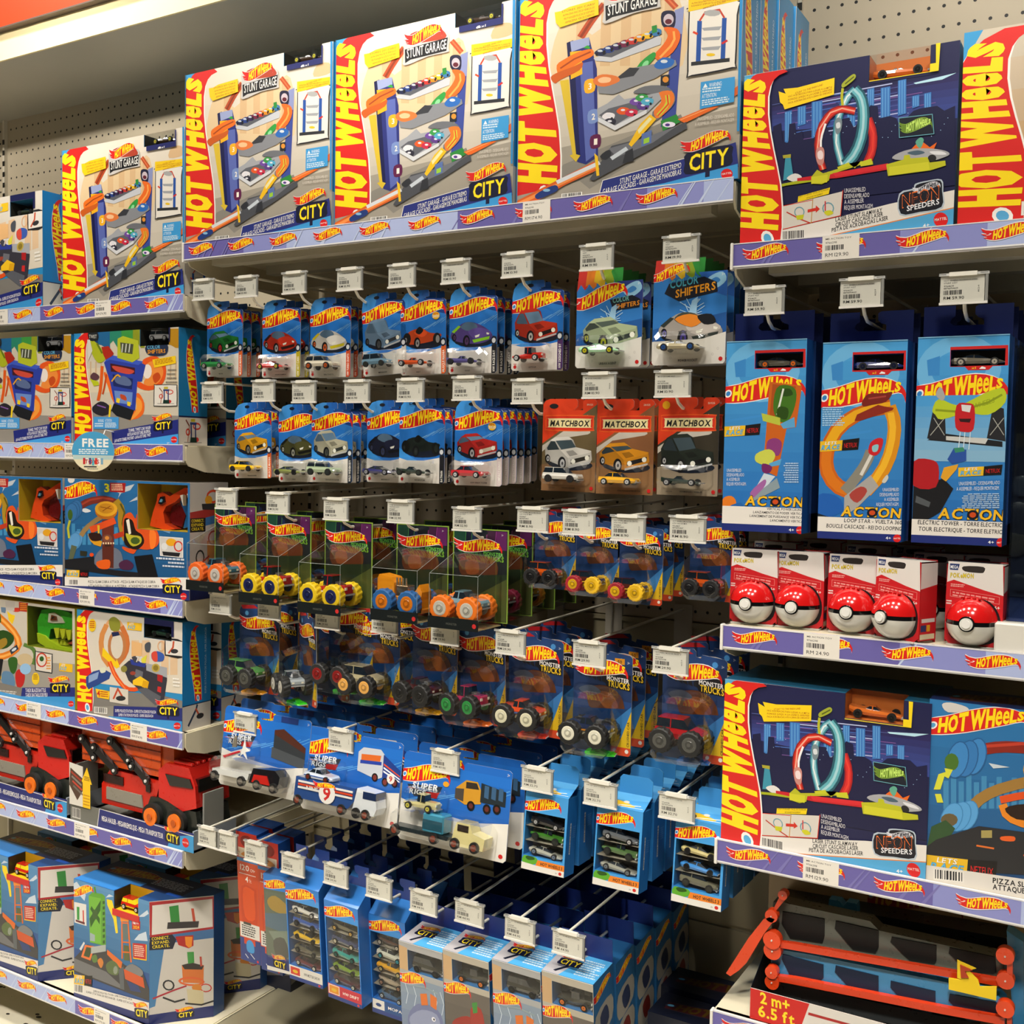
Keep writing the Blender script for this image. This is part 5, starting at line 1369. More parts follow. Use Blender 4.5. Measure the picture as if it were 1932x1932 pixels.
def art_cityfront(k):
    A = Art(W=105, H=210)
    A.hole = (.20, .06, .99, .235)
    A.rect(0, 0, 105, 210, 'B4AC9C' if k % 2 else 'A8A8A8'); A.poly([(0, 8), (20, 10), (20, 50), (0, 50)], 'C8A478')
    if k % 2 == 0:
        A.grad([(0, 60), (105, 60), (105, 210), (0, 210)], '8898A8', '6878A0', 5)
        for x in (10, 30, 80, 96): A.line([(x, 70), (x + 8, 90), (x + 2, 110)], 1, 'E0E8F0')
        A.blob([(16, 130), (40, 104), (80, 100), (100, 118), (96, 160), (84, 190), (50, 210), (30, 180), (18, 156)], '7078A0'); A.blob([(24, 150), (60, 146), (92, 140), (84, 190), (54, 206), (34, 180)], '201824')
        A.blob([(20, 132), (50, 112), (86, 112), (92, 136), (60, 144), (26, 148)], '9098B8'); A.ell(78, 122, 5, 4, 'E8E8F0', 10); A.ell(79, 122, 2, 2, '101010', 8)
        for i in range(9): A.poly([(28 + i * 7, 146), (34 + i * 7, 145), (31 + i * 7, 158)], 'F0ECE4'); A.poly([(36 + i * 5, 196), (41 + i * 5, 196), (38 + i * 5, 184)], 'F0ECE4')
        A.poly([(48, 84), (64, 80), (66, 100), (50, 104)], 'D87028'); A.poly([(72, 78), (88, 82), (86, 104), (72, 100)], 'D87028'); A.line([(20, 74), (60, 70), (90, 74)], 3, '90A0A8'); A.blob([(36, 180), (56, 170), (66, 196), (44, 206)], '3C6828')
    else:
        A.grad([(0, 60), (105, 60), (105, 210), (0, 210)], '686058', '484440', 5)
        A.blob([(14, 130), (30, 112), (60, 104), (74, 130), (76, 170), (60, 196), (30, 200), (12, 180)], '982820'); A.blob([(24, 150), (60, 146), (70, 180), (40, 196), (24, 180)], '281010'); A.blob([(60, 90), (84, 84), (92, 120), (84, 160), (66, 140)], 'A03028')
        for i in range(7): A.poly([(26 + i * 6, 150), (31 + i * 6, 150), (28 + i * 6, 160)], 'E8D8C8')
        A.poly([(64, 78), (76, 74), (76, 92), (66, 96)], '3C8838'); A.ell(34, 128, 4, 4, 'E8C040', 8); A.ell(82, 150, 8, 10, 'C04838', 10)
    A.logo((0, 72), (62, 4), (0, -24), eye='3888D8')
    A.line([(0, 0), (105, 0)], 2, 'E8E8E8')
    return A


def art_citytop():
    A = Art(W=105, H=80)
    A.rect(0, 0, 105, 80, '50A8E0'); A.poly([(0, 0), (55, 0), (34, 80), (0, 80)], 'B8B4B8'); A.poly([(36, 44), (42, 46), (24, 72), (18, 70)], '101428')
    A.city(14, 24, 44, 0, False, 24); A.lines(58, 14, 44, 56, 8, 'D0E4F0', .3)
    return A


def art_cityside():
    A = Art(W=80, H=210)
    A.rect(0, 0, 80, 210, '2868A0'); A.logo((6, 34), (64, -10), (0, -18), flame=True, small=True)
    for j in range(3):
        A.blob([(8, 56 + j * 52), (70, 46 + j * 52), (72, 86 + j * 52), (10, 98 + j * 52)], 'A8A49C'); A.blob([(24, 64 + j * 52), (50, 54 + j * 52), (60, 80 + j * 52), (36, 90 + j * 52)], ('303C60', '7A2820', '303038')[j])
    return A


def art_track():
    A = Art(W=70, H=300)
    A.rect(0, 0, 70, 300, 'D04818'); A.rect(0, 0, 70, 60, 'B02818'); A.ell(36, 20, 22, 14, '701810', 14); A.rect(6, 36, 64, 58, 'D8C8B0'); A.blob([(14, 52), (36, 42), (58, 50), (40, 56)], 'D08018'); A.rect(0, 60, 70, 68, '2C7CC0')
    A.text('120', (10, 88), (40, 88), 13, 'F0E8E0', .02); A.text('CM+', (44, 88), (60, 88), 7, 'F0E8E0'); A.line([(6, 96), (62, 96)], 1.4, 'F0E8E0'); A.text('4', (26, 114), (36, 114), 13, 'F0E8E0', .02); A.text('ft', (40, 114), (46, 114), 9, 'F0E8E0')
    A.blob([(12, 126), (58, 126), (62, 132), (62, 200), (54, 208), (16, 208), (10, 200)], 'C83E0C'); A.blob([(18, 130), (52, 130), (54, 140), (54, 196), (20, 196)], 'E05010')
    A.rect(2, 210, 68, 244, 'DCD8D0'); A.rect(14, 208, 40, 214, '404038'); A.lines(8, 216, 52, 26, 5, '383838', .3)
    A.rect(0, 246, 70, 300, '24387C'); A.poly([(14, 244), (52, 244), (52, 260), (14, 260)], 'C8401C'); A.blob([(22, 256), (34, 248), (46, 256), (46, 276), (24, 276)], '3890D0'); A.line([(16, 284), (26, 292)], 2, 'D8DCE0'); A.line([(34, 280), (48, 290)], 2, 'D8DCE0'); A.ell(58, 294, 3.4, 3, 'C82020', 8)
    return A


def art_ballpack(v):
    A = Art(W=75, H=120)
    out = [(2, 2), (72, 0), (75, 50), (75, 112), (68, 118), (8, 120), (0, 112), (0, 50)]
    A.poly(out, 'C81C24'); A.poly([(2, 0), (73, 0), (75, 44), (50, 38), (10, 26), (1, 30)], 'E0DAD4')
    A.poly([(4, 3), (17, 3), (15, 12), (4, 12)], '203468'); A.text('MEGA', (5, 10), (15, 10), 4.6, 'F0F0F0', .03); A.blob([(22, 6), (48, 5), (49, 12), (44, 14), (24, 13)], '302A28')
    A.text('POKeMON', (5, 23), (36, 22), 6.5, 'D8C020', .05, 0, None, '28386C', .04)
    A.lines(6, 32, 20, 5, 2, 'E8A8A0'); A.line([(6, 40), (70, 46), (70, 56), (6, 50)], .6, 'E88880', True); A.lines(9, 43, 56, 8, 2, 'E89890', .1, .1); A.text('6+', (64, 64), (71, 64), 5, 'F0E8E0', .03)
    A.lines(1, 56, 7, 7, 2, 'F0E8E0')
    A.blob([(8, 70), (20, 54), (38, 50), (58, 54), (70, 70), (73, 90), (66, 110), (40, 117), (10, 110), (3, 90)], '181014')
    return A


def strip_art(L, spans, shades, phase, x0=0, big=1.0):
    """price rail print, L metres long; spans: price stickers as (start, text)"""
    n = max(2, int(L / .14))
    A = Art(W=L * 1000, H=38)
    rnd = random.Random(int(L * 100) + int(phase * 10))
    shade = lambda t: '6A62A8' if (t % 1.0) < .42 else ('B0BCE4' if (t % 1.0) > .55 else '8C90CC')
    W_ = L * 1000
    k = 0
    x = 0
    while x < W_:
        A.rect(x, 0, min(W_, x + 20), 38, shade((x / 900 + phase)))
        x += 20
    for i in range(int(W_ / 55)):
        x = rnd.random() * W_
        if shade(x / 900 + phase) == '6A62A8' : c = '7A74B4'
        else: c = 'C4D0EC'
        A.poly([(x, 38), (x + 2 + 5 * rnd.random(), 38), (x + 30, 0), (x + 28, 0)], c)
    A.rect(0, 0, W_, 1.6, 'E4E2E4'); A.rect(0, 35.5, W_, 38, 'EAE8E8')
    x = 28
    while x < W_ - 60:
        A.logo((x, 27), (64 * big, 0), (0, -21 * big), flame=True, outl=.06)
        x += 118
    for s, t in spans:
        s *= 1000
        A.rect(s, .5, s + 56, 38.5, 'E8E2D8'); A.text('MB ACTION TOY', (s + 5, 7), (s + 44, 7), 2.6, '28282C', .01); A.text('9766298', (s + 5, 13), (s + 22, 13), 3, '28282C', .01)
        A.bars(s + 5, 15, 28, 9, 0, 16, None); A.text(t, (s + 5, 33), (s + 40, 33), 5.6, '1C1C20', .0)
    return A


def ticket_art(l1, num, price):
    A = Art(W=62, H=42)
    A.rect(0, 0, 62, 42, 'F0ECE2'); 
    for i, t in enumerate(l1): A.text(t, (5, 8.5 + i * 4), (5 + 1.9 * len(t), 8.5 + i * 4), 2.3, '201E1C', .015)
    A.text(num, (5, 17.5), (19, 17.5), 2.6, '201E1C', .015); A.text('887961' + num[1:7], (5, 21), (25, 21), 2.4, '201E1C', .015); A.bars(5, 22.5, 26, 8.5, 0, 16, None); A.text(price, (5, 37.5), (34, 37.5), 4.6, '201E1C', .01); A.text('AC2-9', (55, 28), (55, 17), 2.2, '201E1C', .0, up=(-2.2, 0))
    return A
# ------------------------------------------------------------------ the shop fitting
WY = 0.45
XL0, XM0, XR0, XR1 = -3.093, -1.843, -0.593, 0.657
ZS = {'L1': 1.847, 'L2': 1.516, 'L3': 1.169, 'L4': 0.870, 'L5': 0.599, 'L6': 0.157, 'M': 1.956, 'R1': 1.849, 'R2': 1.232, 'R3': 0.875, 'R4': 0.584}


def structmat(name, base, kind):
    m = bpy.data.materials.new(name)
    m.use_nodes = True
    nt = m.node_tree; n, l = nt.nodes, nt.links
    b = n['Principled BSDF']
    b.inputs['Roughness'].default_value = .5
    tc = n.new('ShaderNodeTexCoord')
    def math_(op, a, v=None):
        q = n.new('ShaderNodeMath'); q.operation = op
        l.new(a, q.inputs[0])
        if v is not None:
            if hasattr(v, 'type'): l.new(v, q.inputs[1])
            else: q.inputs[1].default_value = v
        return q.outputs[0]
    mix = n.new('ShaderNodeMix'); mix.data_type = 'RGBA'
    mix.inputs[6].default_value = hx(base)
    if kind == 'peg':
        sp = n.new('ShaderNodeSeparateXYZ'); l.new(tc.outputs['Object'], sp.inputs[0])
        fx = math_('SUBTRACT', math_('FRACT', math_('DIVIDE', sp.outputs[0], .0266)), .5)
        fz = math_('SUBTRACT', math_('FRACT', math_('DIVIDE', sp.outputs[2], .0375)), .5)
        fx = math_('MULTIPLY', fx, .0266); fz = math_('MULTIPLY', fz, .0375)
        d = math_('ADD', math_('MULTIPLY', fx, fx), math_('MULTIPLY', fz, fz))
        l.new(math_('LESS_THAN', d, .0032 ** 2), mix.inputs[0])
        mix.inputs[7].default_value = (.003, .003, .003, 1)
    elif kind == 'shard':
        mp = n.new('ShaderNodeMapping'); mp.inputs['Scale'].default_value = (26, 40, 1); mp.inputs['Rotation'].default_value = (0, 0, .5); l.new(tc.outputs['Object'], mp.inputs[0])
        v = n.new('ShaderNodeTexVoronoi'); v.inputs['Scale'].default_value = 1; l.new(mp.outputs[0], v.inputs['Vector'])
        w = n.new('ShaderNodeTexNoise'); w.inputs['Scale'].default_value = 9; l.new(tc.outputs['Object'], w.inputs['Vector'])
        th = math_('MULTIPLY', w.outputs['Fac'], .42)
        l.new(math_('LESS_THAN', v.outputs['Distance'], th), mix.inputs[0])
        mix.inputs[7].default_value = (.02, .018, .015, 1)
        b.inputs['Roughness'].default_value = .25
    else:
        no = n.new('ShaderNodeTexNoise'); no.inputs['Scale'].default_value = 6; no.inputs['Detail'].default_value = 3
        l.new(tc.outputs['Object'], no.inputs['Vector']); l.new(no.outputs['Fac'], mix.inputs[0])
        c = hx(base); mix.inputs[7].default_value = tuple(x * .9 for x in c[:3]) + (1,)
        if kind == 'sheen': b.inputs['Roughness'].default_value = .33; b.inputs['Metallic'].default_value = .35
    l.new(mix.outputs[2], b.inputs['Base Color'])
    return m


def struct(name, mb, m):
    o = mb.build(name)
    if m is not None:
        o.data.materials.clear(); o.data.materials.append(m)
        for p in o.data.polygons: p.material_index = 0
    o['kind'] = 'structure'
    return o


M_PEG = structmat('pegboard', 'B4A892', 'peg')
M_PANEL = structmat('panel', 'A2977A', 'plain')
M_SOF = structmat('soffit', 'B8B6AE', 'sheen')
for i, (a, b) in enumerate(((XL0 - .03 - 1.25, XL0 - .03), (XL0 - .024, -1.868), (-1.860, -.628), (-.620, XR1 + .6))):
    m = MB(); m.box(a, b, WY, WY + .012, 1.16, 2.525, 'B8AD9C'); struct('wall_back', m, M_PEG)
    m = MB()
    z = 0.10
    for z0, z1 in ((.10, .52), (.53, .93), (.94, 1.15)):
        m.box(a + .004, b - .004, WY, WY + .012, z0, z1, 'A89F84')
    m.box(a, b, WY + .006, WY + .02, .0, 1.16, '6E6654')
    if i == 2:
        for zz in (1.145, 1.13, .93):
            for k in range(5): m.box(a + .12 + k * .24, a + .132 + k * .24, WY - .002, WY + .01, zz - .14, zz - .02, '8A8068')
        m.box(a, b, WY - .006, WY, 1.148, 1.158, 'A89F84'); m.box(a, b, WY - .006, WY, .925, .937, 'A89F84')
    struct('wall_back', m, M_PANEL)
for x in (XL0 - .027, -1.864, -.624):
    m = MB(); m.box(x - .004, x + .004, WY - .012, WY + .02, 0, 2.525, 'C8C0B0', 'paint')
    for k in range(60): m.box(x - .0045, x + .0045, WY - .0125, WY - .011, .5 + k * .033, .515 + k * .033, '181612', 'paint')
    tag(m.build('trim_upright'), kind='structure')
m = MB(); m.box(-5, 2.2, .112, WY + .02, 2.522, 2.56, 'B0AC9A'); struct('ceiling', m, M_SOF)
zf = at(0, 64, .108)[2]
m = MB(); m.box(-5, 2.2, .106, .112, 2.518, zf, 'F2E0B0', 'paint'); tag(m.build('trim_fascia'), kind='structure')
m = MB(); m.box(-5, 2.2, .090, .112, zf + .004, zf + .5, 'E83A02', 'paint'); m.box(-5, 2.2, .086, .112, zf, zf + .004, '5A4A40', 'paint'); tag(m.build('trim_orange_band'), kind='structure')
m = MB(); m.box(-6, 3, -4.5, WY + .1, -.02, 0, 'E8E2D2'); struct('floor', m, structmat('speckled_floor', 'DCD6C2', 'shard'))

CREAM = 'DCD3B8'


def shelf(key, x0, x1, spans, phase, label, depth=.44, logo_big=1.0, lim=None):
    z = ZS[key]
    s = thing('shelf', label, 'shelf', (x0, 0, z))
    L = x1 - x0
    m = MB(); m.box(.004, L - .004, .004, depth, -.020, -.002, CREAM, 'paint'); m.box(.004, L - .004, .0, .012, -.036, -.002, CREAM, 'paint')
    m.box(.05, L - .05, .03, .06, -.046, -.020, 'B8B2A0', 'paint'); m.box(.05, L - .05, depth - .10, depth - .07, -.05, -.020, 'B8B2A0', 'paint')
    m.box(.05, L - .05, .20, .23, -.04, -.020, 'B8B2A0', 'paint')
    m.build('deck', s)
    for x in (0.0, L - .004):
        m = MB(); m.xf = Matrix.Translation((x, 0, 0)) @ Matrix.Rotation(PI / 2, 4, 'Z')
        m.prism([(.004, -.004), (depth, -.004), (depth, -.085), (.06, -.062), (.012, -.048), (.004, -.036)], -.004, 0, CREAM, 'paint'); m.build('bracket', s)
    m = MB(); m.box(.002, L - .002, -.006, .0, -.040, .0, 'E6E2E0', 'plastic'); m.box(-.002, .003, -.009, .004, -.042, .001, 'ECE8E0', 'plastic', .001)
    a, b = lim or (0, L)
    A = strip_art(b - a, spans, None, phase, big=logo_big)
    m.art(A, (a, -.006, -.038), (b - a, 0, 0), (0, 0, .038), (0, -1, 0))
    m.build('price_rail', s)
    return s


vis = (.52, 1.25)
shelf('L1', XL0, XM0, [(.06, 'RM 149.90'), (.44, 'RM 174.90')], .75, 'white shelf of the left bay, topmost, carrying a tall garage carton', lim=vis)
shelf('L2', XL0, XM0, [(.33, 'RM 174.90')], .62, 'white shelf of the left bay with the round FREE wobbler on its rail', lim=vis)
shelf('L3', XL0, XM0, [(.38, 'RM 199.90')], .70, 'white shelf of the left bay under the two cobra cartons', lim=vis)
shelf('L4', XL0, XM0, [(.18, 'RM 199.90'), (.56, 'RM 174.90')], .64, 'white shelf of the left bay under the dinosaur and police cartons', lim=vis)
shelf('L5', XL0, XM0, [(.36, 'RM 149.90')], .72, 'white shelf of the left bay under the two orange haulers', lim=vis)
shelf('L6', XL0, XM0, [(.43, 'RM 179.90')], .60, 'lowest white shelf of the left bay, near the speckled floor', lim=vis)
shelf('M', XM0, XR0, [(.86, 'RM 174.90')], .22, 'long white shelf on top of the middle bay carrying three garage cartons')
shelf('R1', XR0, XR1, [(.145, 'RM 129.90')], .15, 'topmost white shelf of the right bay under the night city carton', lim=(0, .62))
shelf('R2', XR0, XR1, [(.135, 'RM 24.90')], .12, 'white shelf of the right bay under the row of red and white balls', lim=(0, .62))
shelf('R3', XR0, XR1, [(.145, 'RM 129.90')], .05, 'white shelf of the right bay under the lower night city carton', lim=(0, .62))
shelf('R4', XR0, XR1, [], .02, 'lowest white shelf of the right bay under the track hauler', lim=(0, .62))

s = thing('base_deck', 'cream painted steel base deck at the foot of the middle bay', 'shelf', (XM0, 0, ZS['L6']))
m = MB(); m.box(.006, 1.244, .0, .44, -.03, 0, 'B4AC90', 'metal', .003); m.build('deck', s)
m = MB(); m.box(.006, 1.244, .30, .31, -.155, -.03, '5A5444', 'paint'); m.build('kick_plate', s)

# round wobbler on rail L2, turned towards the aisle
r = .046
p = at(176, 852, -.045)
s = thing('shelf_wobbler', 'round blue and sand promotional disc reading FREE on the shelf rail', 'sign', (p[0] - r * math.cos(.75), p[1] - r * math.sin(.75), p[2] - r), (0, 0, .75))
A = Art(W=100, H=100)
A.ell(50, 50, 50, 50, 'E8DCB8', 40); A.T = [t for t in A.T]
top = [(50 + 50 * math.cos(t), 50 - 50 * math.sin(t)) for t in [PI * (i / 20) * 1.12 - .19 for i in range(21)]]
A.poly(top, '48A0D0'); A.poly([(1, 60), (99, 60), (96, 70), (4, 70)], 'B8D0CC')
A.text('FREE', (24, 38), (86, 38), 20, 'F4F4F0', .06, .0); A.lines(16, 44, 72, 14, 3, 'E8F0F0', .2)
for i, c in enumerate(('C82028', 'E8E4E0', '28488C', '50B0C8', 'E03828', 'F0F0F0', '78A8C8')): A.rect(26 + i * 7, 66, 31 + i * 7, 82 + (i % 2) * 3, c)
A.text('TOYS', (30, 80), (64, 80), 10, 'B82028', .04); A.line([(28, 88), (58, 88)], 3, '282838'); A.lines(36, 92, 26, 4, 1, '808070')
m = MB(); m.cyl((r, .0, r), (r, .0012, r), r, 'E8DCB8', 'print', 40)
m.art(A, (0, 0, 0), (2 * r, 0, 0), (0, 0, 2 * r), (0, -1, 0)); m.build('disc', s)
m = MB(); m.tube([(r + .02, .002, 2 * r - .012), (r + .024, .014, 2 * r + .004), (r + .05, .040, 2 * r - .002)], .0012, 'E8E8E8', 'plastic'); m.build('stem', s)


# ------------------------------------------------------------------ little vehicles
CARK = {  # sections: x, z0, zbelt, half width ; cabin: x, z, half width
    'muscle': ([(-.5, .07, .15, .17), (-.47, .05, .20, .20), (-.2, .05, .205, .21), (.15, .05, .195, .21), (.44, .05, .17, .20), (.5, .07, .13, .18)], [(-.33, .20, .17), (-.2, .30, .14), (.0, .30, .14), (.16, .195, .17)]),
    'sport': ([(-.5, .07, .14, .18), (-.44, .045, .17, .22), (-.2, .045, .17, .22), (.1, .045, .15, .21), (.4, .045, .12, .22), (.5, .05, .08, .17)], [(-.34, .165, .15), (-.16, .235, .11), (.0, .225, .11), (.2, .145, .15)]),
    'suv': ([(-.5, .09, .22, .18), (-.47, .08, .24, .20), (-.1, .08, .24, .20), (.2, .08, .235, .20), (.46, .08, .21, .19), (.5, .10, .16, .17)], [(-.47, .24, .17), (-.43, .37, .14), (.05, .37, .14), (.2, .235, .17)]),
    'rod': ([(-.5, .10, .16, .15), (-.3, .08, .18, .16), (-.02, .07, .22, .16), (.1, .07, .24, .13), (.46, .08, .25, .12), (.5, .09, .22, .11)], [(-.08, .22, .15), (-.08, .40, .13), (.14, .40, .13), (.16, .23, .13)]),
    'open': ([(-.5, .10, .20, .10), (-.4, .06, .18, .14), (-.1, .05, .16, .15), (.2, .05, .14, .13), (.42, .05, .10, .08), (.5, .05, .07, .05)], [(-.2, .16, .07), (-.12, .22, .05), (-.02, .21, .05), (.08, .14, .06)]),
    'van': ([(-.5, .09, .24, .18), (-.46, .08, .27, .20), (-.1, .08, .27, .20), (.25, .08, .26, .20), (.46, .08, .22, .19), (.5, .10, .18, .17)], [(-.46, .27, .18), (-.42, .42, .16), (.1, .42, .16), (.24, .26, .17)]),
    'pickup': ([(-.5, .09, .20, .19), (-.47, .08, .22, .20), (-.1, .08, .22, .20), (.2, .08, .215, .20), (.46, .08, .20, .19), (.5, .10, .16, .18)], [(-.14, .22, .17), (-.1, .33, .14), (.08, .33, .14), (.2, .22, .17)]),
}


def dk(c, k):
    c = hx(c); return tuple(min(1, v * k) for v in c[:3]) + (1,)


def car3d(mb, L, kind, col, stripe=None, wheel='B8B8B8', glass='18222C', wheels=True, m='gloss'):
    body, cab = CARK[kind]
    R = []
    for x, z0, zb, w in body:
        R.append([(x * L, -w * L * .9, z0 * L), (x * L, -w * L, (z0 + zb) / 2 * L), (x * L, -w * L * .86, zb * L), (x * L, w * L * .86, zb * L), (x * L, w * L, (z0 + zb) / 2 * L), (x * L, w * L * .9, z0 * L)])
    mb.loft(R, col, m)
    R = []
    zt = max(c[1] for c in cab)
    for x, z, w in cab:
        R.append([(x * L, -w * L, z * L), (x * L, w * L, z * L)])
    # glasshouse: side polygons and roof
    lo = min(c[1] for c in cab) - .01
    x0, x1 = cab[0][0], cab[-1][0]; w0 = cab[0][2]
    (xa, za, wa), (xb, zb2, wb) = cab[1], cab[2]
    for sg in (-1, 1):
        q = [(x0 * L, sg * w0 * L, cab[0][1] * L), (x1 * L, sg * w0 * L, cab[-1][1] * L), (xb * L, sg * wb * L, zb2 * L), (xa * L, sg * wa * L, za * L)]
        mb.face(q if sg < 0 else q[::-1], glass, 'gloss')
        xm = (xa + xb) / 2 * L
        p = [(xm - .012 * L, sg * (w0 + .006) * L, (lo + .01) * L), (xm + .012 * L, sg * (w0 + .006) * L, (lo + .01) * L), (xm + .01 * L, sg * (wa + .006) * L, za * L), (xm - .01 * L, sg * (wa + .006) * L, za * L)]
        mb.face(p if sg < 0 else p[::-1], col, m)
    mb.face([(x0 * L, -w0 * L, cab[0][1] * L), (xa * L, -wa * L, za * L), (xa * L, wa * L, za * L), (x0 * L, w0 * L, cab[0][1] * L)], glass, 'gloss')
    mb.face([(xb * L, -wb * L, zb2 * L), (x1 * L, -w0 * L, cab[-1][1] * L), (x1 * L, w0 * L, cab[-1][1] * L), (xb * L, wb * L, zb2 * L)], glass, 'gloss')
    mb.box(xa * L - .01 * L, xb * L + .01 * L, -wa * L * 1.04, wa * L * 1.04, za * L - .006 * L, za * L + .008 * L, col, m)
    if stripe:
        mb.box(-.46 * L, .42 * L, -.212 * L, .212 * L, .105 * L, .13 * L, stripe, m)
    # lamps, bumpers
    zf = body[-1][2] * L
    for sg in (-1, 1): mb.box(.485 * L, .505 * L, sg * .11 * L - .03 * L, sg * .11 * L + .03 * L, zf * .72, zf * .95, 'F0ECD8', 'gloss')
    mb.box(.47 * L, .512 * L, -.16 * L, .16 * L, .055 * L, .085 * L, 'A8A8A8', 'plastic')
    if wheels:
        r = .082 * L if kind not in ('suv', 'van', 'rod') else .095 * L
        for sx in (-.31, .31):
            for sg in (-1, 1):
                yy = sg * .205 * L
                mb.cyl((sx * L, yy - .03 * L, r), (sx * L, yy + .03 * L, r), r, '141416', 'rubber', 14)
                mb.cyl((sx * L, yy + sg * .026 * L, r), (sx * L, yy + sg * .034 * L, r), r * .62, wheel, 'metal', 12)
                mb.cyl((sx * L, yy + sg * .030 * L, r), (sx * L, yy + sg * .037 * L, r), r * .18, '303034', 'plastic', 6)


_wh = {}


def tyre(parent, x, y, z, r, w, col, hub):
    k = (round(r, 4), w, col, hub)
    if k not in _wh:
        mb = MB()
        n = 56
        prof = [(-w / 2, .62), (-w / 2 * .98, .86), (-w / 2 * .78, .985), (0, 1.0), (w / 2 * .78, .985), (w / 2 * .98, .86), (w / 2, .62)]
        R = []
        for yy, q in prof:
            R.append([(r * q * (1 if (i % 4 < 2 or q < .9) else .95) * math.cos(2 * PI * i / n + yy * 14), yy, r * q * (1 if (i % 4 < 2 or q < .9) else .95) * math.sin(2 * PI * i / n + yy * 14)) for i in range(n)][::-1])
        mb.loft(R, col, 'rubber', True)
        for sg in (-1, 1):
            mb.cyl((0, sg * w * .49, 0), (0, sg * w * .53, 0), r * .60, hub, 'plastic', 18, r * .52)
            mb.cyl((0, sg * w * .52, 0), (0, sg * w * .56, 0), r * .34, dk(hub, .6), 'plastic', 12, r * .3)
            mb.cyl((0, sg * w * .55, 0), (0, sg * w * .60, 0), r * .16, hub, 'plastic', 8)
        o = mb.build('wheel', parent); _wh[k] = o.data
    else:
        o = bpy.data.objects.new('wheel', _wh[k]); COL.objects.link(o); o.parent = parent
    o.location = (x, y, z)
    return o


def monster(parent, x, y, z, L, kind, col, tcol, hub, rot=0.0, cab2=None, chassis='B8B0A0', rear=None):
    """toy_truck part with four wheel sub-parts; x,y,z = centre at wheel bottom"""
    mb = MB(); lift = .19 * L
    r = .25 * L
    mb.xf = Matrix.Translation((0, 0, lift)) @ Matrix.Diagonal((1.06, 1.1, 1.22, 1))
    if kind == 'hearse':
        mb.loft([[(a * L, -.15 * L, .12 * L), (a * L, -.15 * L, b * L), (a * L, .15 * L, b * L), (a * L, .15 * L, .12 * L)] for a, b in ((-.52, .40), (-.48, .46), (-.2, .42), (-.14, .34))], col, 'plastic')
        mb.box(-.18 * L, .14 * L, -.11 * L, .11 * L, .08 * L, .30 * L, 'A08868', 'vac', .01 * L)
        for k in range(4): mb.cyl((-.12 * L + k * .07 * L, -.09 * L, .26 * L), (-.12 * L + k * .07 * L, -.09 * L, .42 * L), .018 * L, 'E0D8C0', 'vac', 8)
        mb.loft([[(a * L, -.14 * L, c * L), (a * L, -.14 * L, b * L), (a * L, .14 * L, b * L), (a * L, .14 * L, c * L)] for a, b, c in ((.12, .18, .04), (.3, .20, .02), (.42, .34, .0), (.48, .22, -.06), (.46, .1, -.12))], col, 'plastic')
        mb.box(-.45 * L, .4 * L, -.12 * L, .12 * L, .0, .13 * L, col, 'plastic', .01 * L)
    else:
        car3d(mb, L * .92, kind, col, cab2, wheels=False)
    if kind == 'rod' or kind == 'pickup':
        mb.box(.16 * L, .28 * L, -.06 * L, .06 * L, .2 * L, .27 * L, 'B0B0B0', 'vac')
    mb.at(0, 0, 0)
    for sg in (-1, 1):
        mb.tube([(-.32 * L, sg * .10 * L, r), (-.1 * L, sg * .08 * L, r * 1.1), (.1 * L, sg * .08 * L, r * 1.1), (.32 * L, sg * .10 * L, r)], .016 * L, chassis, 'plastic', 6)
        for a in (-.28, .28): mb.tube([(a * L, sg * .12 * L, r), (a * .7 * L, sg * .10 * L, lift + .1 * L)], .012 * L, chassis, 'plastic', 6)
    for a in (-.30, .30): mb.cyl((a * L, -.24 * L, r), (a * L, .26 * L, r), .022 * L, '303030', 'plastic', 8)
    o = mb.build('toy_truck', parent)
    o.location = (x, y, z); o.rotation_euler = (0, 0, rot)
    for a in (-.30, .30):
        for sg in (-1, 1):
            tyre(o, a * L, sg * .27 * L, r, r, .20 * L, (rear if (rear and a < 0) else tcol), hub)
    return o


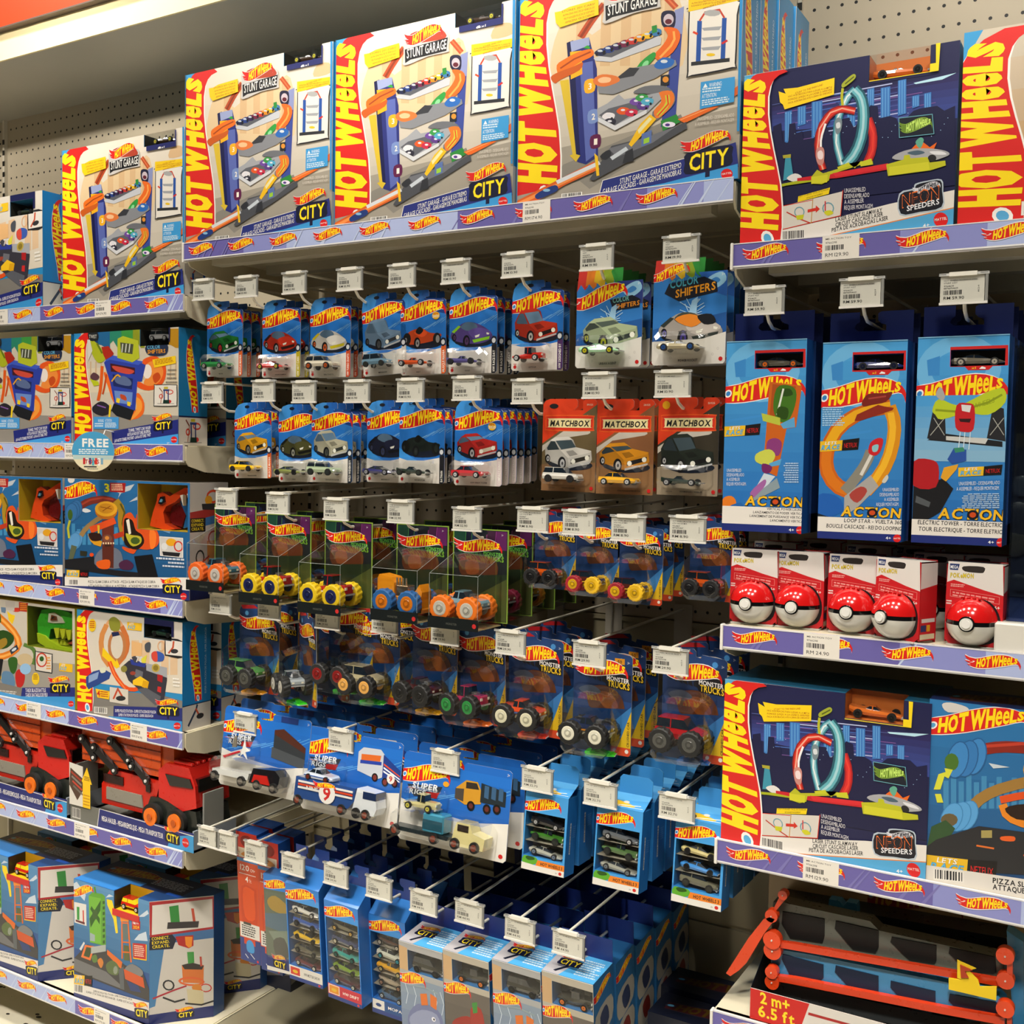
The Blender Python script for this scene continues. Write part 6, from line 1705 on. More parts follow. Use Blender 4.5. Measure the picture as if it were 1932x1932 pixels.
# ------------------------------------------------------------------ cartons
def carton(label, A, x, z, w, h, d, y=.012, rz=0.0, rx=0.0, side=None, lside=None, top=None, edge='2A88C0', group=None, win=None, rd=.05, name='toy_carton', cat='toy box', inside='2A2A24', film=True, sidecol=None, seg=None, wincol=None):
    t = thing(name, label, cat, (x, y, z), (rx, 0, rz), group)
    mb = MB()
    H = A.hole
    sc = sidecol or edge
    if H:
        a, b, c, e = [max(0, v) for v in H]
        c = min(c, 1); xs0, xs1, zt, zb = a * w, c * w, h * (1 - b), h * (1 - e)
        mb.box(0, w, rd, d, 0, h, sc, 'print')
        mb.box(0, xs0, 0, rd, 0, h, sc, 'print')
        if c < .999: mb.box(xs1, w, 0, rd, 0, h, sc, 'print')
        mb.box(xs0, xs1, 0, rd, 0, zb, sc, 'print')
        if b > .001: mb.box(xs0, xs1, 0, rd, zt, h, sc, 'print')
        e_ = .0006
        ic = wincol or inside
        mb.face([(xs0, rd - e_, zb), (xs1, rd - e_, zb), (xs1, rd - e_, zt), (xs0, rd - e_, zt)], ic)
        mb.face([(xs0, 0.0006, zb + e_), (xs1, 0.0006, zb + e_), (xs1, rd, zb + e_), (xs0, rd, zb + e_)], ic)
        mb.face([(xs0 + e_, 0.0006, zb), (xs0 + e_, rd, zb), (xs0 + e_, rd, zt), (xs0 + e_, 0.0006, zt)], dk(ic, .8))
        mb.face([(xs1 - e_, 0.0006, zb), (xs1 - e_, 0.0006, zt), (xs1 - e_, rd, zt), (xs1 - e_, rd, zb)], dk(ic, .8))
    else:
        mb.box(0, w, 0, d, 0, h, sc, 'print')
    mb.art(A, (0, 0, 0), (w, 0, 0), (0, 0, h), (0, -1, 0))
    if side: mb.art(side, (w, 0, 0), (0, d, 0), (0, 0, h), (1, 0, 0))
    if top: mb.art(top, (0, 0, h), (w, 0, 0), (0, d, 0), (0, 0, 1))
    mb.build('carton', t)
    if H and film:
        mb = MB(); mb.face([(xs0, .0012, zb), (xs1, .0012, zb), (xs1, .0012, zt), (xs0, .0012, zt)], 'FFFFFF', 'clear')
        if b <= .001: mb.face([(xs0, .0012, zt), (xs1, .0012, zt), (xs1, rd, zt), (xs0, rd, zt)], 'FFFFFF', 'clear')
        mb.build('window_film', t)
    if H and win:
        for (kind, col, wc, fx, fz, L) in win:
            mb = MB(); car3d(mb, L, kind, col, wheel=wc)
            o = mb.build('toy_car', t); o.location = (xs0 + (xs1 - xs0) * fx, rd * .5, zb + (zt - zb) * fz)
    return t


A_st = art_stunt(); A_ss = art_stunt_side()
zM = ZS['M'] - .0015
first = None
for i, (pxl, lab) in enumerate(((351, 'garage carton at the left end of the long top shelf'), (632, 'garage carton in the middle of the long top shelf, between two like it'), (975, 'largest looking garage carton at the right end of the long top shelf'))):
    X = at(pxl, 440, .004)[0]
    if first is None:
        first = carton(lab, A_st, X, zM, .413, .366, .082, y=.004, side=A_ss, edge='2A88C0', win=[('open', '38281C', 'D8D040', .5, .18, .075)], group='garage cartons on the top shelves')
    else:
        c = copytree(first); c.location = (X, .004, zM); c['label'] = lab
for k in range(3):
    c = copytree(first); c.location = (at(975, 440, .004)[0] + .004 * k, .094 + k * .088, zM); c['label'] = ('garage carton standing second in the row behind the right-end one', 'garage carton third in the row behind the right-end one', 'garage carton at the back of the row, against the pegboard')[k]
    for ch in list(c.children):
        if ch.name.startswith(('toy_car', 'window_film')): bpy.data.objects.remove(ch)
c = copytree(first); c.location = (at(119, 560, .006)[0], .006, ZS['L1'] - .0015); c['label'] = 'garage carton on the top shelf of the left bay, beside the bike carton'

A_po = art_police(); A_ps = art_police_side(); A_cob = art_cobra(); A_cs = art_cobra_side()
A_tw = art_twist(); A_ts = art_twist_side()
# police box on L1 (only its right part is in the picture)
xr = at(81, 560, .006)[0]
A_po2 = A_po
carton('white and blue police station carton at the left edge of the top left shelf', A_po, xr - .36, ZS['L1'] - .0015, .36, .282, .10, y=.006, side=A_ps, edge='2A88C0', win=[('sport', '303828', '303030', .5, .1, .07)], group='police station cartons')
# L2
zz = ZS['L2'] - .0015
xa, xb = at(141, 820, .006)[0], at(337, 820, .006)[0]
hT = at(336, 617, .006)[2] - zz
t2 = carton('car wash tower carton with a spiral track, right one of the pair', A_tw, xa, zz, xb - xa, hT, .085, y=.006, side=A_ts, edge='2A88C0', win=[('suv', 'B8B8BC', 'A0A0A0', .5, .3, .066)], group='car wash cartons')
c = copytree(t2); c.location = (xa - (xb - xa) - .012, .006, zz); c['label'] = 'car wash tower carton with a spiral track, left one, cut by the picture edge'
c = copytree(t2); c.location = (xa, .150, zz); c['label'] = 'car wash carton standing behind the right front one, its blue side in shade'
for ch in list(c.children):
    if ch.name.startswith(('toy_car', 'window_film')): bpy.data.objects.remove(ch)


# cobra cartons: open window with an orange snake
def snake(parent, x0, x1, z0, z1, y):
    w, h = x1 - x0, z1 - z0
    S = lambda a, b: (x0 + w * a, z0 + h * b)
    mb = MB()
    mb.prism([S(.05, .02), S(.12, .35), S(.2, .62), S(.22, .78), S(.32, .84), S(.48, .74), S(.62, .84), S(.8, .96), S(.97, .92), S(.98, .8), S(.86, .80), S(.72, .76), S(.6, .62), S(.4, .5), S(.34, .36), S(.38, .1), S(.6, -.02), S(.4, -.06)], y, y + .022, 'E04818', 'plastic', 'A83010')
    mb.prism([S(.36, .2), S(.42, .5), S(.62, .6), S(.7, .3), S(.62, .02), S(.42, .08)], y + .016, y + .026, '681014', 'plastic')
    mb.prism([S(.60, .64), S(.72, .70), S(.84, .4), S(.82, .05), S(.68, .0), S(.74, .3)], y + .012, y + .028, '1C5C98', 'plastic')
    mb.prism([S(.74, .78), S(.80, .80), S(.80, .54)], y - .006, y + .004, 'ECE4D8', 'plastic'); mb.prism([S(.88, .82), S(.93, .84), S(.92, .62)], y - .006, y + .004, 'ECE4D8', 'plastic')
    mb.prism([S(.26, .56), S(.3, .72), S(.38, .74), S(.40, .60), S(.32, .54)], y - .004, y, '101820', 'gloss'); mb.prism([S(.30, .60), S(.33, .68), S(.37, .66), S(.35, .60)], y - .006, y - .004, '70A8C8', 'gloss')
    return mb.build('snake_head', parent)


zz = ZS['L3'] - .0015
xa, xb = at(123, 1100, .006)[0], at(358, 1115, .006)[0]
hC = at(352, 911, .006)[2] - zz
cob = carton('blue carton with an orange snake head in its window, right one on its shelf', A_cob, xa, zz, xb - xa, hC, .115, y=.006, side=A_cs, edge='B8B2AC', group='snake cartons on the left shelf', rd=.07, inside='B09820', wincol='C8A820')
w = xb - xa
snake(t := cob, w * .62, w * .98, hC * .60, hC * .97, .022)
c = copytree(cob); c.location = (xa - w - .008, .006, zz); c['label'] = 'blue carton with an orange snake head in its window, left one, at the edge'
# L4
zz = ZS['L4'] - .0015
xa, xb = at(146, 1330, .006)[0], at(344, 1380, .006)[0]
hP = min(at(344, 1166, .006)[2] - zz, .248)
pol = carton('police station carton with an orange loop printed on it, under the snake carton', A_po, xa, zz, xb - xa, hP, .085, y=.006, side=A_ps, edge='2A88C0', win=[('sport', '284030', '202020', .5, .12, .07)], group='police station cartons')
c = copytree(pol); c.location = (xa, .125, zz); c['label'] = 'police station carton in shade behind the front one'
for ch in list(c.children):
    if ch.name.startswith(('toy_car', 'window_film')): bpy.data.objects.remove(ch)
A_rx = art_rex()
xr = xa - .008; wR = xr - at(-135, 1280, .006)[0]
rex = carton('carton with a green toothed dinosaur head in its window, at the picture edge', A_rx, xr - wR, zz, wR, hP, .115, y=.006, edge='D8C020', rd=.07, inside='788018', wincol='6C7818')
x0, x1, z0, z1 = wR * .70, wR * .985, hP * .56, hP * .97
S = lambda a, b: (x0 + (x1 - x0) * a, z0 + (z1 - z0) * b)
mb = MB(); y = .016
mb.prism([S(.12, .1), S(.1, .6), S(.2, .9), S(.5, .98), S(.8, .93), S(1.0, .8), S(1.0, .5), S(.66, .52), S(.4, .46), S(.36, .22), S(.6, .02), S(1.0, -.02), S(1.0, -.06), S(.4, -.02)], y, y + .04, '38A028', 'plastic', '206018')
mb.prism([S(.12, .32), S(.14, .1), S(.4, -.04), S(1.0, -.06), S(1.0, .06), S(.6, .08), S(.38, .2), S(.3, .28)], y - .004, y + .02, 'A0B820', 'plastic')
mb.prism([S(.38, .46), S(.36, .22), S(.6, .04), S(1.0, .05), S(1.0, .5), S(.66, .5)], y + .02, y + .03, '100C0C', 'plastic')
for k in range(4): mb.prism([S(.50 + k * .13, .50), S(.62 + k * .13, .52), S(.60 + k * .13, .28 + (k % 2) * .05), S(.55 + k * .13, .26)], y - .004, y + .016, 'B0B828', 'plastic')
for k in range(3): mb.prism([S(.48 + k * .08, .1), S(.55 + k * .08, .1), S(.52 + k * .08, .22)], y + .004, y + .016, 'B0B828', 'plastic')
mb.prism([S(.36, .62), S(.38, .84), S(.5, .88), S(.66, .78), S(.72, .66), S(.5, .62)], y - .003, y, 'C8C4B0', 'gloss'); mb.prism([S(.44, .68), S(.46, .82), S(.56, .80), S(.58, .70)], y - .006, y - .003, '703818', 'gloss'); mb.prism([S(.48, .72), S(.5, .79), S(.54, .77)], y - .008, y - .006, '101010', 'gloss')
mb.prism([S(.68, .14), S(.85, .24), S(1.0, .22), S(.96, .12)], y + .010, y + .02, 'A84838', 'plastic'); mb.build('dinosaur_head', rex)


# L5 haulers on card trays
def hauler(label, x, z, w):
    t = thing('toy_hauler', label, 'toy truck', (x, .004, z))
    k = w / .44
    s_ = lambda v: v * k
    mb = MB(); D = .13
    mb.box(0, s_(.43), 0, D, 0, .006, '8A8880', 'card')
    A = Art(W=430, H=46)
    A.rect(0, 0, 120, 46, '6A6A62'); A.bars(8, 14, 28, 26, 0, 10, 'C8C4BC'); A.poly([(106, 0), (430, 8), (430, 46), (100, 46)], '222A70'); A.poly([(355, 20), (430, 4), (430, 46), (345, 46)], '3C94CC'); A.line([(100, 46), (108, 0), (430, 6)], 2, 'E0DCD4')
    A.text('MEGA HAULER - MEGARREMOLQUE - MEGA TRANSPORTEUR', (116, 28), (330, 31), 12, 'E8E4E0', .04); A.city(338, 8, 46, .05, False, 28); A.mattel(404, 26, 11)
    mb.face([(0, -.001, -.0), (s_(.43), -.001, 0), (s_(.43), -.001, .046 * k), (0, -.001, .046 * k)], '222A70', 'print'); mb.art(A, (0, -.001, 0), (s_(.43), 0, 0), (0, 0, .046 * k), (0, -1, 0))
    mb.box(s_(.425), s_(.43), 0, D, 0, .05 * k, '9098A0', 'card'); mb.box(s_(.425), s_(.43), .03, .09, .05 * k, .13 * k, '8A8A84', 'card')
    mb.build('card_tray', t)
    # side panel with picture of the stacked decks and a yellow arrow
    A = Art(W=110, H=110); A.poly([(0, 0), (50, 4), (50, 110), (0, 110)], 'D8D2C8'); A.poly([(4, 14), (60, 40), (56, 60), (30, 96), (0, 60)], '50382C')
    for q in range(4): A.line([(6 + q * 3, 24 + q * 12), (44 + q * 2, 42 + q * 12)], 5, ('A83828', '888078', 'C04030', '706860')[q])
    A.poly([(66, 4), (84, 46), (78, 46), (78, 110), (50, 110), (50, 46), (46, 42)], 'F0C018'); A.lines(56, 28, 20, 12, 3, '604010', .1)
    for q in range(4): A.poly([(52, 76 + q * 8), (76, 76 + q * 8), (76, 79 + q * 8), (52, 79 + q * 8)], 'C88A10')
    mb = MB(); mb.art(A, (0, -.004, .04 * k), (s_(.11), 0, 0), (0, 0, .105 * k), (0, -1, 0)); mb.box(0, s_(.05), -.0035, -.0025, .04 * k, .14 * k, 'D8D2C8', 'card'); mb.build('picture_panel', t)
    mb = MB(); mb.xf = Matrix.Scale(k, 4)
    # trailer lower body
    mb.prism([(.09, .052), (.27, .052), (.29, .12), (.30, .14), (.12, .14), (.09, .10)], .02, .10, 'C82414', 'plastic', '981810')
    mb.prism([(.11, .066), (.24, .066), (.235, .096), (.11, .096)], .017, .02, '8A8478', 'plastic'); mb.prism([(.10, .108), (.17, .108), (.17, .128), (.10, .128)], .017, .02, '2A0C0C', 'plastic'); mb.prism([(.25, .108), (.265, .108), (.265, .128), (.25, .128)], .017, .02, '2A0C0C', 'plastic')
    mb.build('trailer', t)
    mb = MB(); mb.xf = Matrix.Scale(k, 4)
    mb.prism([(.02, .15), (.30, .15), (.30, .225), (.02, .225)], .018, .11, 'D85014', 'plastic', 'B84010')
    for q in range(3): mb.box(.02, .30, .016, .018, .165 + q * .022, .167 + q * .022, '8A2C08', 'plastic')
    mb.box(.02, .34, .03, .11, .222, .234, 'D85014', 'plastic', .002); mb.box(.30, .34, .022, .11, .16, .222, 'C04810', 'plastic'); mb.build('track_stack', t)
    for (a, b) in (((.03, .205), (.075, .165)), ((.075, .19), (.15, .145)), ((.135, .215), (.21, .165)), ((.20, .178), (.262, .138))):
        mb = MB(); mb.xf = Matrix.Scale(k, 4)
        dx, dz = b[0] - a[0], b[1] - a[1]; l = math.hypot(dx, dz); nx, nz = -dz / l * .0085, dx / l * .0085
        mb.prism([(a[0] + nx, a[1] + nz), (a[0] - nx, a[1] - nz), (b[0] - nx, b[1] - nz), (b[0] + nx, b[1] + nz)], .008, .016, '141416', 'plastic')
        mb.cyl((a[0], .006, a[1]), (a[0], .012, a[1]), .011, '141416', 'plastic', 12); mb.cyl((b[0], .006, b[1]), (b[0], .012, b[1]), .011, '141416', 'plastic', 12); mb.cyl((a[0], .004, a[1]), (a[0], .007, a[1]), .0035, 'D8D4D0', 'plastic', 8); mb.cyl((b[0], .004, b[1]), (b[0], .007, b[1]), .004, 'D8D4D0', 'plastic', 8)
        mb.build('hinge_arm', t)
    mb = MB(); mb.xf = Matrix.Scale(k, 4)
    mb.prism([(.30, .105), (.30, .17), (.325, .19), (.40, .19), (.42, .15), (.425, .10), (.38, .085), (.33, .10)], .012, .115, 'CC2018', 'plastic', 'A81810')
    mb.prism([(.325, .165), (.405, .165), (.415, .145), (.34, .14)], .009, .012, '0C0C0E', 'gloss'); mb.box(.405, .424, .02, .105, .135, .165, '0C0C0E', 'gloss')
    for q in range(5): mb.box(.34, .40, .02 + q * .018, .03 + q * .018, .19, .198, 'CC2018', 'plastic', .002)
    mb.build('cab', t)
    mb = MB(); mb.xf = Matrix.Scale(k, 4)
    mb.prism([(.25, .055), (.27, .10), (.33, .105), (.38, .09), (.42, .09), (.43, .04), (.28, .03)], .014, .115, '1C201C', 'plastic'); mb.build('chassis', t)
    for a in (.285, .365):
        mb = MB(); mb.xf = Matrix.Scale(k, 4); mb.cyl((a, .002, .058), (a, .018, .058), .030, '181816', 'rubber', 24); mb.cyl((a, -.002, .058), (a, .003, .058), .021, 'E87010', 'plastic', 20); mb.cyl((a, -.004, .058), (a, -.001, .058), .008, 'B85008', 'plastic', 12); mb.build('wheel', t)
    mb = MB(); mb.box(s_(.02), s_(.33), D, D + .006, 0, .205, 'A89880', 'card')
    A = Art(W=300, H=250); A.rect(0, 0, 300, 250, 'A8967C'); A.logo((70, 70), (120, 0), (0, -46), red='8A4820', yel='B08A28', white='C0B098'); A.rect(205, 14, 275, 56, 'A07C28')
    mb.art(A, (s_(.02), D, 0), (s_(.31), 0, 0), (0, 0, .205), (0, -1, 0)); mb.build('backing_card', t)
    return t


zz = ZS['L5'] - .0015
xa = at(134, 1535, .004)[0]; xb = at(372, 1605, .004)[0]
hauler('red and orange toy transporter on a card tray, right one of the two', xa, zz, xb - xa)
hauler('red and orange toy transporter on a card tray, left one cut by the picture edge', xa - (xb - xa) - .004, zz, xb - xa)


# L6 tower cartons with slanted right side
def tower(label, x, y, z, rz, group, dark=False):
    A = A_tower; w, h = .262, .295
    t = thing('toy_carton', label, 'toy box', (x, y, z), (0, 0, rz), group)
    d = .14; s2 = (w + .10, .105)
    mb = MB(); a, b, c, e = A.hole; xs0, xs1, zb = a * w, c * w, h * (1 - e); rd = .05
    foot = [(0, 0), (w, 0), s2, (w + .10, d), (0, d)]
    cutf = [(0, rd), (w + .048, rd), s2, (w + .10, d), (0, d)]
    def pr(poly, z0, z1, col):
        n = len(poly)
        mb.mesh([(p[0], p[1], z0) for p in poly] + [(p[0], p[1], z1) for p in poly], [tuple(range(n))[::-1], tuple(range(n, 2 * n))] + [(i, (i + 1) % n, (i + 1) % n + n, i + n) for i in range(n)], col)
    pr(foot, 0, zb, '244C88'); pr(cutf, zb, h, '244C88')
    pr([(0, 0), (xs0, 0), (xs0, rd), (0, rd)], zb, h, '244C88'); pr([(xs1, 0), (w, 0), (w + .048, rd), (xs1, rd)], zb, h, '244C88')
    e_ = .0008
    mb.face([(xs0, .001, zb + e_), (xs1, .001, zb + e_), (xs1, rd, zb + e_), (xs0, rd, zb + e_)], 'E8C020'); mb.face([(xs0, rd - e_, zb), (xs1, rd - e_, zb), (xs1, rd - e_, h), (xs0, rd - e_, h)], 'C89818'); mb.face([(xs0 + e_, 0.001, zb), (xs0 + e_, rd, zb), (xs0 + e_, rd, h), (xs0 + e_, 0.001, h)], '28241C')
    mb.box(xs0 - .004, xs1 + .004, -.002, 0, zb - .012, zb + .003, 'C82020', 'print')
    mb.art(A, (0, 0, 0), (w, 0, 0), (0, 0, h), (0, -1, 0))
    sd = Vector((s2[0] - w, s2[1], 0)); mb.art(A_tside, (w, 0, 0), sd, (0, 0, h), (sd.y / sd.length, -sd.x / sd.length, 0))
    A2 = Art(W=100, H=60); A2.clipbox = (0, 0, 1, .62); A2.T = A_ttop.T; mb.art(A_ttop, (0, rd, h), (w + .04, 0, 0), (0, d - rd, 0), (0, 0, 1))
    mb.box(0, xs0 - .001, .001, rd, h, h + .0006, '3888D8', 'print')
    mb.build('carton', t)
    mb = MB(); car3d(mb, .068, 'suv', 'C02418', 'D8C020', 'E8E8E8', 'E8D020'); o = mb.build('toy_car', t); o.location = ((xs0 + xs1) / 2, .026, zb + .002)
    return t


A_tower, A_tside, A_ttop = art_tower(), art_tower_side(), art_tower_top()
zz = ZS['L6'] - .0015
p = at(140, 1885, .004)
tw = tower('blue carton with a printed green tower, right one of the front pair', p[0], .004, zz, 0.02, 'tower cartons on the lowest shelf')
for (dx, dy, dz, r, lab) in ((-.40, .0, 0, .0, 'blue carton with a printed green tower, left one of the front pair'), (.0, .155, .0, .03, 'blue tower carton standing behind the right front one'), (-.36, .16, .0, .0, 'blue tower carton standing behind the left front one')):
    c = copytree(tw); c.location = (p[0] + dx, .004 + dy, zz + dz); c.rotation_euler = (0, 0, r); c['label'] = lab
A_dk = Art(W=100, H=100); A_dk.rect(0, 0, 100, 100, '18203C'); A_dk.poly([(0, 30), (100, 20), (100, 80), (0, 90)], '8A8480'); A_dk.ell(50, 50, 26, 22, '28282C', 12, 0, 5); A_dk.line([(10, 80), (60, 50), (80, 60)], 5, '803828')
q = at(392, 1860, .30)
carton('dark carton with a printed race track at the back right of the lowest left shelf', A_dk, XM0 - .05, .150, .10, .25, .12, y=.30, edge='18203C', side=A_dk)
# R1, R3
A_ne = art_neon(); A_co2 = A_cob
zz = ZS['R1'] - .0015
xa, xb = at(1397, 450, .004)[0], at(1799, 420, .004)[0]
hN = at(1406, 144, .004)[2] - zz
neo = carton('night city carton with a teal and red loop, on the top right shelf', A_ne, xa, zz, xb - xa, hN, .078, y=.004, side=None, edge='3C98B8', sidecol='1C5878', win=[('open', 'D8702C', '181818', .5, .05, .082)], group='night city loop cartons', rd=.045, inside='D87020', wincol='C87030')
zz3 = ZS['R3'] - .0015
xa3 = at(1361, 1570, .004)[0]
A_nt = Art(W=100, H=40); A_nt.rect(0, 0, 100, 40, '14506C'); A_nt.rect(0, 30, 100, 40, '103850'); A_nt.text('NEON', (14, 30), (46, 30), 12, 'A04828', .02); A_nt.lines(50, 8, 26, 16, 3, '4888A0')
c = copytree(neo); c.location = (xa3, .004, zz3); c['label'] = 'night city carton with a teal and red loop, on the lower right shelf'
wN = xb - xa
t_ = carton('teal topped carton behind the lower night city carton', A_nt, xa3 + .004, zz3, wN, hN - .004, .09, y=.09, edge='14506C')


def snakeblue(label, x, z, w, h, A):
    return carton(label, A, x, z, w, h, .09, y=.004, edge='3088C0', rd=.05, wincol='C8A820')


A_r1 = Art(W=480, H=366)
A_r1.grad([(0, 0), (480, 0), (480, 300), (0, 300)], 'C8C0B0', 'C89858', 5); A_r1.poly([(100, 280), (480, 240), (480, 366), (80, 366)], '8A867C'); A_r1.poly([(0, 0), (26, 0), (0, 60)], '3898D0')
vlogo(A_r1, 0, 92, 366, 4, 70, 4); A_r1.poly([(95, 240), (140, 220), (160, 250), (150, 290), (100, 290)], '28282C')
for k in range(3): A_r1.ell(122 + k * 20, 62 - k * 3, 22, 34, '3878C0', 16); A_r1.ell(122 + k * 20, 62 - k * 3, 22, 34, '2860A0', 16, 0, 3)
A_r1.ell(116, 70, 12, 22, '487828', 12); A_r1.ell(130, 170, 22, 40, 'C0C4CC', 14); A_r1.poly([(120, 110), (150, 96), (150, 150), (140, 140)], 'E8C020'); A_r1.bars(90, 330, 60, 26, 0, 16)
zr = at(1822, 70, .004)[2] - zz
snakeblue_ = carton('carton with a blue coil print at the right edge of the top right shelf', A_r1, at(1806, 425, .004)[0], zz, .47, zr + .006, .085, y=.004, edge='2A88C0')
# R3 right: snake carton whose left part is in the picture
q = [(35, 60), (1060, 190), (1040, 1130), (5, 880)]
A_c3 = Art(q)
A_c3.grad([(0, 0), (1100, 150), (1100, 900), (0, 800)], '2C78B4', '1C5488', 6)
for x in range(90, 900, 32): A_c3.rect(x, 400 + x % 60, x + 22, 560, '4088B8')
A_c3.logo((32, 215), (425, 5), (0, -115))
A_c3.blob([(85, 85), (120, 76), (185, 95), (190, 115), (110, 120)], 'D0CCC8'); A_c3.poly([(280, 350), (370, 370), (300, 375)], 'C8D4DC')
A_c3.line([(240, 290), (330, 275), (420, 280), (700, 300)], 52, '8A2418'); A_c3.line([(250, 275), (420, 262), (600, 270)], 14, 'C03C28')
for x, y, c in ((225, 320, '3C84C4'), (190, 330, '3478B8'), (150, 335, '3C84C4')): A_c3.ell(x, y, 44, 84, c, 18, .2); A_c3.ell(x, y, 44, 84, '245C94', 18, .2, 5)
A_c3.ell(125, 345, 30, 40, '487028', 12)
A_c3.line([(200, 560), (260, 500), (350, 460), (520, 420)], 50, 'A07838')
for x, y in ((190, 590), (160, 595), (125, 600)): A_c3.ell(x, y, 44, 70, '58A0D8', 18, .3); A_c3.ell(x, y, 44, 70, '3C84BC', 18, .3, 4)
A_c3.ell(115, 610, 36, 30, '685838', 12); A_c3.poly([(40, 640), (100, 610), (140, 650), (90, 740), (20, 740)], '30502C')
A_c3.poly([(50, 470), (70, 400), (100, 390), (95, 372), (130, 380), (112, 420), (95, 410), (78, 470)], 'D8D83C'); A_c3.poly([(55, 490), (80, 490), (90, 530), (64, 530)], 'D8D83C')
A_c3.blob([(430, 360), (500, 330), (560, 330), (560, 450), (470, 440), (440, 430)], 'D8A028'); A_c3.line([(440, 370), (436, 430)], 12, 'E8B828')
A_c3.line([(330, 520), (420, 500), (560, 480)], 34, 'E05018'); A_c3.line([(340, 540), (360, 600), (450, 640), (560, 650)], 36, 'E88820'); A_c3.blob([(350, 560), (430, 540), (520, 560), (500, 610), (400, 610)], '28140C')
A_c3.poly([(10, 740), (60, 700), (240, 640), (560, 690), (560, 880), (200, 850), (10, 760)], '26262A'); A_c3.rect(250, 660, 296, 695, 'A89858'); A_c3.line([(230, 730), (305, 745)], 8, 'E07028'); A_c3.blob([(335, 690), (390, 690), (390, 712), (338, 708)], 'E86020'); A_c3.blob([(440, 770), (560, 770), (560, 800), (450, 795)], 'E86020')
A_c3.race(20, 760, 300, 90, .15); A_c3.poly([(5, 815), (1060, 1000), (1060, 1140), (5, 880)], 'E0DAD2'); A_c3.bars(55, 835, 115, 50, .15, 14); A_c3.text('PIZZA SLAM COBRA ATTACK', (300, 905), (760, 985), 24, '18181C', .05); A_c3.text('ATTAQUE DU COBRA A LA PIZZERIA', (300, 935), (800, 1022), 24, '18181C', .05)
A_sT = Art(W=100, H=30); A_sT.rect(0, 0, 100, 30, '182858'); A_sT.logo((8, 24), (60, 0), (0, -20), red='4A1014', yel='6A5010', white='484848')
xs = at(1743, 1632, .006)[0]
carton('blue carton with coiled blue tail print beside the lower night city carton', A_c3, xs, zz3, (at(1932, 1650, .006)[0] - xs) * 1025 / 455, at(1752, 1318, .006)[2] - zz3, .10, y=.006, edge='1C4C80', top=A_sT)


ORD = ['first', 'second', 'third', 'fourth', 'fifth', 'sixth', 'seventh', 'eighth']
# action boxes on hooks in the right bay
def pegtab(mb, w, y, z0, h, col='1C2C6C'):
    mb.prism([(0, z0), (w, z0), (w, z0 + h), (w * .62, z0 + h), (w * .58, z0 + h * .94), (w * .58, z0 + h * .72), (w * .62, z0 + h * .62), (w * .68, z0 + h * .58), (w * .68, z0 + h * .40), (w * .34, z0 + h * .40), (w * .30, z0 + h * .5), (w * .32, z0 + h * .62), (w * .36, z0 + h * .68), (w * .36, z0 + h), (0, z0 + h)], y, y + .0015, col, 'print')


ACT = [(1362, 1000, 1365, 645, 1512, '38301C', 'E87020', 'black and orange car, tower launch print', 3), (1542, 1015, 1546, 647, 1700, '1C2C70', '101838', 'dark blue car, orange loop print', 3), (1719, 1023, 1724, 637, 1890, '605848', 'C0B8A8', 'grey car, green flame arch print', 4)]
for i, (bx, by, tx, ty, rx_, cc, wc, lab, nb) in enumerate(ACT):
    P0 = at(bx, by, .02); P1 = at(tx, ty, .02); X1 = at(rx_, by, .02)[0]
    w = X1 - P0[0]; h = P1[2] - P0[2]
    A = art_action(i)
    for k in range(nb + 1):
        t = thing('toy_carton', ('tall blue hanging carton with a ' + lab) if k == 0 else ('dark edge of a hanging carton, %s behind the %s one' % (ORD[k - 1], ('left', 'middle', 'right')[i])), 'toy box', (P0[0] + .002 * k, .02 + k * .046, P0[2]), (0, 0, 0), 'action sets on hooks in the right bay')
        mb = MB()
        if k == 0:
            a, b, c_, e = A.hole; xs0, xs1, zt, zb = a * w, c_ * w, h * (1 - b), h * (1 - e); rd = .034; d = .042
            mb.box(0, w, rd, d, 0, h, '1C5CA8', 'print'); mb.box(0, xs0, 0, rd, 0, h, '1C5CA8'); mb.box(xs1, w, 0, rd, 0, h, '1C5CA8'); mb.box(xs0, xs1, 0, rd, 0, zb, '1C5CA8'); mb.box(xs0, xs1, 0, rd, zt, h, '1C5CA8')
            mb.face([(xs0, rd - .001, zb), (xs1, rd - .001, zb), (xs1, rd - .001, zt), (xs0, rd - .001, zt)], '58481C'); mb.art(A, (0, 0, 0), (w, 0, 0), (0, 0, h), (0, -1, 0))
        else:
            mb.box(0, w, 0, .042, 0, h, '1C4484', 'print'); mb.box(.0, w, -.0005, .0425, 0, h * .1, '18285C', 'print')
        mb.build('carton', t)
        mb = MB(); pegtab(mb, w, .040, h, .05); mb.build('hang_tab', t)
        if k == 0:
            mb = MB(); mb.face([(xs0, .001, zb), (xs1, .001, zb), (xs1, .001, zt), (xs0, .001, zt)], 'FFFFFF', 'clear'); mb.build('window_film', t)
            mb = MB(); car3d(mb, .074, 'sport', cc, None, wc); o = mb.build('toy_car', t); o.location = ((xs0 + xs1) / 2, .017, zb)

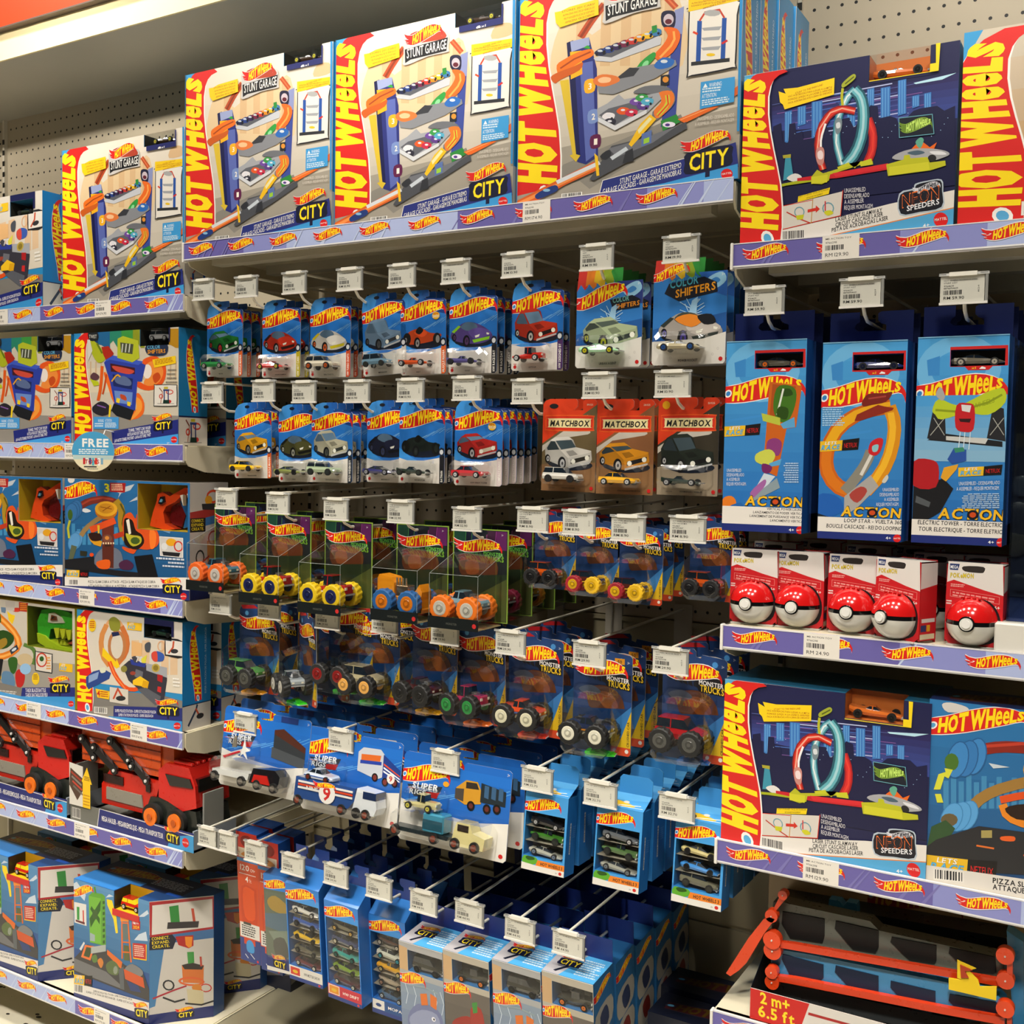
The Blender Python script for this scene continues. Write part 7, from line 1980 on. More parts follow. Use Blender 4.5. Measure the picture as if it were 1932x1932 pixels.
# ------------------------------------------------------------------ hooks with price tickets
TK = {}
PR = {'a': (['HOTWHEELS BASIC CAR ASST'], '9762976', 'RM 10.90'), 'b': (['HOTWHEELS COLOR SHIFTERS', 'ASST'], '9762979', 'RM 19.90'), 'c': (['MB BASIC CAR ASST'], '9763218', 'RM 10.90'),
      'd': (['HWMT 164 GLOW IN THE DARK', 'VEHICLES ASST'], '9766157', 'RM 32.90'), 'e': (['HOT WHEELS MONSTER TRUCK', '1/70 VALUE MIX'], '9764827', 'RM 8.90'), 'f': (['HOTWHEELS MONSTER TRUCK V', 'ASST'], '9763581', 'RM 29.90'),
      'g': (['HW SUPER RIGS ASST'], '9763078', 'RM 49.90'), 'h': (['HW GIFT BOX 3 CAR PK'], '9764378', 'RM 32.70'), 'i': (['HW 5 CAR GIFT PACK ASST'], '9762980', 'RM 54.90'), 'j': (['HW CITY BIG MOBILE LAUNCHER', 'ASST'], '9763901', 'RM 44.90'), 'k': (['HOT WHEELS ACTION CLASSIC', 'STUNT ASST'], '9764629', 'RM 59.90'), 'l': (['TRACK BUILDER ASST'], '9762001', 'RM 39.90')}
GH = 'price ticket hooks on the pegboard'
LABH = {'a': 'basic cars', 'b': 'colour changing cars', 'c': 'orange carded cars', 'd': 'green edged monster trucks', 'e': 'small monster trucks', 'f': 'large monster trucks', 'g': 'truck and car sets', 'h': 'three car boxes', 'i': 'five car boxes', 'j': 'beast launcher boxes', 'k': 'tall blue cartons', 'l': 'orange track packs'}
ORD = ['first', 'second', 'third', 'fourth', 'fifth', 'sixth', 'seventh', 'eighth']
cnt = {}
_hookcache = {}


def hook(px, py, k, tilt=0.0, row='', w=.062, h=.042):
    p = at(px, py, -.004)
    n = cnt.get((k, row), 0); cnt[(k, row)] = n + 1
    lab = 'white hook and price ticket, %s from the left %s %s' % (ORD[n], row, LABH[k])
    if k not in _hookcache:
        t = thing('price_hook', lab, 'hook', p, (0, 0, 0), GH)
        mb = MB(); xc = w / 2
        mb.tube([(xc, .452, .006), (xc, .2, .002), (xc, .004, -.001)], .0026, 'ECE6D4', 'paint'); mb.build('ticket_arm', t)
        mb = MB(); mb.tube([(xc, .452, -h - .024), (xc, .05, -h - .018), (xc, .030, -h - .010), (xc, .010, -h + .012), (xc, .006, -.004)], .0028, 'F0EAD8', 'paint'); mb.box(xc - .02, xc + .02, .447, .453, -h - .034, .016, 'B8B0A0', 'paint'); mb.build('prong', t)
        mb = MB(); mb.box(-.001, w + .003, -.0006, .0, -h - .002, .001, 'FFFFFF', 'clear'); mb.box(-.001, w + .003, -.002, .002, -h - .003, -h + .0005, 'E4E0D8', 'plastic'); mb.box(-.002, w + .004, -.002, .003, -.003, .0005, 'D0D0CC', 'plastic'); mb.box(.012, w - .012, -.003, .004, -.004, .002, 'ECE8DC', 'plastic')
        mb.cyl((-.002, .0, -.001), (.008, .0, -.001), .0022, '3A3A38', 'plastic', 8); mb.cyl((w - .008, .0, -.001), (w + .003, .0, -.001), .0022, '3A3A38', 'plastic', 8); mb.box(w - .001, w + .003, -.0015, .0015, -h, 0, '8C8C88', 'plastic'); mb.build('ticket_holder', t)
        A = ticket_art(*PR[k]); mb = MB(); mb.box(0, w - .002, .0006, .0012, -h + .001, -.003, 'D6D0C4', 'card'); mb.art(A, (0, .0006, -h + .001), (w - .002, 0, 0), (0, 0, h - .004), (0, -1, 0), m='card', off=.0001, eps=.00003); mb.build('price_ticket', t)
        _hookcache[k] = t
    else:
        t = copytree(_hookcache[k]); t['label'] = lab
    t.location = p; t.rotation_euler = (0, 0, tilt)
    return t


for q in ((364, 529), (443.6, 523), (533, 515), (636, 508), (733, 500.5), (833, 492), (947, 479)): hook(*q, 'a', row='in the top row of')
for q in ((1095, 463.6), (1251, 447)): hook(*q, 'b', row='above the')
for q in ((380.5, 722), (475.7, 718), (551, 719.5), (649.5, 718), (749, 715), (854, 711)): hook(*q, 'a', row='in the second row of')
for q in ((966, 716), (1099.5, 704), (1236, 700)): hook(*q, 'c', row='above the')
for q in ((406.7, 921), (502.6, 928.6), (610.5, 939), (731, 943), (854.3, 956)): hook(*q, 'd', row='above the')
for q in ((976, 956), (1062, 960.7), (1153.6, 971), (1264, 972)): hook(*q, 'e', row='above the')
for q in ((395.5, 1118), (486, 1127), (594.8, 1144), (701, 1150.5), (813, 1170), (935, 1187), (1081.5, 1206.7), (1232, 1219)): hook(*q, 'f', row='above the')
for q in ((442, 1342), (620, 1372), (814, 1411)): hook(*q, 'g', row='above the')
for q in ((985, 1443), (1102, 1469), (1244, 1493)): hook(*q, 'h', row='above the')
for q in ((374, 1556), (407, 1565)): hook(*q, 'l', row='above the')
for q in ((461.4, 1583.6), (531, 1606), (611, 1625)): hook(*q, 'i', row='above the')
for q in ((691, 1648.6), (774, 1675), (859, 1694), (953, 1725), (1043, 1750.7)): hook(*q, 'j', row='above the')
for q in ((1406, 543), (1586, 527), (1775, 518)): hook(*q, 'k', row='above the')
# ------------------------------------------------------------------ hanging cards
def shell(mb, x0, x1, z0, z1, dep, bev=.006, slant=0.0, y=0.0):
    """clear blister: rounded box open at the back"""
    def ring(x0, x1, z0, z1, yy, b):
        return [(x0 + b, yy, z0), (x1 - b, yy, z0), (x1, yy, z0 + b), (x1, yy, z1 - b), (x1 - b, yy, z1), (x0 + b, yy, z1), (x0, yy, z1 - b), (x0, yy, z0 + b)][::-1]
    f = .003
    R = [ring(x0 - f, x1 + f, z0 - f, z1 + f, y - .0006, bev), ring(x0, x1, z0, z1, y - .001, bev), ring(x0 + .001, x1 - .001, z0 + .001, z1 - slant, y - dep + bev * .6, bev), ring(x0 + bev, x1 - bev, z0 + bev, z1 - slant - bev, y - dep, bev * .8)]
    n = 8
    vs = [p for r in R for p in r]
    fs = [(i * n + j, i * n + (j + 1) % n, (i + 1) * n + (j + 1) % n, (i + 1) * n + j) for i in range(3) for j in range(n)]
    fs.append(tuple(range(3 * n, 4 * n)))
    mb.mesh(vs, fs, 'FFFFFF', 'clear', False)


def cardmesh(name, out, A, W, H, k, th=.0008, parent=None):
    mb = MB()
    mb.prism([(x * k, (H - y) * k) for x, y in out], 0, th, 'C8C4BC', 'card')
    mb.art(A, (0, 0, 0), (W * k, 0, 0), (0, 0, H * k), (0, -1, 0), off=.0002, eps=.00003)
    return mb.build(name, parent)


BASIC = {}
_bd = {
    'green': ('1C6C28', 'muscle', 'MUSCLE MANIA', 'D86020', 'MOSTER', '10180C', 'B82818'), 'dragred': ('C03018', 'sport', 'HW ART CARS', 'B8A818', '70 ROAD CHAMPION', '301008', 'A0A0A0'),
    'white': ('D8D4CC', 'sport', 'HW TURBO CRAFTS', 'C84818', 'TERRA TRACKTYL', 'C8B818', 'C85820'), 'milk': ('6C86A0', 'rod', 'HOT TRUCKS', 'C8C4BC', 'MINI HAULIN', '303438', '404040'),
    'orange': ('D04C1C', 'open', 'MUSCLE MANIA', 'D86020', 'RALLY', '181818', '909090'), 'purple': ('5C4890', 'sport', 'HW RACE DAY', '18181C', 'ROCKET', '88C828', '50305C'),
    'redrod': ('B83018', 'rod', 'HW DESIGNED BY', '48285C', 'KITTS UP', '201010', 'B8B8B0'),
    'yellow': ('D89C18', 'muscle', 'MUSCLE MANIA', 'D86020', '70 ROAD RUNNER', '28241C', '707068'), 'olive': ('4C4C28', 'sport', 'WILD WIDEBODY', '18181C', 'X-RAY', '101008', 'A0A090'),
    'cream': ('B8B49C', 'suv', 'WILD WIDEBODY', '18202C', 'VOLVO ESTATE CUSTOM', '303430', '40443C'), 'navy': ('181C34', 'sport', 'HW EXOTICS', '28282C', 'MAZZORA S-T', '0C0C14', '303858'),
    'black': ('16201C', 'open', 'BATMAN', '14141A', 'ARKHAM ASYLUM', '0C100E', '202824'), 'alfa': ('B02420', 'muscle', 'COMPACT KINGS', 'D8C8C8', 'ALFA GIULIA TI SUPER', 'C8C0A8', 'A8A8A8')}
_car3 = {'green': ('muscle', '28783C', 'B0A8A0'), 'dragred': ('sport', 'D03030', 'D8C850'), 'white': ('suv', 'D0C8B4', 'C85820'), 'milk': ('van', '6C8CA0', '30342C'), 'orange': ('open', 'D05020', 'B8B8B8'), 'purple': ('open', '58508C', '303038'), 'redrod': ('rod', 'C82C20', 'D8D8D8'),
         'yellow': ('muscle', 'E0B418', '303030'), 'olive': ('sport', '707838', '181818'), 'cream': ('suv', 'A8B898', '303834'), 'navy': ('sport', '2C2C60', 'A8A8B0'), 'black': ('open', '2C3830', '404840'), 'alfa': ('muscle', 'B02028', 'E0E0E0')}
GB = 'carded cars on the pegboard'
DESC = {'green': 'green muscle car', 'dragred': 'red wedge sports car', 'white': 'white car with a yellow visor', 'milk': 'grey blue delivery truck, card tilted', 'orange': 'orange open racer', 'purple': 'purple and lime racer', 'redrod': 'red hot rod truck',
        'yellow': 'yellow muscle car', 'olive': 'dark olive sports car', 'cream': 'cream estate car', 'navy': 'dark navy sports car', 'black': 'black armoured racer', 'alfa': 'red old saloon with round lamps'}


def basic(key, lab):
    t = thing('carded_car', lab, 'toy car', (0, 0, 0), (0, 0, 0), GB)
    d = _bd[key]
    A = art_basic(d[0], d[1], d[2], d[3], d[4], d[5], d[6], new=key in ('orange', 'alfa'), sub='DC' if key == 'black' else None)
    cardmesh('card', CARD_OUT, A, 108, 165, .001, parent=t)
    mb = MB(); shell(mb, .003, .094, .010, .047, .030, .008); mb.build('blister', t)
    k, c, w = _car3[key]
    L = .074 if k not in ('rod', 'van') else .062
    mb = MB(); car3d(mb, L, k, c, None, w); o = mb.build('toy_car', t); o.location = (.047, -.0165, .015)
    return t


def behind(src, n, step, lab, group, dx=.0, keep=('card', 'blister')):
    for k in range(1, n + 1):
        c = src.copy(); COL.objects.link(c)
        c.location = (src.location[0] + dx * k + random.uniform(-.002, .002), src.location[1] + step * k, src.location[2] + random.uniform(-.002, .002) + .0015 * k)
        c['label'] = lab % ('' if n == 1 else ' ' + ('next', 'second', 'third', 'fourth', 'fifth', 'sixth', 'seventh')[k - 1])
        for ch in src.children:
            if ch.name.split('.')[0] in keep:
                g = ch.copy(); COL.objects.link(g); g.parent = c


ROW1 = [('green', 391, 711, 0, 2), ('dragred', 495, 713, 0, 2), ('white', 585, 713, 0, 2), ('milk', 687, 711, .05, 1), ('orange', 757, 709, .02, 2), ('purple', 847, 706, 0, 3), ('redrod', 965, 700, 0, 1)]
ROW2 = [('yellow', 444, 902, .02, 2), ('olive', 527, 909, .02, 1), ('cream', 588, 909, 0, 3), ('navy', 692, 909, .0, 1), ('black', 753, 910, 0, 2), ('alfa', 857, 915, 0, 5)]
for row, nm in ((ROW1, 'top row'), (ROW2, 'second row')):
    for key, px, py, ry, nb in row:
        t = basic(key, 'blue carded %s in the %s' % (DESC[key], nm))
        Y = .05 if key not in ('cream', 'black') else .038
        t.location = at(px, py, Y); t.rotation_euler = (0, -ry, 0)
        behind(t, nb, .027, 'blue card%s behind the ' + DESC[key], GB)

# orange carded cars
for key, px, py, col, k2, name, bg, dark, num, c3, w3, ry in (('w', 1021, 925, 'D0CCC4', 'suv', 'TOYOTA 4RUNNER', '6A5A3C', '28241C', '89/125', 'D8D4CC', '303030', -.01), ('y', 1124, 931, 'D08A18', 'muscle', 'FORD POLICE INTERCEPTOR', '8A5A38', '18181C', '28/125', 'E0A418', 'D8D8D8', 0), ('g', 1239, 933, '202820', 'rod', '1934 MORGAN 3 WHEELER', '3A3428', '101010', '51/125', '203028', 'B8B8B8', 0)):
    t = thing('carded_car', 'orange and red carded %s' % {'w': 'white off-road car', 'y': 'yellow taxi', 'g': 'dark green vintage car'}[key], 'toy car', at(px, py, .05), (0, -ry, 0), 'orange carded cars')
    cardmesh('card', MB_OUT, art_matchbox(col, k2, name, bg, dark, num), 108, 165, .00102, parent=t)
    mb = MB(); shell(mb, .008, .100, .012, .052, .030, .008); mb.build('blister', t)
    mb = MB(); car3d(mb, .072, 'suv' if key == 'w' else ('muscle' if key == 'y' else 'open'), c3, None, w3); o = mb.build('toy_car', t); o.location = (.053, -.0165, .017)
    behind(t, 1, .03, 'orange card%s behind the ' + {'w': 'white off-road car', 'y': 'yellow taxi', 'g': 'vintage car'}[key], 'orange carded cars')

# colour changing cars
for k, px, py in ((0, 1086, 695), (1, 1230, 690)):
    t = thing('carded_car', ('colour changing car card with a mint green car and yellow wheels', 'colour changing car card with a beige rocket shaped car')[k], 'toy car', at(px, py, .03), (0, 0, 0), 'colour changing cars')
    sc_ = .00098 if k == 0 else .00101
    cardmesh('card', CS_OUT, art_shift(k), 130, 180, sc_, parent=t)
    mb = MB(); shell(mb, .012, .105, .016, .054, .030, .008); mb.build('blister', t)
    mb = MB(); car3d(mb, .076, 'sport', ('A8E0B0', 'A89C78')[k], None, ('D8D020', '2858A0')[k]); o = mb.build('toy_car', t); o.location = (.058, -.0165, .021)
    behind(t, 3, .032, 'colour changing car card%s behind the ' + ('mint green one', 'rocket shaped one')[k], 'colour changing cars')

# glowing monster trucks: green edged cards with deep clear boxes
A_g = art_mtglow()
GG = 'green edged monster truck packs'
MTG = [(405, 1100, 'pickup', '3C7088', 'E86418', 'C8C0B8', 'blue truck and orange wheels, leftmost', 'd'), (503, 1122, 'rod', 'A81C20', 'E8C410', '202858', 'red body and yellow wheels, left one', 'a'), (612, 1140, 'rod', 'A81C20', 'E8C410', '202858', 'red body and yellow wheels, right one', 'a'), (747, 1153, 'hearse', 'E89018', '2060A0', 'D87818', 'orange body and blue wheels', 'b'), (853, 1166, 'pickup', '7CA0B0', 'F07814', 'C8C4B8', 'pale blue truck and orange wheels, rightmost', 'c')]
_gc = None
for i, (px, py, kind, col, tc_, hub, lab, _) in enumerate(MTG):
    t = thing('monster_truck_pack', 'boxed monster truck with %s' % lab, 'toy truck', (0, 0, 0), (0, 0, 0), GG)
    p = at(px, py, .055); t.location = p
    W_, H_ = .126, .178
    if _gc is None:
        mb = MB(); mb.box(0, W_, 0, .0012, 0, H_, '7C9A38', 'print'); mb.art(A_g, (0, 0, 0), (W_, 0, 0), (0, 0, H_), (0, -1, 0)); o1 = mb.build('card', t)
        mb = MB(); dep = .085
        x0, x1, z0, z1 = .004, .112, -.004, .108
        F = [(x0, -dep, z0), (x1, -dep, z0), (x1, -dep, z1 - .012), (x0, -dep, z1 - .012)]
        B_ = [(x0, -.001, z0 + .004), (x1, -.001, z0 + .004), (x1, -.001, z1 + .022), (x0, -.001, z1 + .022)]
        mb.mesh(F + B_, [(0, 1, 2, 3), (1, 5, 6, 2), (4, 0, 3, 7), (3, 2, 6, 7), (0, 4, 5, 1)], 'FFFFFF', 'clear')
        for a, b in ((F[0], F[1]), (F[1], F[2]), (F[2], F[3]), (F[3], F[0]), (F[2], B_[2]), (F[3], B_[3])): mb.tube([a, b], .00045, '98A09C', 'gloss', 5)  # pale tubes put the highlights on the clear box edges into colour
        o2 = mb.build('blister', t)
        mb = MB(); mb.box(x0 - .002, x1 + .002, -dep - .0015, -dep, z0 - .002, z0 + .020, '1C2020', 'gloss'); mb.box(x0, x1, -dep, -.001, z0 - .001, z0 + .001, 'B8A878', 'card'); mb.face([(x0 - .002, -dep - .0016, z0 - .002), (x1 + .002, -dep - .0016, z0 - .002), (x1 + .002, -dep - .0016, z0 + .02), (x0 - .002, -dep - .0016, z0 + .02)], '1C2020', 'gloss')
        A = Art(W=112, H=22); A.ell(104, 12, 4.5, 4.5, 'C02828', 12); A.text('MONSTER', (42, 14), (66, 14), 4, '5A5C54'); mb.art(A, (x0 - .002, -dep - .0016, z0 - .002), (x1 - x0 + .004, 0, 0), (0, 0, .022), (0, -1, 0)); o3 = mb.build('tray', t)
        _gc = (o1, o2, o3)
    else:
        for o_ in _gc:
            g = o_.copy(); COL.objects.link(g); g.parent = t
    monster(t, .056, -.046, .006, .100, kind, col, tc_, hub, .0, cab2='E8E4DC' if kind == 'rod' else None, chassis='C8C0A8')
    nb = (1, 1, 1, 1, 3)[i]
    for k in range(1, nb + 1):
        c = thing('monster_truck_pack', 'boxed monster truck, %s behind the one with %s' % (('next', 'second', 'third')[k - 1], lab.replace(', rightmost', '').replace(', leftmost', '')), 'toy truck', (p[0], p[1] + .095 * k, p[2] + .003 * k), (0, 0, 0), GG)
        for o_ in _gc[:2]:
            g = o_.copy(); COL.objects.link(g); g.parent = c
        if k < 3: monster(c, .058, -.044, .006, .095, 'pickup', ('383C48', '802838', 'C89018')[k % 3], ('A01C48' if i == 4 and k == 1 else ('E89018' if i == 4 else '2868A8')), '282828')


# ordinary monster trucks
MT_OUT = [(0, 14), (4, 8), (24, 8), (26, 2), (52, 0), (56, 4), (56, 12), (64, 14), (66, 8), (104, 12), (108, 16), (108, 176), (104, 180), (4, 180), (0, 176)]
A_m0, A_m1 = art_mt(0), art_mt(1)
_mc = {}
GV, GF = 'small monster truck packs', 'large monster truck packs'


def mtpack(px, py, Y, s, kind, col, tc_, hub, lab, group, crush=None, rz=0.0, ry=0.0, rx=0.0, nb=1, v=0, stripe=None, rear=None, step=.06, dep=.062):
    t = thing('monster_truck_pack', lab, 'toy truck', at(px, py, Y), (rx, ry, rz), group)
    key = (s, v, dep)
    if key not in _mc:
        o1 = cardmesh('card', MT_OUT, A_m1 if v else A_m0, 108, 180, .001 * s, parent=t)
        mb = MB(); shell(mb, .002 * s, .090 * s, .004, .112 * s, dep, .010, .014); o2 = mb.build('blister', t)
        _mc[key] = (o1, o2)
    else:
        for o_ in _mc[key]:
            g = o_.copy(); COL.objects.link(g); g.parent = t
    L = .082 * s * (1 if s > .9 else .95)
    monster(t, .046 * s, -dep * .52, .020 * s if crush else .010, L, kind, col, tc_, hub, .0, cab2=stripe, chassis='28282A', rear=rear)
    if crush:
        mb = MB(); mb.at(.066 * s, -dep * .45, .002, 0, 0, .2); car3d(mb, .055, 'sport', crush, None, crush, crush, False, 'plastic'); mb.build('crushed_car', t)
    for k in range(1, nb + 1):
        c = thing('monster_truck_pack', lab + ', ' + ORD[k - 1] + ' behind it', 'toy truck', (t.location[0], t.location[1] + step * k, t.location[2] + .003 * k), (0, 0, rz * .5), group)
        for o_ in _mc[key]:
            g = o_.copy(); COL.objects.link(g); g.parent = c
    return t


mtpack(1008, 1108, .055, .80, 'van', 'D05414', '18181A', '18181A', 'small monster truck pack with orange body, beside the green edged ones', GV, nb=2, step=.05, dep=.05)
mtpack(1086, 1122, .055, .80, 'suv', '4A2018', 'E8B818', 'D8A818', 'small monster truck pack, red and yellow wheels, left of two', GV, nb=1, stripe='D8B040', rear='A01828', dep=.05, step=.05)
mtpack(1164, 1136, .055, .80, 'suv', '4A2018', 'E8B818', 'D8A818', 'small monster truck pack, red and yellow wheels, right of two', GV, nb=2, stripe='D8B040', rear='A01828', dep=.05, step=.05)
mtpack(1300, 1130, .055, .80, 'van', 'C85018', '18181A', '18181A', 'small monster truck pack with orange body, beside the red balls', GV, nb=1, dep=.05, step=.05)
ROW4 = [(452, 1300, 'suv', '5C9848', '202020', '4A4A44', 'D89018', 'green masked body, leftmost', 0, 0), (566, 1320, 'pickup', 'A8B0B4', '202020', 'B8B4A8', '38C828', 'silver body, swung askew', -.55, -.05), (620, 1298, 'rod', '18181C', '202020', '801818', '30A028', 'black body in shade, behind the askew one', 0, 0), (668, 1318, 'van', 'B8AC88', '1A1A1A', 'D8A050', '30A828', 'beige bus body and tan hubs', 0, 0), (778, 1334, 'pickup', '401418', '161616', '1C1C1C', 'D89C18', 'dark maroon body', -.12, 0), (868, 1358, 'rod', 'A02850', '181818', '28803C', 'E06820', 'pink body and green hubs, swung askew', -.15, -.04), (958, 1378, 'pickup', 'D84C20', '181818', 'D0CCB0', 'D83820', 'orange and blue body, cream hubs', 0, 0), (1080, 1410, 'pickup', '1C2848', '141414', 'D8D4C0', '38D028', 'navy pickup body, white hubs, biggest looking', 0, 0), (1247, 1425, 'van', 'A81820', '1C1C1C', '50504C', '2060A8', 'red fire engine body, rightmost', 0, 0)]
for i, (px, py, kind, col, tc_, hub, cr, lab, rz, ry) in enumerate(ROW4):
    mtpack(px, py, .055, 1.08, kind, col, tc_, hub, 'large monster truck pack with %s' % lab, GF, cr, rz=rz, ry=ry, nb=0 if i == 2 else (2 if i in (0, 3, 6, 7, 8) else 1), v=1 if i == 7 else 0, stripe=('4068A0' if i == 6 else ('C88020' if i == 7 else None)))

# truck and car sets
GR = 'truck and car sets on wide cards'
RG = [(413, 1478, 'white racing plane and a dark transporter', 0), (568, 1524, 'blue race truck marked NINE and a white car', 1), (751, 1581, 'blue crate truck with a cream cab', 2)]
for px, py, lab, k in RG:
    t = thing('truck_set_pack', 'wide blue card with a ' + lab, 'toy truck', at(px, py, -.018), (-.12, 0, 0), GR)
    s_ = .00098
    out = [(0, 10), (5, 2), (10, 0), (96, 0), (100, 3), (130, 3), (132, 16), (108, 18), (110, 24), (142, 24), (143, 6), (148, 3), (244, 3), (250, 8), (250, 194), (244, 200), (6, 200), (0, 194)]
    o = cardmesh('card', out, art_rig(k), 250, 200, s_, parent=t); o.scale = (1, 1, .87)
    mb = MB(); shell(mb, .004, .224, .018, .066, .046, .012); shell(mb, .020, .110, .066, .108, .036, .01); mb.build('blister', t)
    y = -.022
    mb = MB()
    if k == 0:
        mb.prism([(.012, .030), (.115, .030), (.118, .044), (.012, .040)], y - .014, y + .014, 'D8D8D4', 'gloss'); mb.prism([(.12, .026), (.20, .026), (.205, .05), (.19, .062), (.13, .058)], y - .016, y + .014, '18181C', 'gloss'); mb.prism([(.13, .030), (.18, .030), (.17, .048), (.135, .046)], y - .018, y - .015, 'C82820', 'gloss')
        ws = ((.022, '605850'), (.10, '605850'), (.145, '605850'), (.19, '605850'))
    elif k == 1:
        mb.prism([(.010, .030), (.150, .030), (.165, .048), (.165, .072), (.012, .072)], y - .016, y + .016, '2C4C88', 'gloss')
        for q, c in enumerate(('E8E4E0', 'D04828', 'E8E4E0')): mb.box(.02, .160, y - .0175, y - .016, .050 + q * .006, .054 + q * .006, c, 'gloss')
        mb.prism([(.16, .026), (.214, .026), (.220, .040), (.214, .070), (.17, .074)], y - .016, y + .016, 'D8DCE0', 'gloss'); mb.box(.185, .217, y - .0165, y + .016, .056, .070, '1C2C50', 'gloss')
        A = Art(W=60, H=40); A.ell(38, 22, 14, 16, 'E8E4E0', 18); A.text('9', (31, 32), (44, 32), 20, 'C82828', .05); A.text('NINE', (2, 22), (22, 22), 6, 'E8E4E0', .03); A.logo((18, 14), (34, 2), (0, -10), flame=True, small=True)
        mb.art(A, (.04, y - .018, .028), (.09, 0, 0), (0, 0, .05), (0, -1, 0)); ws = ((.022, '703020'), (.135, '703020'), (.172, '1C1C1C'), (.195, '703020'))
    else:
        mb.prism([(.008, .026), (.135, .026), (.14, .034), (.008, .034)], y - .014, y + .014, '182428', 'plastic'); mb.box(.078, .126, y - .016, y + .016, .034, .070, '3884A0', 'gloss', .003); mb.box(.080, .124, y - .0165, y - .016, .040, .058, '1C4858', 'plastic')
        mb.prism([(.145, .022), (.215, .022), (.218, .044), (.19, .05), (.184, .066), (.156, .066), (.15, .05)], y - .015, y + .015, 'D8CC90', 'gloss'); mb.box(.158, .182, y - .0158, y + .0155, .05, .062, '281C14', 'gloss'); ws = ((.018, '703020'), (.108, '703020'), (.155, '703020'), (.198, '703020'))
    for x, c in ws:
        mb.cyl((x, y - .019, .026), (x, y - .012, .026), .0105, '141414', 'rubber', 16); mb.cyl((x, y - .0205, .026), (x, y - .018, .026), .006, c, 'plastic', 12)
    mb.build('toy_truck', t)
    mb = MB()
    if k == 0:
        mb.prism([(.028, .070), (.09, .092), (.098, .092), (.10, .088), (.036, .062)], y - .008, y + .004, 'D8D4D0', 'gloss'); mb.prism([(.034, .069), (.08, .086), (.084, .084), (.04, .066)], y - .0095, y - .008, 'C82838', 'gloss'); mb.prism([(.086, .076), (.092, .096), (.096, .112), (.100, .096), (.112, .090), (.100, .086), (.106, .072), (.094, .082)], y - .012, y - .010, 'F0F0EC', 'gloss'); mb.prism([(.05, .088), (.054, .112), (.060, .112), (.062, .090)], y, y + .003, '807868', 'plastic'); mb.build('toy_plane', t)
    else:
        mb.at(.066, y, .070); car3d(mb, .074, 'muscle' if k == 1 else 'rod', 'C8D0DC' if k == 1 else 'C8BE88', '2858A8' if k == 1 else None, '802818' if k == 1 else 'C8C050'); mb.build('toy_car', t)
    c0 = sorted([o_ for o_ in t.children if o_.name.split('.')[0] in ('card', 'blister')], key=lambda o_: 'blister' in o_.name)
    for q in range(1, 7):
        c = thing('truck_set_pack', 'wide blue card, %s behind the %s' % (ORD[q - 1], ('plane set', 'race truck set', 'crate truck set')[k]), 'toy truck', (t.location[0] + .002 * q, t.location[1] + .060 * q, t.location[2] + .006 + .001 * q), (-.03, 0, 0), GR)
        for o_ in (c0 if q == 1 else c0[:1]):
            g = o_.copy(); COL.objects.link(g); g.parent = c

# three-car boxes
G3 = 'three car window boxes'
A3, A3s = art_three(0), art_three_side()
T3 = [(976, 1642, 'black car over a green beetle, left of three', (('muscle', '18181C', 'C8C8C8'), ('rod', '3C7828', '303830'), ('sport', 'A8A89C', '7888A0'))), (1111, 1672, 'tilted box with pale grey cars, in the middle of three', (('muscle', '606468', 'C8C8C8'), ('rod', '587848', '383C34'), ('sport', '98988C', '808890'))), (1260, 1704, 'gold car over a blue car, right of three', (('sport', 'C8B878', '181818'), ('sport', '3C88D0', '181818'), ('suv', '6C6A58', '404038')))]


def tri(t, w, h, d, cars, A, col, As, film=True, rd=.034):
    mb = MB(); a, b, c_, e = A.hole; xs0, xs1, zt, zb = a * w, c_ * w, h * (1 - b), h * (1 - e)
    mb.box(0, w, rd, d, 0, h, col); mb.box(0, xs0, 0, rd, 0, h, col); mb.box(xs1, w, 0, rd, 0, h, col); mb.box(xs0, xs1, 0, rd, 0, zb, col); mb.box(xs0, xs1, 0, rd, zt, h, col)
    mb.face([(xs0, rd - .0006, zb), (xs1, rd - .0006, zb), (xs1, rd - .0006, zt), (xs0, rd - .0006, zt)], '7A7260'); mb.art(A, (0, 0, 0), (w, 0, 0), (0, 0, h), (0, -1, 0))
    if As: mb.art(As, (w, 0, 0), (0, d, 0), (0, 0, h), (1, 0, 0))
    n = len(cars)
    for i in range(1, n): mb.box(xs0, xs1, .004, rd, zb + (zt - zb) * i / n - .0006, zb + (zt - zb) * i / n, '8A8474', 'card')
    mb.build('carton', t)
    for i, (k, c, wc) in enumerate(cars):
        mb = MB(); car3d(mb, min(.07, w * .76), k, c, None, wc); o = mb.build('toy_car', t); o.location = ((xs0 + xs1) / 2, rd * .5, zb + (zt - zb) * (n - 1 - i) / n + .002); o.rotation_euler = (0, .08, 0)
    mb = MB(); mb.face([(xs0, .0008, zb), (xs1, .0008, zb), (xs1, .0008, zt), (xs0, .0008, zt)], 'FFFFFF', 'clear'); mb.build('window_film', t)


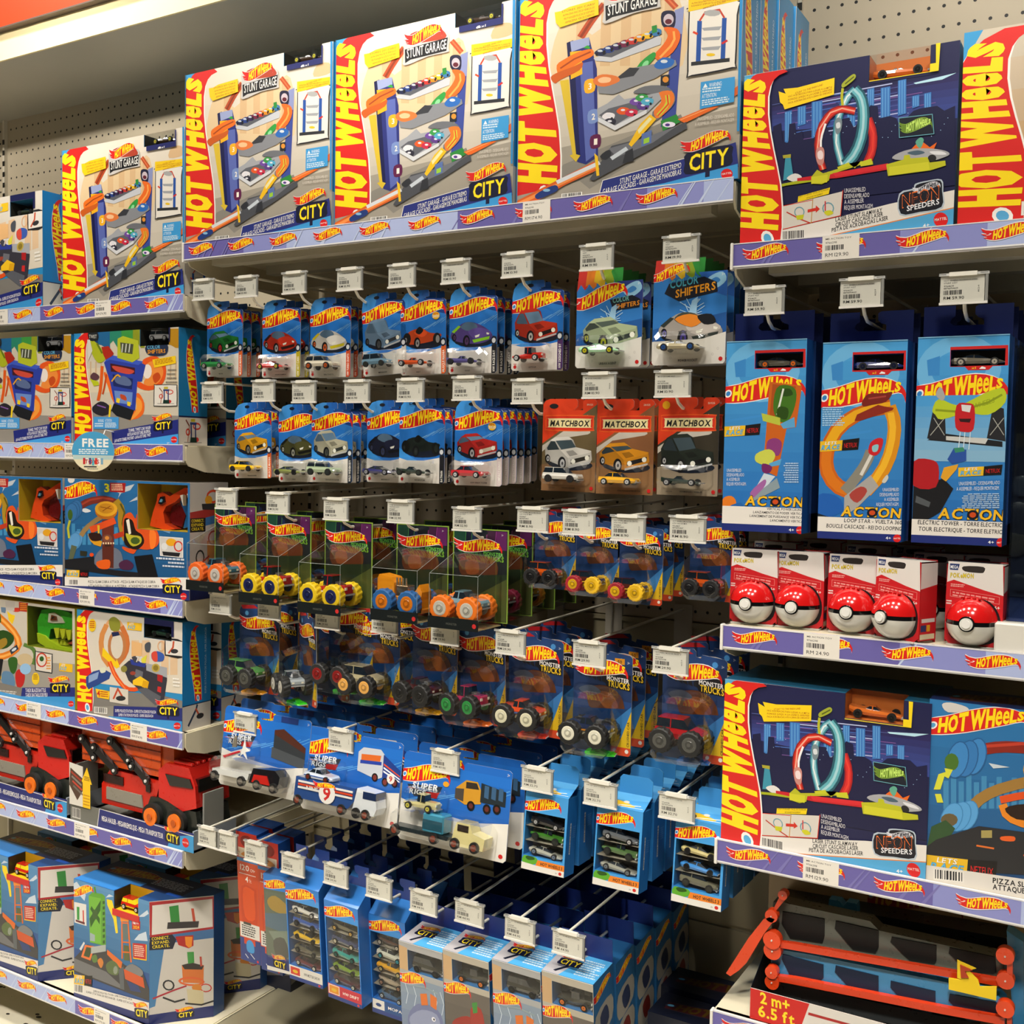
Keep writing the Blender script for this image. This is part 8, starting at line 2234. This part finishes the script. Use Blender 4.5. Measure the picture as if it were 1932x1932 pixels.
def tab3(t, w, h, y):
    A = Art(W=90, H=50); A.rect(0, 0, 90, 50, '58A8E0'); A.poly([(0, 30), (90, 16), (90, 50), (0, 50)], '4498D8')
    A.blob([(14, 34), (30, 26), (50, 30), (70, 38), (60, 42), (30, 42)], 'D8B020'); A.line([(10, 44), (80, 34)], 1.6, 'E8F0F4'); A.line([(30, 44), (86, 42)], 1.2, 'E8F0F4'); A.ell(28, 38, 6, 7, '28201C', 12); A.ell(28, 38, 3, 3.6, 'A8A8A0', 10); A.ell(50, 28, 6, 4, 'C8C8C0', 8)
    mb = MB(); mb.face([(0, 0, h), (w, 0, h), (w, y, h + .020), (0, y, h + .020)], '58A8E0'); A.L = 0
    n = Vector((0, -.020, y)).normalized(); mb.art(A, (0, 0, h), (w, 0, 0), (0, y, .020), n)
    mb.prism([(w * .28, h + .018), (w, h + .018), (w, h + .046), (w * .9, h + .052), (w * .34, h + .052), (w * .28, h + .046)], y, y + .001, '3C90D4', 'print', '78C0E8'); mb.build('hang_tab', t)


for i, (px, py, lab, cars) in enumerate(T3):
    w, h, d = .088, .140, .038
    p = at(px, py, -.022)
    for k in range(0, 7):
        t = thing('car_box', 'three car box with a ' + lab if k == 0 else 'three car box, %s in the line behind the %s one' % (ORD[k - 1], ('left', 'middle', 'right')[i]), 'toy box', (p[0] + .001 * k, -.008 + k * .0565, p[2] + (.004 if k else 0)), (-.10 if k == 0 else -.03, 0, 0), G3)
        if k == 0: tri(t, w, h, d, cars, A3, '2C80C4', A3s)
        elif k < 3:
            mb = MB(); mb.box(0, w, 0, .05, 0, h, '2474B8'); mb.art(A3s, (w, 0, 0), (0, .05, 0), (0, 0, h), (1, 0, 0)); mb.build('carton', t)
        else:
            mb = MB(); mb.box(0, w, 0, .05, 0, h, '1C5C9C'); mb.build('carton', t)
        tab3(t, w, h, .036)

# five-car boxes, city boxes, track packs at the bottom
G5 = 'five car window boxes'
F5 = [(404, 0, 0), ]
FB = [(547, 1845, 'white car at its top and a yellow racer', (('sport', 'D8D4C8', 'B0B0A8'), ('suv', '3858A0', '383838'), ('sport', 'D0A818', '383018'), ('sport', '5C5848', '484840'), ('sport', '5C2830', 'C0C0B8')), 'HW MOTOR SHOW', 'w', 'C83020'),
      (620, 1880, 'turquoise car in its middle', (('open', '787058', 'B89850'), ('muscle', '384060', 'C8C0A8'), ('muscle', '2C9088', '285850'), ('sport', '6C8828', '404818'), ('muscle', '48242C', 'B0B0A8')), 'HW DRIFT', 'C02838', 'D88818'),
      (703, 1908, 'white and teal car over a yellow pickup', (('open', '50362C', 'B8B0A0'), ('muscle', 'C8C8B8', '3890A0'), ('pickup', 'D8A018', 'B8A870'), ('open', 'A89880', '907058'), ('sport', '385878', 'A0A8B0')), 'MOPAR', '1C4C88', 'E0DCD4')]
for i, (px, py, lab, cars, nm, bc, bd) in enumerate(FB):
    w, h, d = .092, .215, .04
    Yf = .05 if i == 2 else .02
    p = at(px, py, Yf)
    A = art_five(nm, bc, bd)
    for k in range(0, 4):
        t = thing('car_box', 'five car window box with a ' + lab if k == 0 else 'five car box, %s behind the %s' % (ORD[k - 1], ('white car pack', 'turquoise car pack', 'yellow pickup pack')[i]), 'toy box', (p[0] + .001 * k, Yf + k * .058, p[2] + (.003 if k else 0)), (.08, 0, -.04 if i == 1 and k == 0 else 0), G5)
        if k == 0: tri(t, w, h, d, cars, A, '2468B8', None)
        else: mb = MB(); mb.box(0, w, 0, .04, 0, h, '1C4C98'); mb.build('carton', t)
        mb = MB(); mb.face([(0, 0, h), (w, 0, h), (w, d, h + .028), (0, d, h + .028)], '2C7CD0', 'print'); mb.face([(w, 0, h), (w, d, h), (w, d, h + .028)], '2468B8'); pegtab(mb, w, d - .001, h + .026, .045, '1C3C88'); mb.build('hang_tab', t)

GC = 'beast launcher boxes'
CB = [(760, 1990, 0, 'grey shark print, leftmost'), (846, 2010, 1, 'red dinosaur print'), (938, 2032, 0, 'grey shark print, third from the left'), (1030, 2060, 1, 'red dinosaur print, rightmost, with the long printed side')]
A_cf = [art_cityfront(0), art_cityfront(1)]; A_ct, A_csd = art_citytop(), art_cityside()
for i, (px, py, v, lab) in enumerate(CB):
    w, h, d = .104, .25, .082
    top = at((752, 835, 928, 1022)[i], (1773, 1790, 1808, 1830)[i], -.01)
    for k in range(0, 5):
        t = thing('beast_box', 'launcher box with %s' % lab if k == 0 else 'launcher box, %s behind the %s' % (ORD[k - 1], ('leftmost shark box', 'left dinosaur box', 'right shark box', 'rightmost dinosaur box')[i]), 'toy box', (top[0] + .001 * k, .0125 + k * .0915, top[2] - h + .001), (.09, 0, 0), GC)
        mb = MB()
        if k == 0:
            A = A_cf[v]; a, b, c_, e = A.hole; xs0, xs1, zt, zb = a * w, c_ * w, h * (1 - b), h * (1 - e); rd = .034
            mb.box(0, w, rd, d, 0, h, '2868A0'); mb.box(0, xs0, 0, rd, 0, h, '2868A0'); mb.box(xs1, w, 0, rd, 0, h, '2868A0'); mb.box(xs0, xs1, 0, rd, 0, zb, '2868A0'); mb.box(xs0, xs1, 0, rd, zt, h, '2868A0')
            mb.face([(xs0, rd - .0006, zb), (xs1, rd - .0006, zb), (xs1, rd - .0006, zt), (xs0, rd - .0006, zt)], '484638'); mb.art(A, (0, 0, 0), (w, 0, 0), (0, 0, h), (0, -1, 0)); mb.art(A_ct, (0, 0, h), (w, 0, 0), (0, d, 0), (0, 0, 1)); mb.art(A_csd, (w, 0, 0), (0, d, 0), (0, 0, h), (1, 0, 0)); mb.build('carton', t)
            mb = MB(); car3d(mb, .070, 'van' if i % 2 == 0 else 'rod', '34342C', None, 'C87030' if v else '282824'); o = mb.build('toy_car', t); o.location = ((xs0 + xs1) / 2, .017, zb + .001)
            mb = MB(); mb.face([(xs0, .0008, zb), (xs1, .0008, zb), (xs1, .0008, zt), (xs0, .0008, zt)], 'FFFFFF', 'clear'); mb.build('window_film', t)
        else:
            mb.box(0, w, 0, d, 0, h, '2868A0')
            if i == 3: mb.art(A_csd, (w, 0, 0), (0, d, 0), (0, 0, h), (1, 0, 0))
            mb.build('carton', t)
        mb = MB(); mb.box(0, w, d - .001, d, h, h + .044, '1C2E74', 'print'); mb.build('hang_tab', t)

A_t = art_track()
GT = 'orange track packs'
for i, (px, py) in enumerate(((455, 1809), (494, 1828))):
    w, h = .062, .30
    p = at(px, py, .05)
    for k in range(0, 2):
        t = thing('track_pack', ('orange track pack hanging at the left end, partly behind a ticket', 'orange track pack beside the five car boxes')[i] if k == 0 else 'track pack behind the %s one' % ('left', 'right')[i], 'toy box', (p[0], .05 + .05 * k, p[2]), (.06, 0, 0), GT)
        mb = MB(); mb.box(0, w, 0, .038, 0, h, '1C4C94', 'print'); mb.art(A_t, (0, 0, 0), (w, 0, 0), (0, 0, h), (0, -1, 0)); mb.build('carton', t)
# clear slanting pack with a printed road between track packs and five car boxes
A = Art(W=70, H=220)
A.rect(0, 0, 70, 220, '5C6858'); A.rect(0, 0, 70, 34, '2C7CD0'); A.logo((2, 30), (64, 6), (0, -24)); A.blob([(8, 60), (30, 46), (64, 66), (60, 84), (20, 80)], 'A88830'); A.poly([(0, 90), (70, 80), (70, 130), (0, 120)], '506C80'); A.poly([(8, 130), (66, 120), (66, 180), (30, 160)], '788878'); A.blob([(20, 150), (50, 140), (60, 180), (30, 190)], '40423C'); A.rect(0, 186, 70, 220, '203070'); A.city(18, 190, 34, .1, False, 20); A.poly([(0, 210), (70, 214), (70, 220), (0, 220)], 'D8D4CC')
p = at(487, 1650, -.01)
t = thing('road_play_pack', 'window pack with printed road scenery, hanging left of the white car five pack', 'toy box', (p[0], .02, p[2] - .22), (.08, 0, .15))
mb = MB(); mb.box(0, .066, 0, .05, 0, .22, '2C6CB0'); mb.art(A, (0, 0, 0), (.066, 0, 0), (0, 0, .22), (0, -1, 0)); mb.build('carton', t)
mb = MB(); mb.face([(.004, -.001, .03), (.062, -.001, .03), (.062, -.012, .10), (.004, -.012, .10)], 'FFFFFF', 'clear'); mb.face([(.004, -.012, .10), (.062, -.012, .10), (.062, -.001, .18), (.004, -.001, .18)], 'FFFFFF', 'clear'); mb.build('window_film', t)

# ------------------------------------------------------------------ ball packs, display case, launcher hauler
GP = 'red and white ball packs on the right shelf'
A_b = art_ballpack(0)
A_bs = Art(W=50, H=120); A_bs.rect(0, 0, 50, 120, 'C01C22'); A_bs.poly([(0, 0), (50, 0), (50, 34), (0, 40)], 'D8D2CC'); A_bs.rect(6, 86, 46, 92, 'D8D2CC'); A_bs.rect(4, 96, 20, 106, '203468'); A_bs.rect(22, 96, 32, 106, 'D8A020'); A_bs.rect(2, 110, 46, 118, 'D8CCA8')


def ballpack(label, x, y, rz):
    t = thing('ball_pack', label, 'toy box', (x, y, ZS['R2'] - .0015), (0, 0, rz), GP)
    w, h, d = .080, .125, .052
    mb = MB()
    mb.prism([(.001, .045), (w - .001, .045), (w - .001, h - .002), (.002, h)], .012, .014, 'C81C24', 'print')
    mb.art(A_b, (0, .0115, 0), (w, 0, 0), (0, 0, h), (0, -1, 0))
    mb.box(w - .002, w, .012, d, .004, h - .004, 'C01C22'); mb.art(A_bs, (w, .012, .004), (0, d - .012, 0), (0, 0, h - .008), (1, 0, 0)); mb.box(0, .001, .012, d, .004, h - .004, 'B01820'); mb.box(0, w, d - .001, d, 0, h, 'A8181C'); mb.face([(0, .012, h - .001), (w, .012, h - .002), (w, d, h - .002), (0, d, h - .001)], 'D0CCC4')
    mb.box(.004, w - .004, .004, d, 0, .002, 'C8C4BC', 'card')
    mb.build('carton', t)
    r = .0365; c = (w / 2 - .002, .013, r + .001)
    mb = MB()
    mb.sphere(c, r, 'D01818', 'gloss', 32, 8, 0, PI / 2 - .09); mb.sphere(c, r, 'E0DED6', 'gloss', 32, 8, PI / 2 + .09, PI); mb.cyl((c[0], c[1], c[2] - .0034), (c[0], c[1], c[2] + .0034), r * .985, '101012', 'gloss', 32)
    for q in range(4): mb.cyl((c[0] - .012 + q * .008, c[1] - .01, c[2] + r * .93), (c[0] - .012 + q * .008, c[1] - .01, c[2] + r * 1.0), .0028, 'C01414', 'gloss', 8)
    mb.build('ball', t)
    mb = MB(); yb = c[1] - r
    mb.cyl((c[0], yb - .0005, c[2]), (c[0], yb + .008, c[2]), .0115, '101012', 'gloss', 24); mb.cyl((c[0], yb - .003, c[2]), (c[0], yb + .002, c[2]), .0092, 'E0DED6', 'gloss', 24, .0092); mb.cyl((c[0], yb - .0045, c[2]), (c[0], yb - .002, c[2]), .0062, 'ECEAE4', 'gloss', 20); mb.build('ball_button', t)
    return t


BP = [(1372, 1166, .025, 0, 'ball pack at the left end of the row'), (1456, 1172, .030, 0, 'second ball pack from the left'), (1556, 1183, .025, 0, 'third ball pack from the left, before the gap'), (1640, 1193, .02, -.45, 'ball pack turned to show its red printed side'), (1778, 1206, .012, -.08, 'ball pack at the right end of the front row')]
bp0 = None
for px, py, y, rz, lab in BP:
    p = at(px, py, y)
    if bp0 is None: bp0 = ballpack(lab, p[0], y, rz)
    else:
        c = copytree(bp0); c.location = (p[0], y, ZS['R2'] - .0015); c.rotation_euler = (0, 0, rz); c['label'] = lab
for px, py, y, lab in ((1716, 1150, .15, 'shaded ball pack behind the turned one'), (1795, 1150, .16, 'shaded ball pack behind the right end one'), (1415, 1120, .20, 'ball pack far back behind the left end one'), (1500, 1120, .30, 'ball pack far back behind the second one'), (1590, 1120, .24, 'ball pack far back behind the third one'), (1680, 1120, .28, 'ball pack far back behind the turned one')):
    c = copytree(bp0); p = at(px, py, y); c.location = (p[0], y, ZS['R2'] - .0015); c.rotation_euler = (0, 0, 0); c['label'] = lab

# acrylic case at the right edge
x0 = at(1876, 1190, -.002)[0]
t = thing('display_case', 'clear acrylic display case on a white plinth at the right picture edge', 'display case', (x0, -.002, ZS['R2'] - .0015))
mb = MB(); mb.box(0, .5, 0, .34, 0, .042, 'DCD8CE', 'paint', .002); mb.build('plinth', t)
mb = MB(); mb.box(.012, .49, .03, .32, .0425, .047, '283C78', 'print'); mb.build('blue_floor', t)
mb = MB(); hh = at(1896, 655, .01)[2] - ZS['R2']
mb.box(.014, .017, .012, .33, .047, hh, 'FFFFFF', 'acrylic'); mb.box(.014, .49, .012, .015, .047, hh, 'FFFFFF', 'acrylic'); mb.box(.014, .49, .325, .328, .047, hh, 'FFFFFF', 'acrylic'); mb.box(.012, .49, .010, .33, hh, hh + .003, 'FFFFFF', 'acrylic'); mb.box(.013, .49, .009, .012, hh - .01, hh, 'C8D4CC', 'acrylic'); mb.build('acrylic_cover', t)
mb = MB(); rnd = random.Random(5)
for q in range(26):
    a, b = rnd.uniform(.03, .2), rnd.uniform(.06, hh - .12); rr = rnd.uniform(.012, .03)
    mb.sphere((a, .30, b), rr, ('4C586C', '68748C', '343C50', '505050')[q % 4], 'print', 12, 6, 0, PI, 1, .12, 1)
mb.box(.018, .48, .305, .310, .048, hh - .01, '283450', 'print'); mb.build('scenic_back_panel', t)
o = thing('toy_car', 'small red toy car inside the acrylic case', 'toy car', (x0 + .075, .06, ZS['R2'] + .0455), (0, 0, -.3)); mb = MB(); car3d(mb, .07, 'sport', 'A82018', None, '383838'); mb.build('body', o)


# big launcher hauler on R4 built as traced panels at their own depth
def slab(mb, pts, Y, th, col, m='plastic', org=(0, 0, 0), edge=None):
    P = [at(a, b, Y) for a, b in pts]
    mb.prism([(p[0] - org[0], p[2] - org[2]) for p in P], Y - org[1], Y + th - org[1], col, m, edge)


c8 = lambda pts: [(1240 + a / 2.792, 1240 + b / 2.792) for a, b in pts]
o0 = at(1415, 1915, .03)
t = thing('track_hauler', 'unfolding toy track hauler in orange, blue and dark grey on its card base', 'toy truck', (o0[0], .03, ZS['R4'] - .0015))
org = (o0[0], .03, ZS['R4'] - .0015)
mb = MB(); slab(mb, c8([(610, 1290), (650, 1290), (1120, 1390), (1170, 1440), (1800, 1580), (1830, 1620), (1830, 1700), (1700, 1690), (640, 1500), (600, 1460)]), .060, .03, '5C6058', org=org); slab(mb, c8([(640, 1270), (1840, 1480), (1850, 1560), (1100, 1400), (640, 1300)]), .11, .06, '202424', org=org); mb.build('upper_deck', t)
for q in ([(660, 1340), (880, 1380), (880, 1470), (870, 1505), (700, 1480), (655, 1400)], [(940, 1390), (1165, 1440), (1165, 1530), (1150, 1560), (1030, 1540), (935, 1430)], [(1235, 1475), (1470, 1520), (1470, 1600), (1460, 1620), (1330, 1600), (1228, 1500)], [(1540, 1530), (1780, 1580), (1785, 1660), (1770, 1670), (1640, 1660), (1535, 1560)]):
    mb = MB(); slab(mb, c8(q), .058, .002, '040606', 'rubber', org=org); mb.build('recess_shade_plate', t)  # raised dark plate, shade of an open cut-out put into its colour
mb = MB(); slab(mb, c8([(600, 1540), (640, 1540), (770, 1560), (1560, 1720), (1800, 1790), (1830, 1820), (1830, 1880), (1550, 1860), (640, 1680), (600, 1620)]), .048, .03, '3C8CC0', org=org); mb.build('middle_deck', t)
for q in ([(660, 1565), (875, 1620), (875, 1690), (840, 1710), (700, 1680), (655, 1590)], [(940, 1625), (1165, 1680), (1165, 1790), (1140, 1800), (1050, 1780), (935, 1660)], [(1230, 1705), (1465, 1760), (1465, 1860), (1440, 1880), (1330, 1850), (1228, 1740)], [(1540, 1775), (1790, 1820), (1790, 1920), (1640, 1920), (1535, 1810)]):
    mb = MB(); slab(mb, c8(q), .0465, .002, '08203C', 'rubber', org=org); mb.build('recess_shade_plate', t)  # dark blue plate on the deck front carries the cut-out's shade as colour
mb = MB(); slab(mb, c8([(600, 1700), (1300, 1850), (1700, 1932), (1500, 1990), (860, 1850), (620, 1790)]), .06, .04, '34383A', org=org); mb.build('lower_deck', t)
for q in ([(640, 1500), (720, 1510), (1810, 1700), (1810, 1735), (700, 1540), (640, 1530)], [(630, 1678), (720, 1690), (1540, 1850), (1830, 1900), (1830, 1940), (1500, 1880), (700, 1720), (630, 1708)]):
    mb = MB(); slab(mb, c8(q), .036, .010, 'D83C14', org=org); mb.build('orange_track', t)
for (a, b, r) in ((600, 1365, 30), (603, 1492, 42), (603, 1552, 42), (1832, 1576, 36), (1832, 1710, 36), (1832, 1857, 36), (600, 1662, 30), (600, 1718, 34), (660, 1255, 22)):
    P = at(1240 + a / 2.792, 1240 + b / 2.792, .030)
    yo = .003 if b in (1552, 1710, 1718) else 0
    mb = MB(); R_ = r / 2.792 / 2038 * 1.9 * 1.05; mb.cyl((P[0] - org[0], yo, P[2] - org[2]), (P[0] - org[0], yo + .014, P[2] - org[2]), R_, 'E04418', 'plastic', 24); mb.cyl((P[0] - org[0], yo - .002, P[2] - org[2]), (P[0] - org[0], yo + .002, P[2] - org[2]), R_ * .1, 'D8D0C8', 'plastic', 8); mb.build('hinge_disc', t)
mb = MB(); slab(mb, c8([(590, 1370), (620, 1380), (560, 1460), (470, 1610), (430, 1650), (385, 1680), (362, 1665), (410, 1590), (480, 1480), (560, 1380)]), .03, .018, 'E04418', org=org); slab(mb, c8([(600, 1350), (640, 1270), (670, 1250), (680, 1270), (630, 1330), (615, 1370)]), .035, .012, 'C83C14', org=org); mb.build('side_ramp', t)
mb = MB(); slab(mb, c8([(1842, 1560), (1872, 1560), (1872, 1730), (1842, 1730)]), .034, .012, 'D03C14', org=org); slab(mb, c8([(1842, 1850), (1868, 1850), (1868, 1960), (1842, 1960)]), .034, .012, 'D03C14', org=org); mb.build('end_post', t)
mb = MB(); slab(mb, c8([(1535, 1690), (1610, 1700), (1580, 1690), (1580, 1595), (1680, 1640), (1640, 1650), (1690, 1700), (1700, 1735), (1788, 1735), (1785, 1808), (1535, 1750)]), .024, .002, 'E8C418', 'card', org=org); slab(mb, c8([(1595, 1620), (1660, 1650), (1620, 1655), (1640, 1690), (1600, 1690)]), .022, .002, 'A83818', 'card', org=org); mb.build('yellow_arrow', t)
mb = MB(); slab(mb, c8([(905, 1275), (960, 1285), (980, 1310), (1000, 1290), (1050, 1300), (1055, 1360), (900, 1330)]), .10, .02, '3C88B8', org=org); mb.build('blue_block', t)
mb = MB(); slab(mb, c8([(1840, 1440), (1930, 1500), (1932, 2000), (1880, 2000)]), .09, .03, '3C8CC0', org=org); mb.build('tail_deck', t)
# card base with red corner
A = Art([(495, 1742), (1932, 2080), (1932, 2240), (488, 1880)])
A.rect(400, 1700, 2000, 2300, 'D8D2CA'); A.poly([(480, 1735), (745, 1800), (700, 1930), (480, 1880)], 'C81C18'); A.poly([(740, 1840), (1400, 2000), (1400, 2012), (738, 1852)], 'A82020')
A.text('2 m+', (535, 1808), (660, 1838), 46, 'F0D820', .05, 0, (0, -50)); A.text('6.5 ft', (525, 1868), (680, 1904), 46, 'F0D820', .05, 0, (0, -50))
A.blob([(790, 1900), (860, 1890), (940, 1932), (880, 1960), (800, 1940)], '482018'); A.blob([(1000, 1950), (1100, 1960), (1100, 1990), (1010, 1980)], 'A08028')
mb = MB(); q0 = at(1240 + 488 / 2.792, 1240 + 1880 / 2.792, .006)
wB, zB = .5, at(1240 + 495 / 2.792, 1240 + 1742 / 2.792, .006)[2] - org[2]
X0 = q0[0] - org[0]
mb.box(X0, X0 + wB, -.024, -.0225, 0, zB, 'D8D2CA', 'card'); mb.box(X0, X0 + wB, -.024, .15, -.0, .002, '8A867C', 'card'); mb.art(A, (X0, -.024, 0), (wB, 0, 0), (0, 0, zB), (0, -1, 0))
mb.mesh([(X0, -.0235, 0), (X0, .15, 0), (X0, .15, zB * 2.6), (X0, -.0235, zB)], [(0, 1, 2, 3)], '14304C', 'card'); mb.mesh([(X0 + .0015, -.0235, 0), (X0 + .0015, .15, 0), (X0 + .0015, .15, zB * 2.6), (X0 + .0015, -.0235, zB)], [(3, 2, 1, 0)], '080A10', 'card'); mb.build('card_base', t)
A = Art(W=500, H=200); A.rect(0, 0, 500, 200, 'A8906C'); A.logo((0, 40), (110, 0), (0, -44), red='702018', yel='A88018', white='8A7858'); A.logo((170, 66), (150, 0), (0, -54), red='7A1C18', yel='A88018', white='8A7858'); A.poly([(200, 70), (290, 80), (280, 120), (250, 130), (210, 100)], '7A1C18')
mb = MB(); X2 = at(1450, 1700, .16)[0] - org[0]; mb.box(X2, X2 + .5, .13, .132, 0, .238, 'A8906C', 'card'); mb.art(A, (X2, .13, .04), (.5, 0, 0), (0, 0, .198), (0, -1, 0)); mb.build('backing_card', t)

# dark flat cartons low behind the gap
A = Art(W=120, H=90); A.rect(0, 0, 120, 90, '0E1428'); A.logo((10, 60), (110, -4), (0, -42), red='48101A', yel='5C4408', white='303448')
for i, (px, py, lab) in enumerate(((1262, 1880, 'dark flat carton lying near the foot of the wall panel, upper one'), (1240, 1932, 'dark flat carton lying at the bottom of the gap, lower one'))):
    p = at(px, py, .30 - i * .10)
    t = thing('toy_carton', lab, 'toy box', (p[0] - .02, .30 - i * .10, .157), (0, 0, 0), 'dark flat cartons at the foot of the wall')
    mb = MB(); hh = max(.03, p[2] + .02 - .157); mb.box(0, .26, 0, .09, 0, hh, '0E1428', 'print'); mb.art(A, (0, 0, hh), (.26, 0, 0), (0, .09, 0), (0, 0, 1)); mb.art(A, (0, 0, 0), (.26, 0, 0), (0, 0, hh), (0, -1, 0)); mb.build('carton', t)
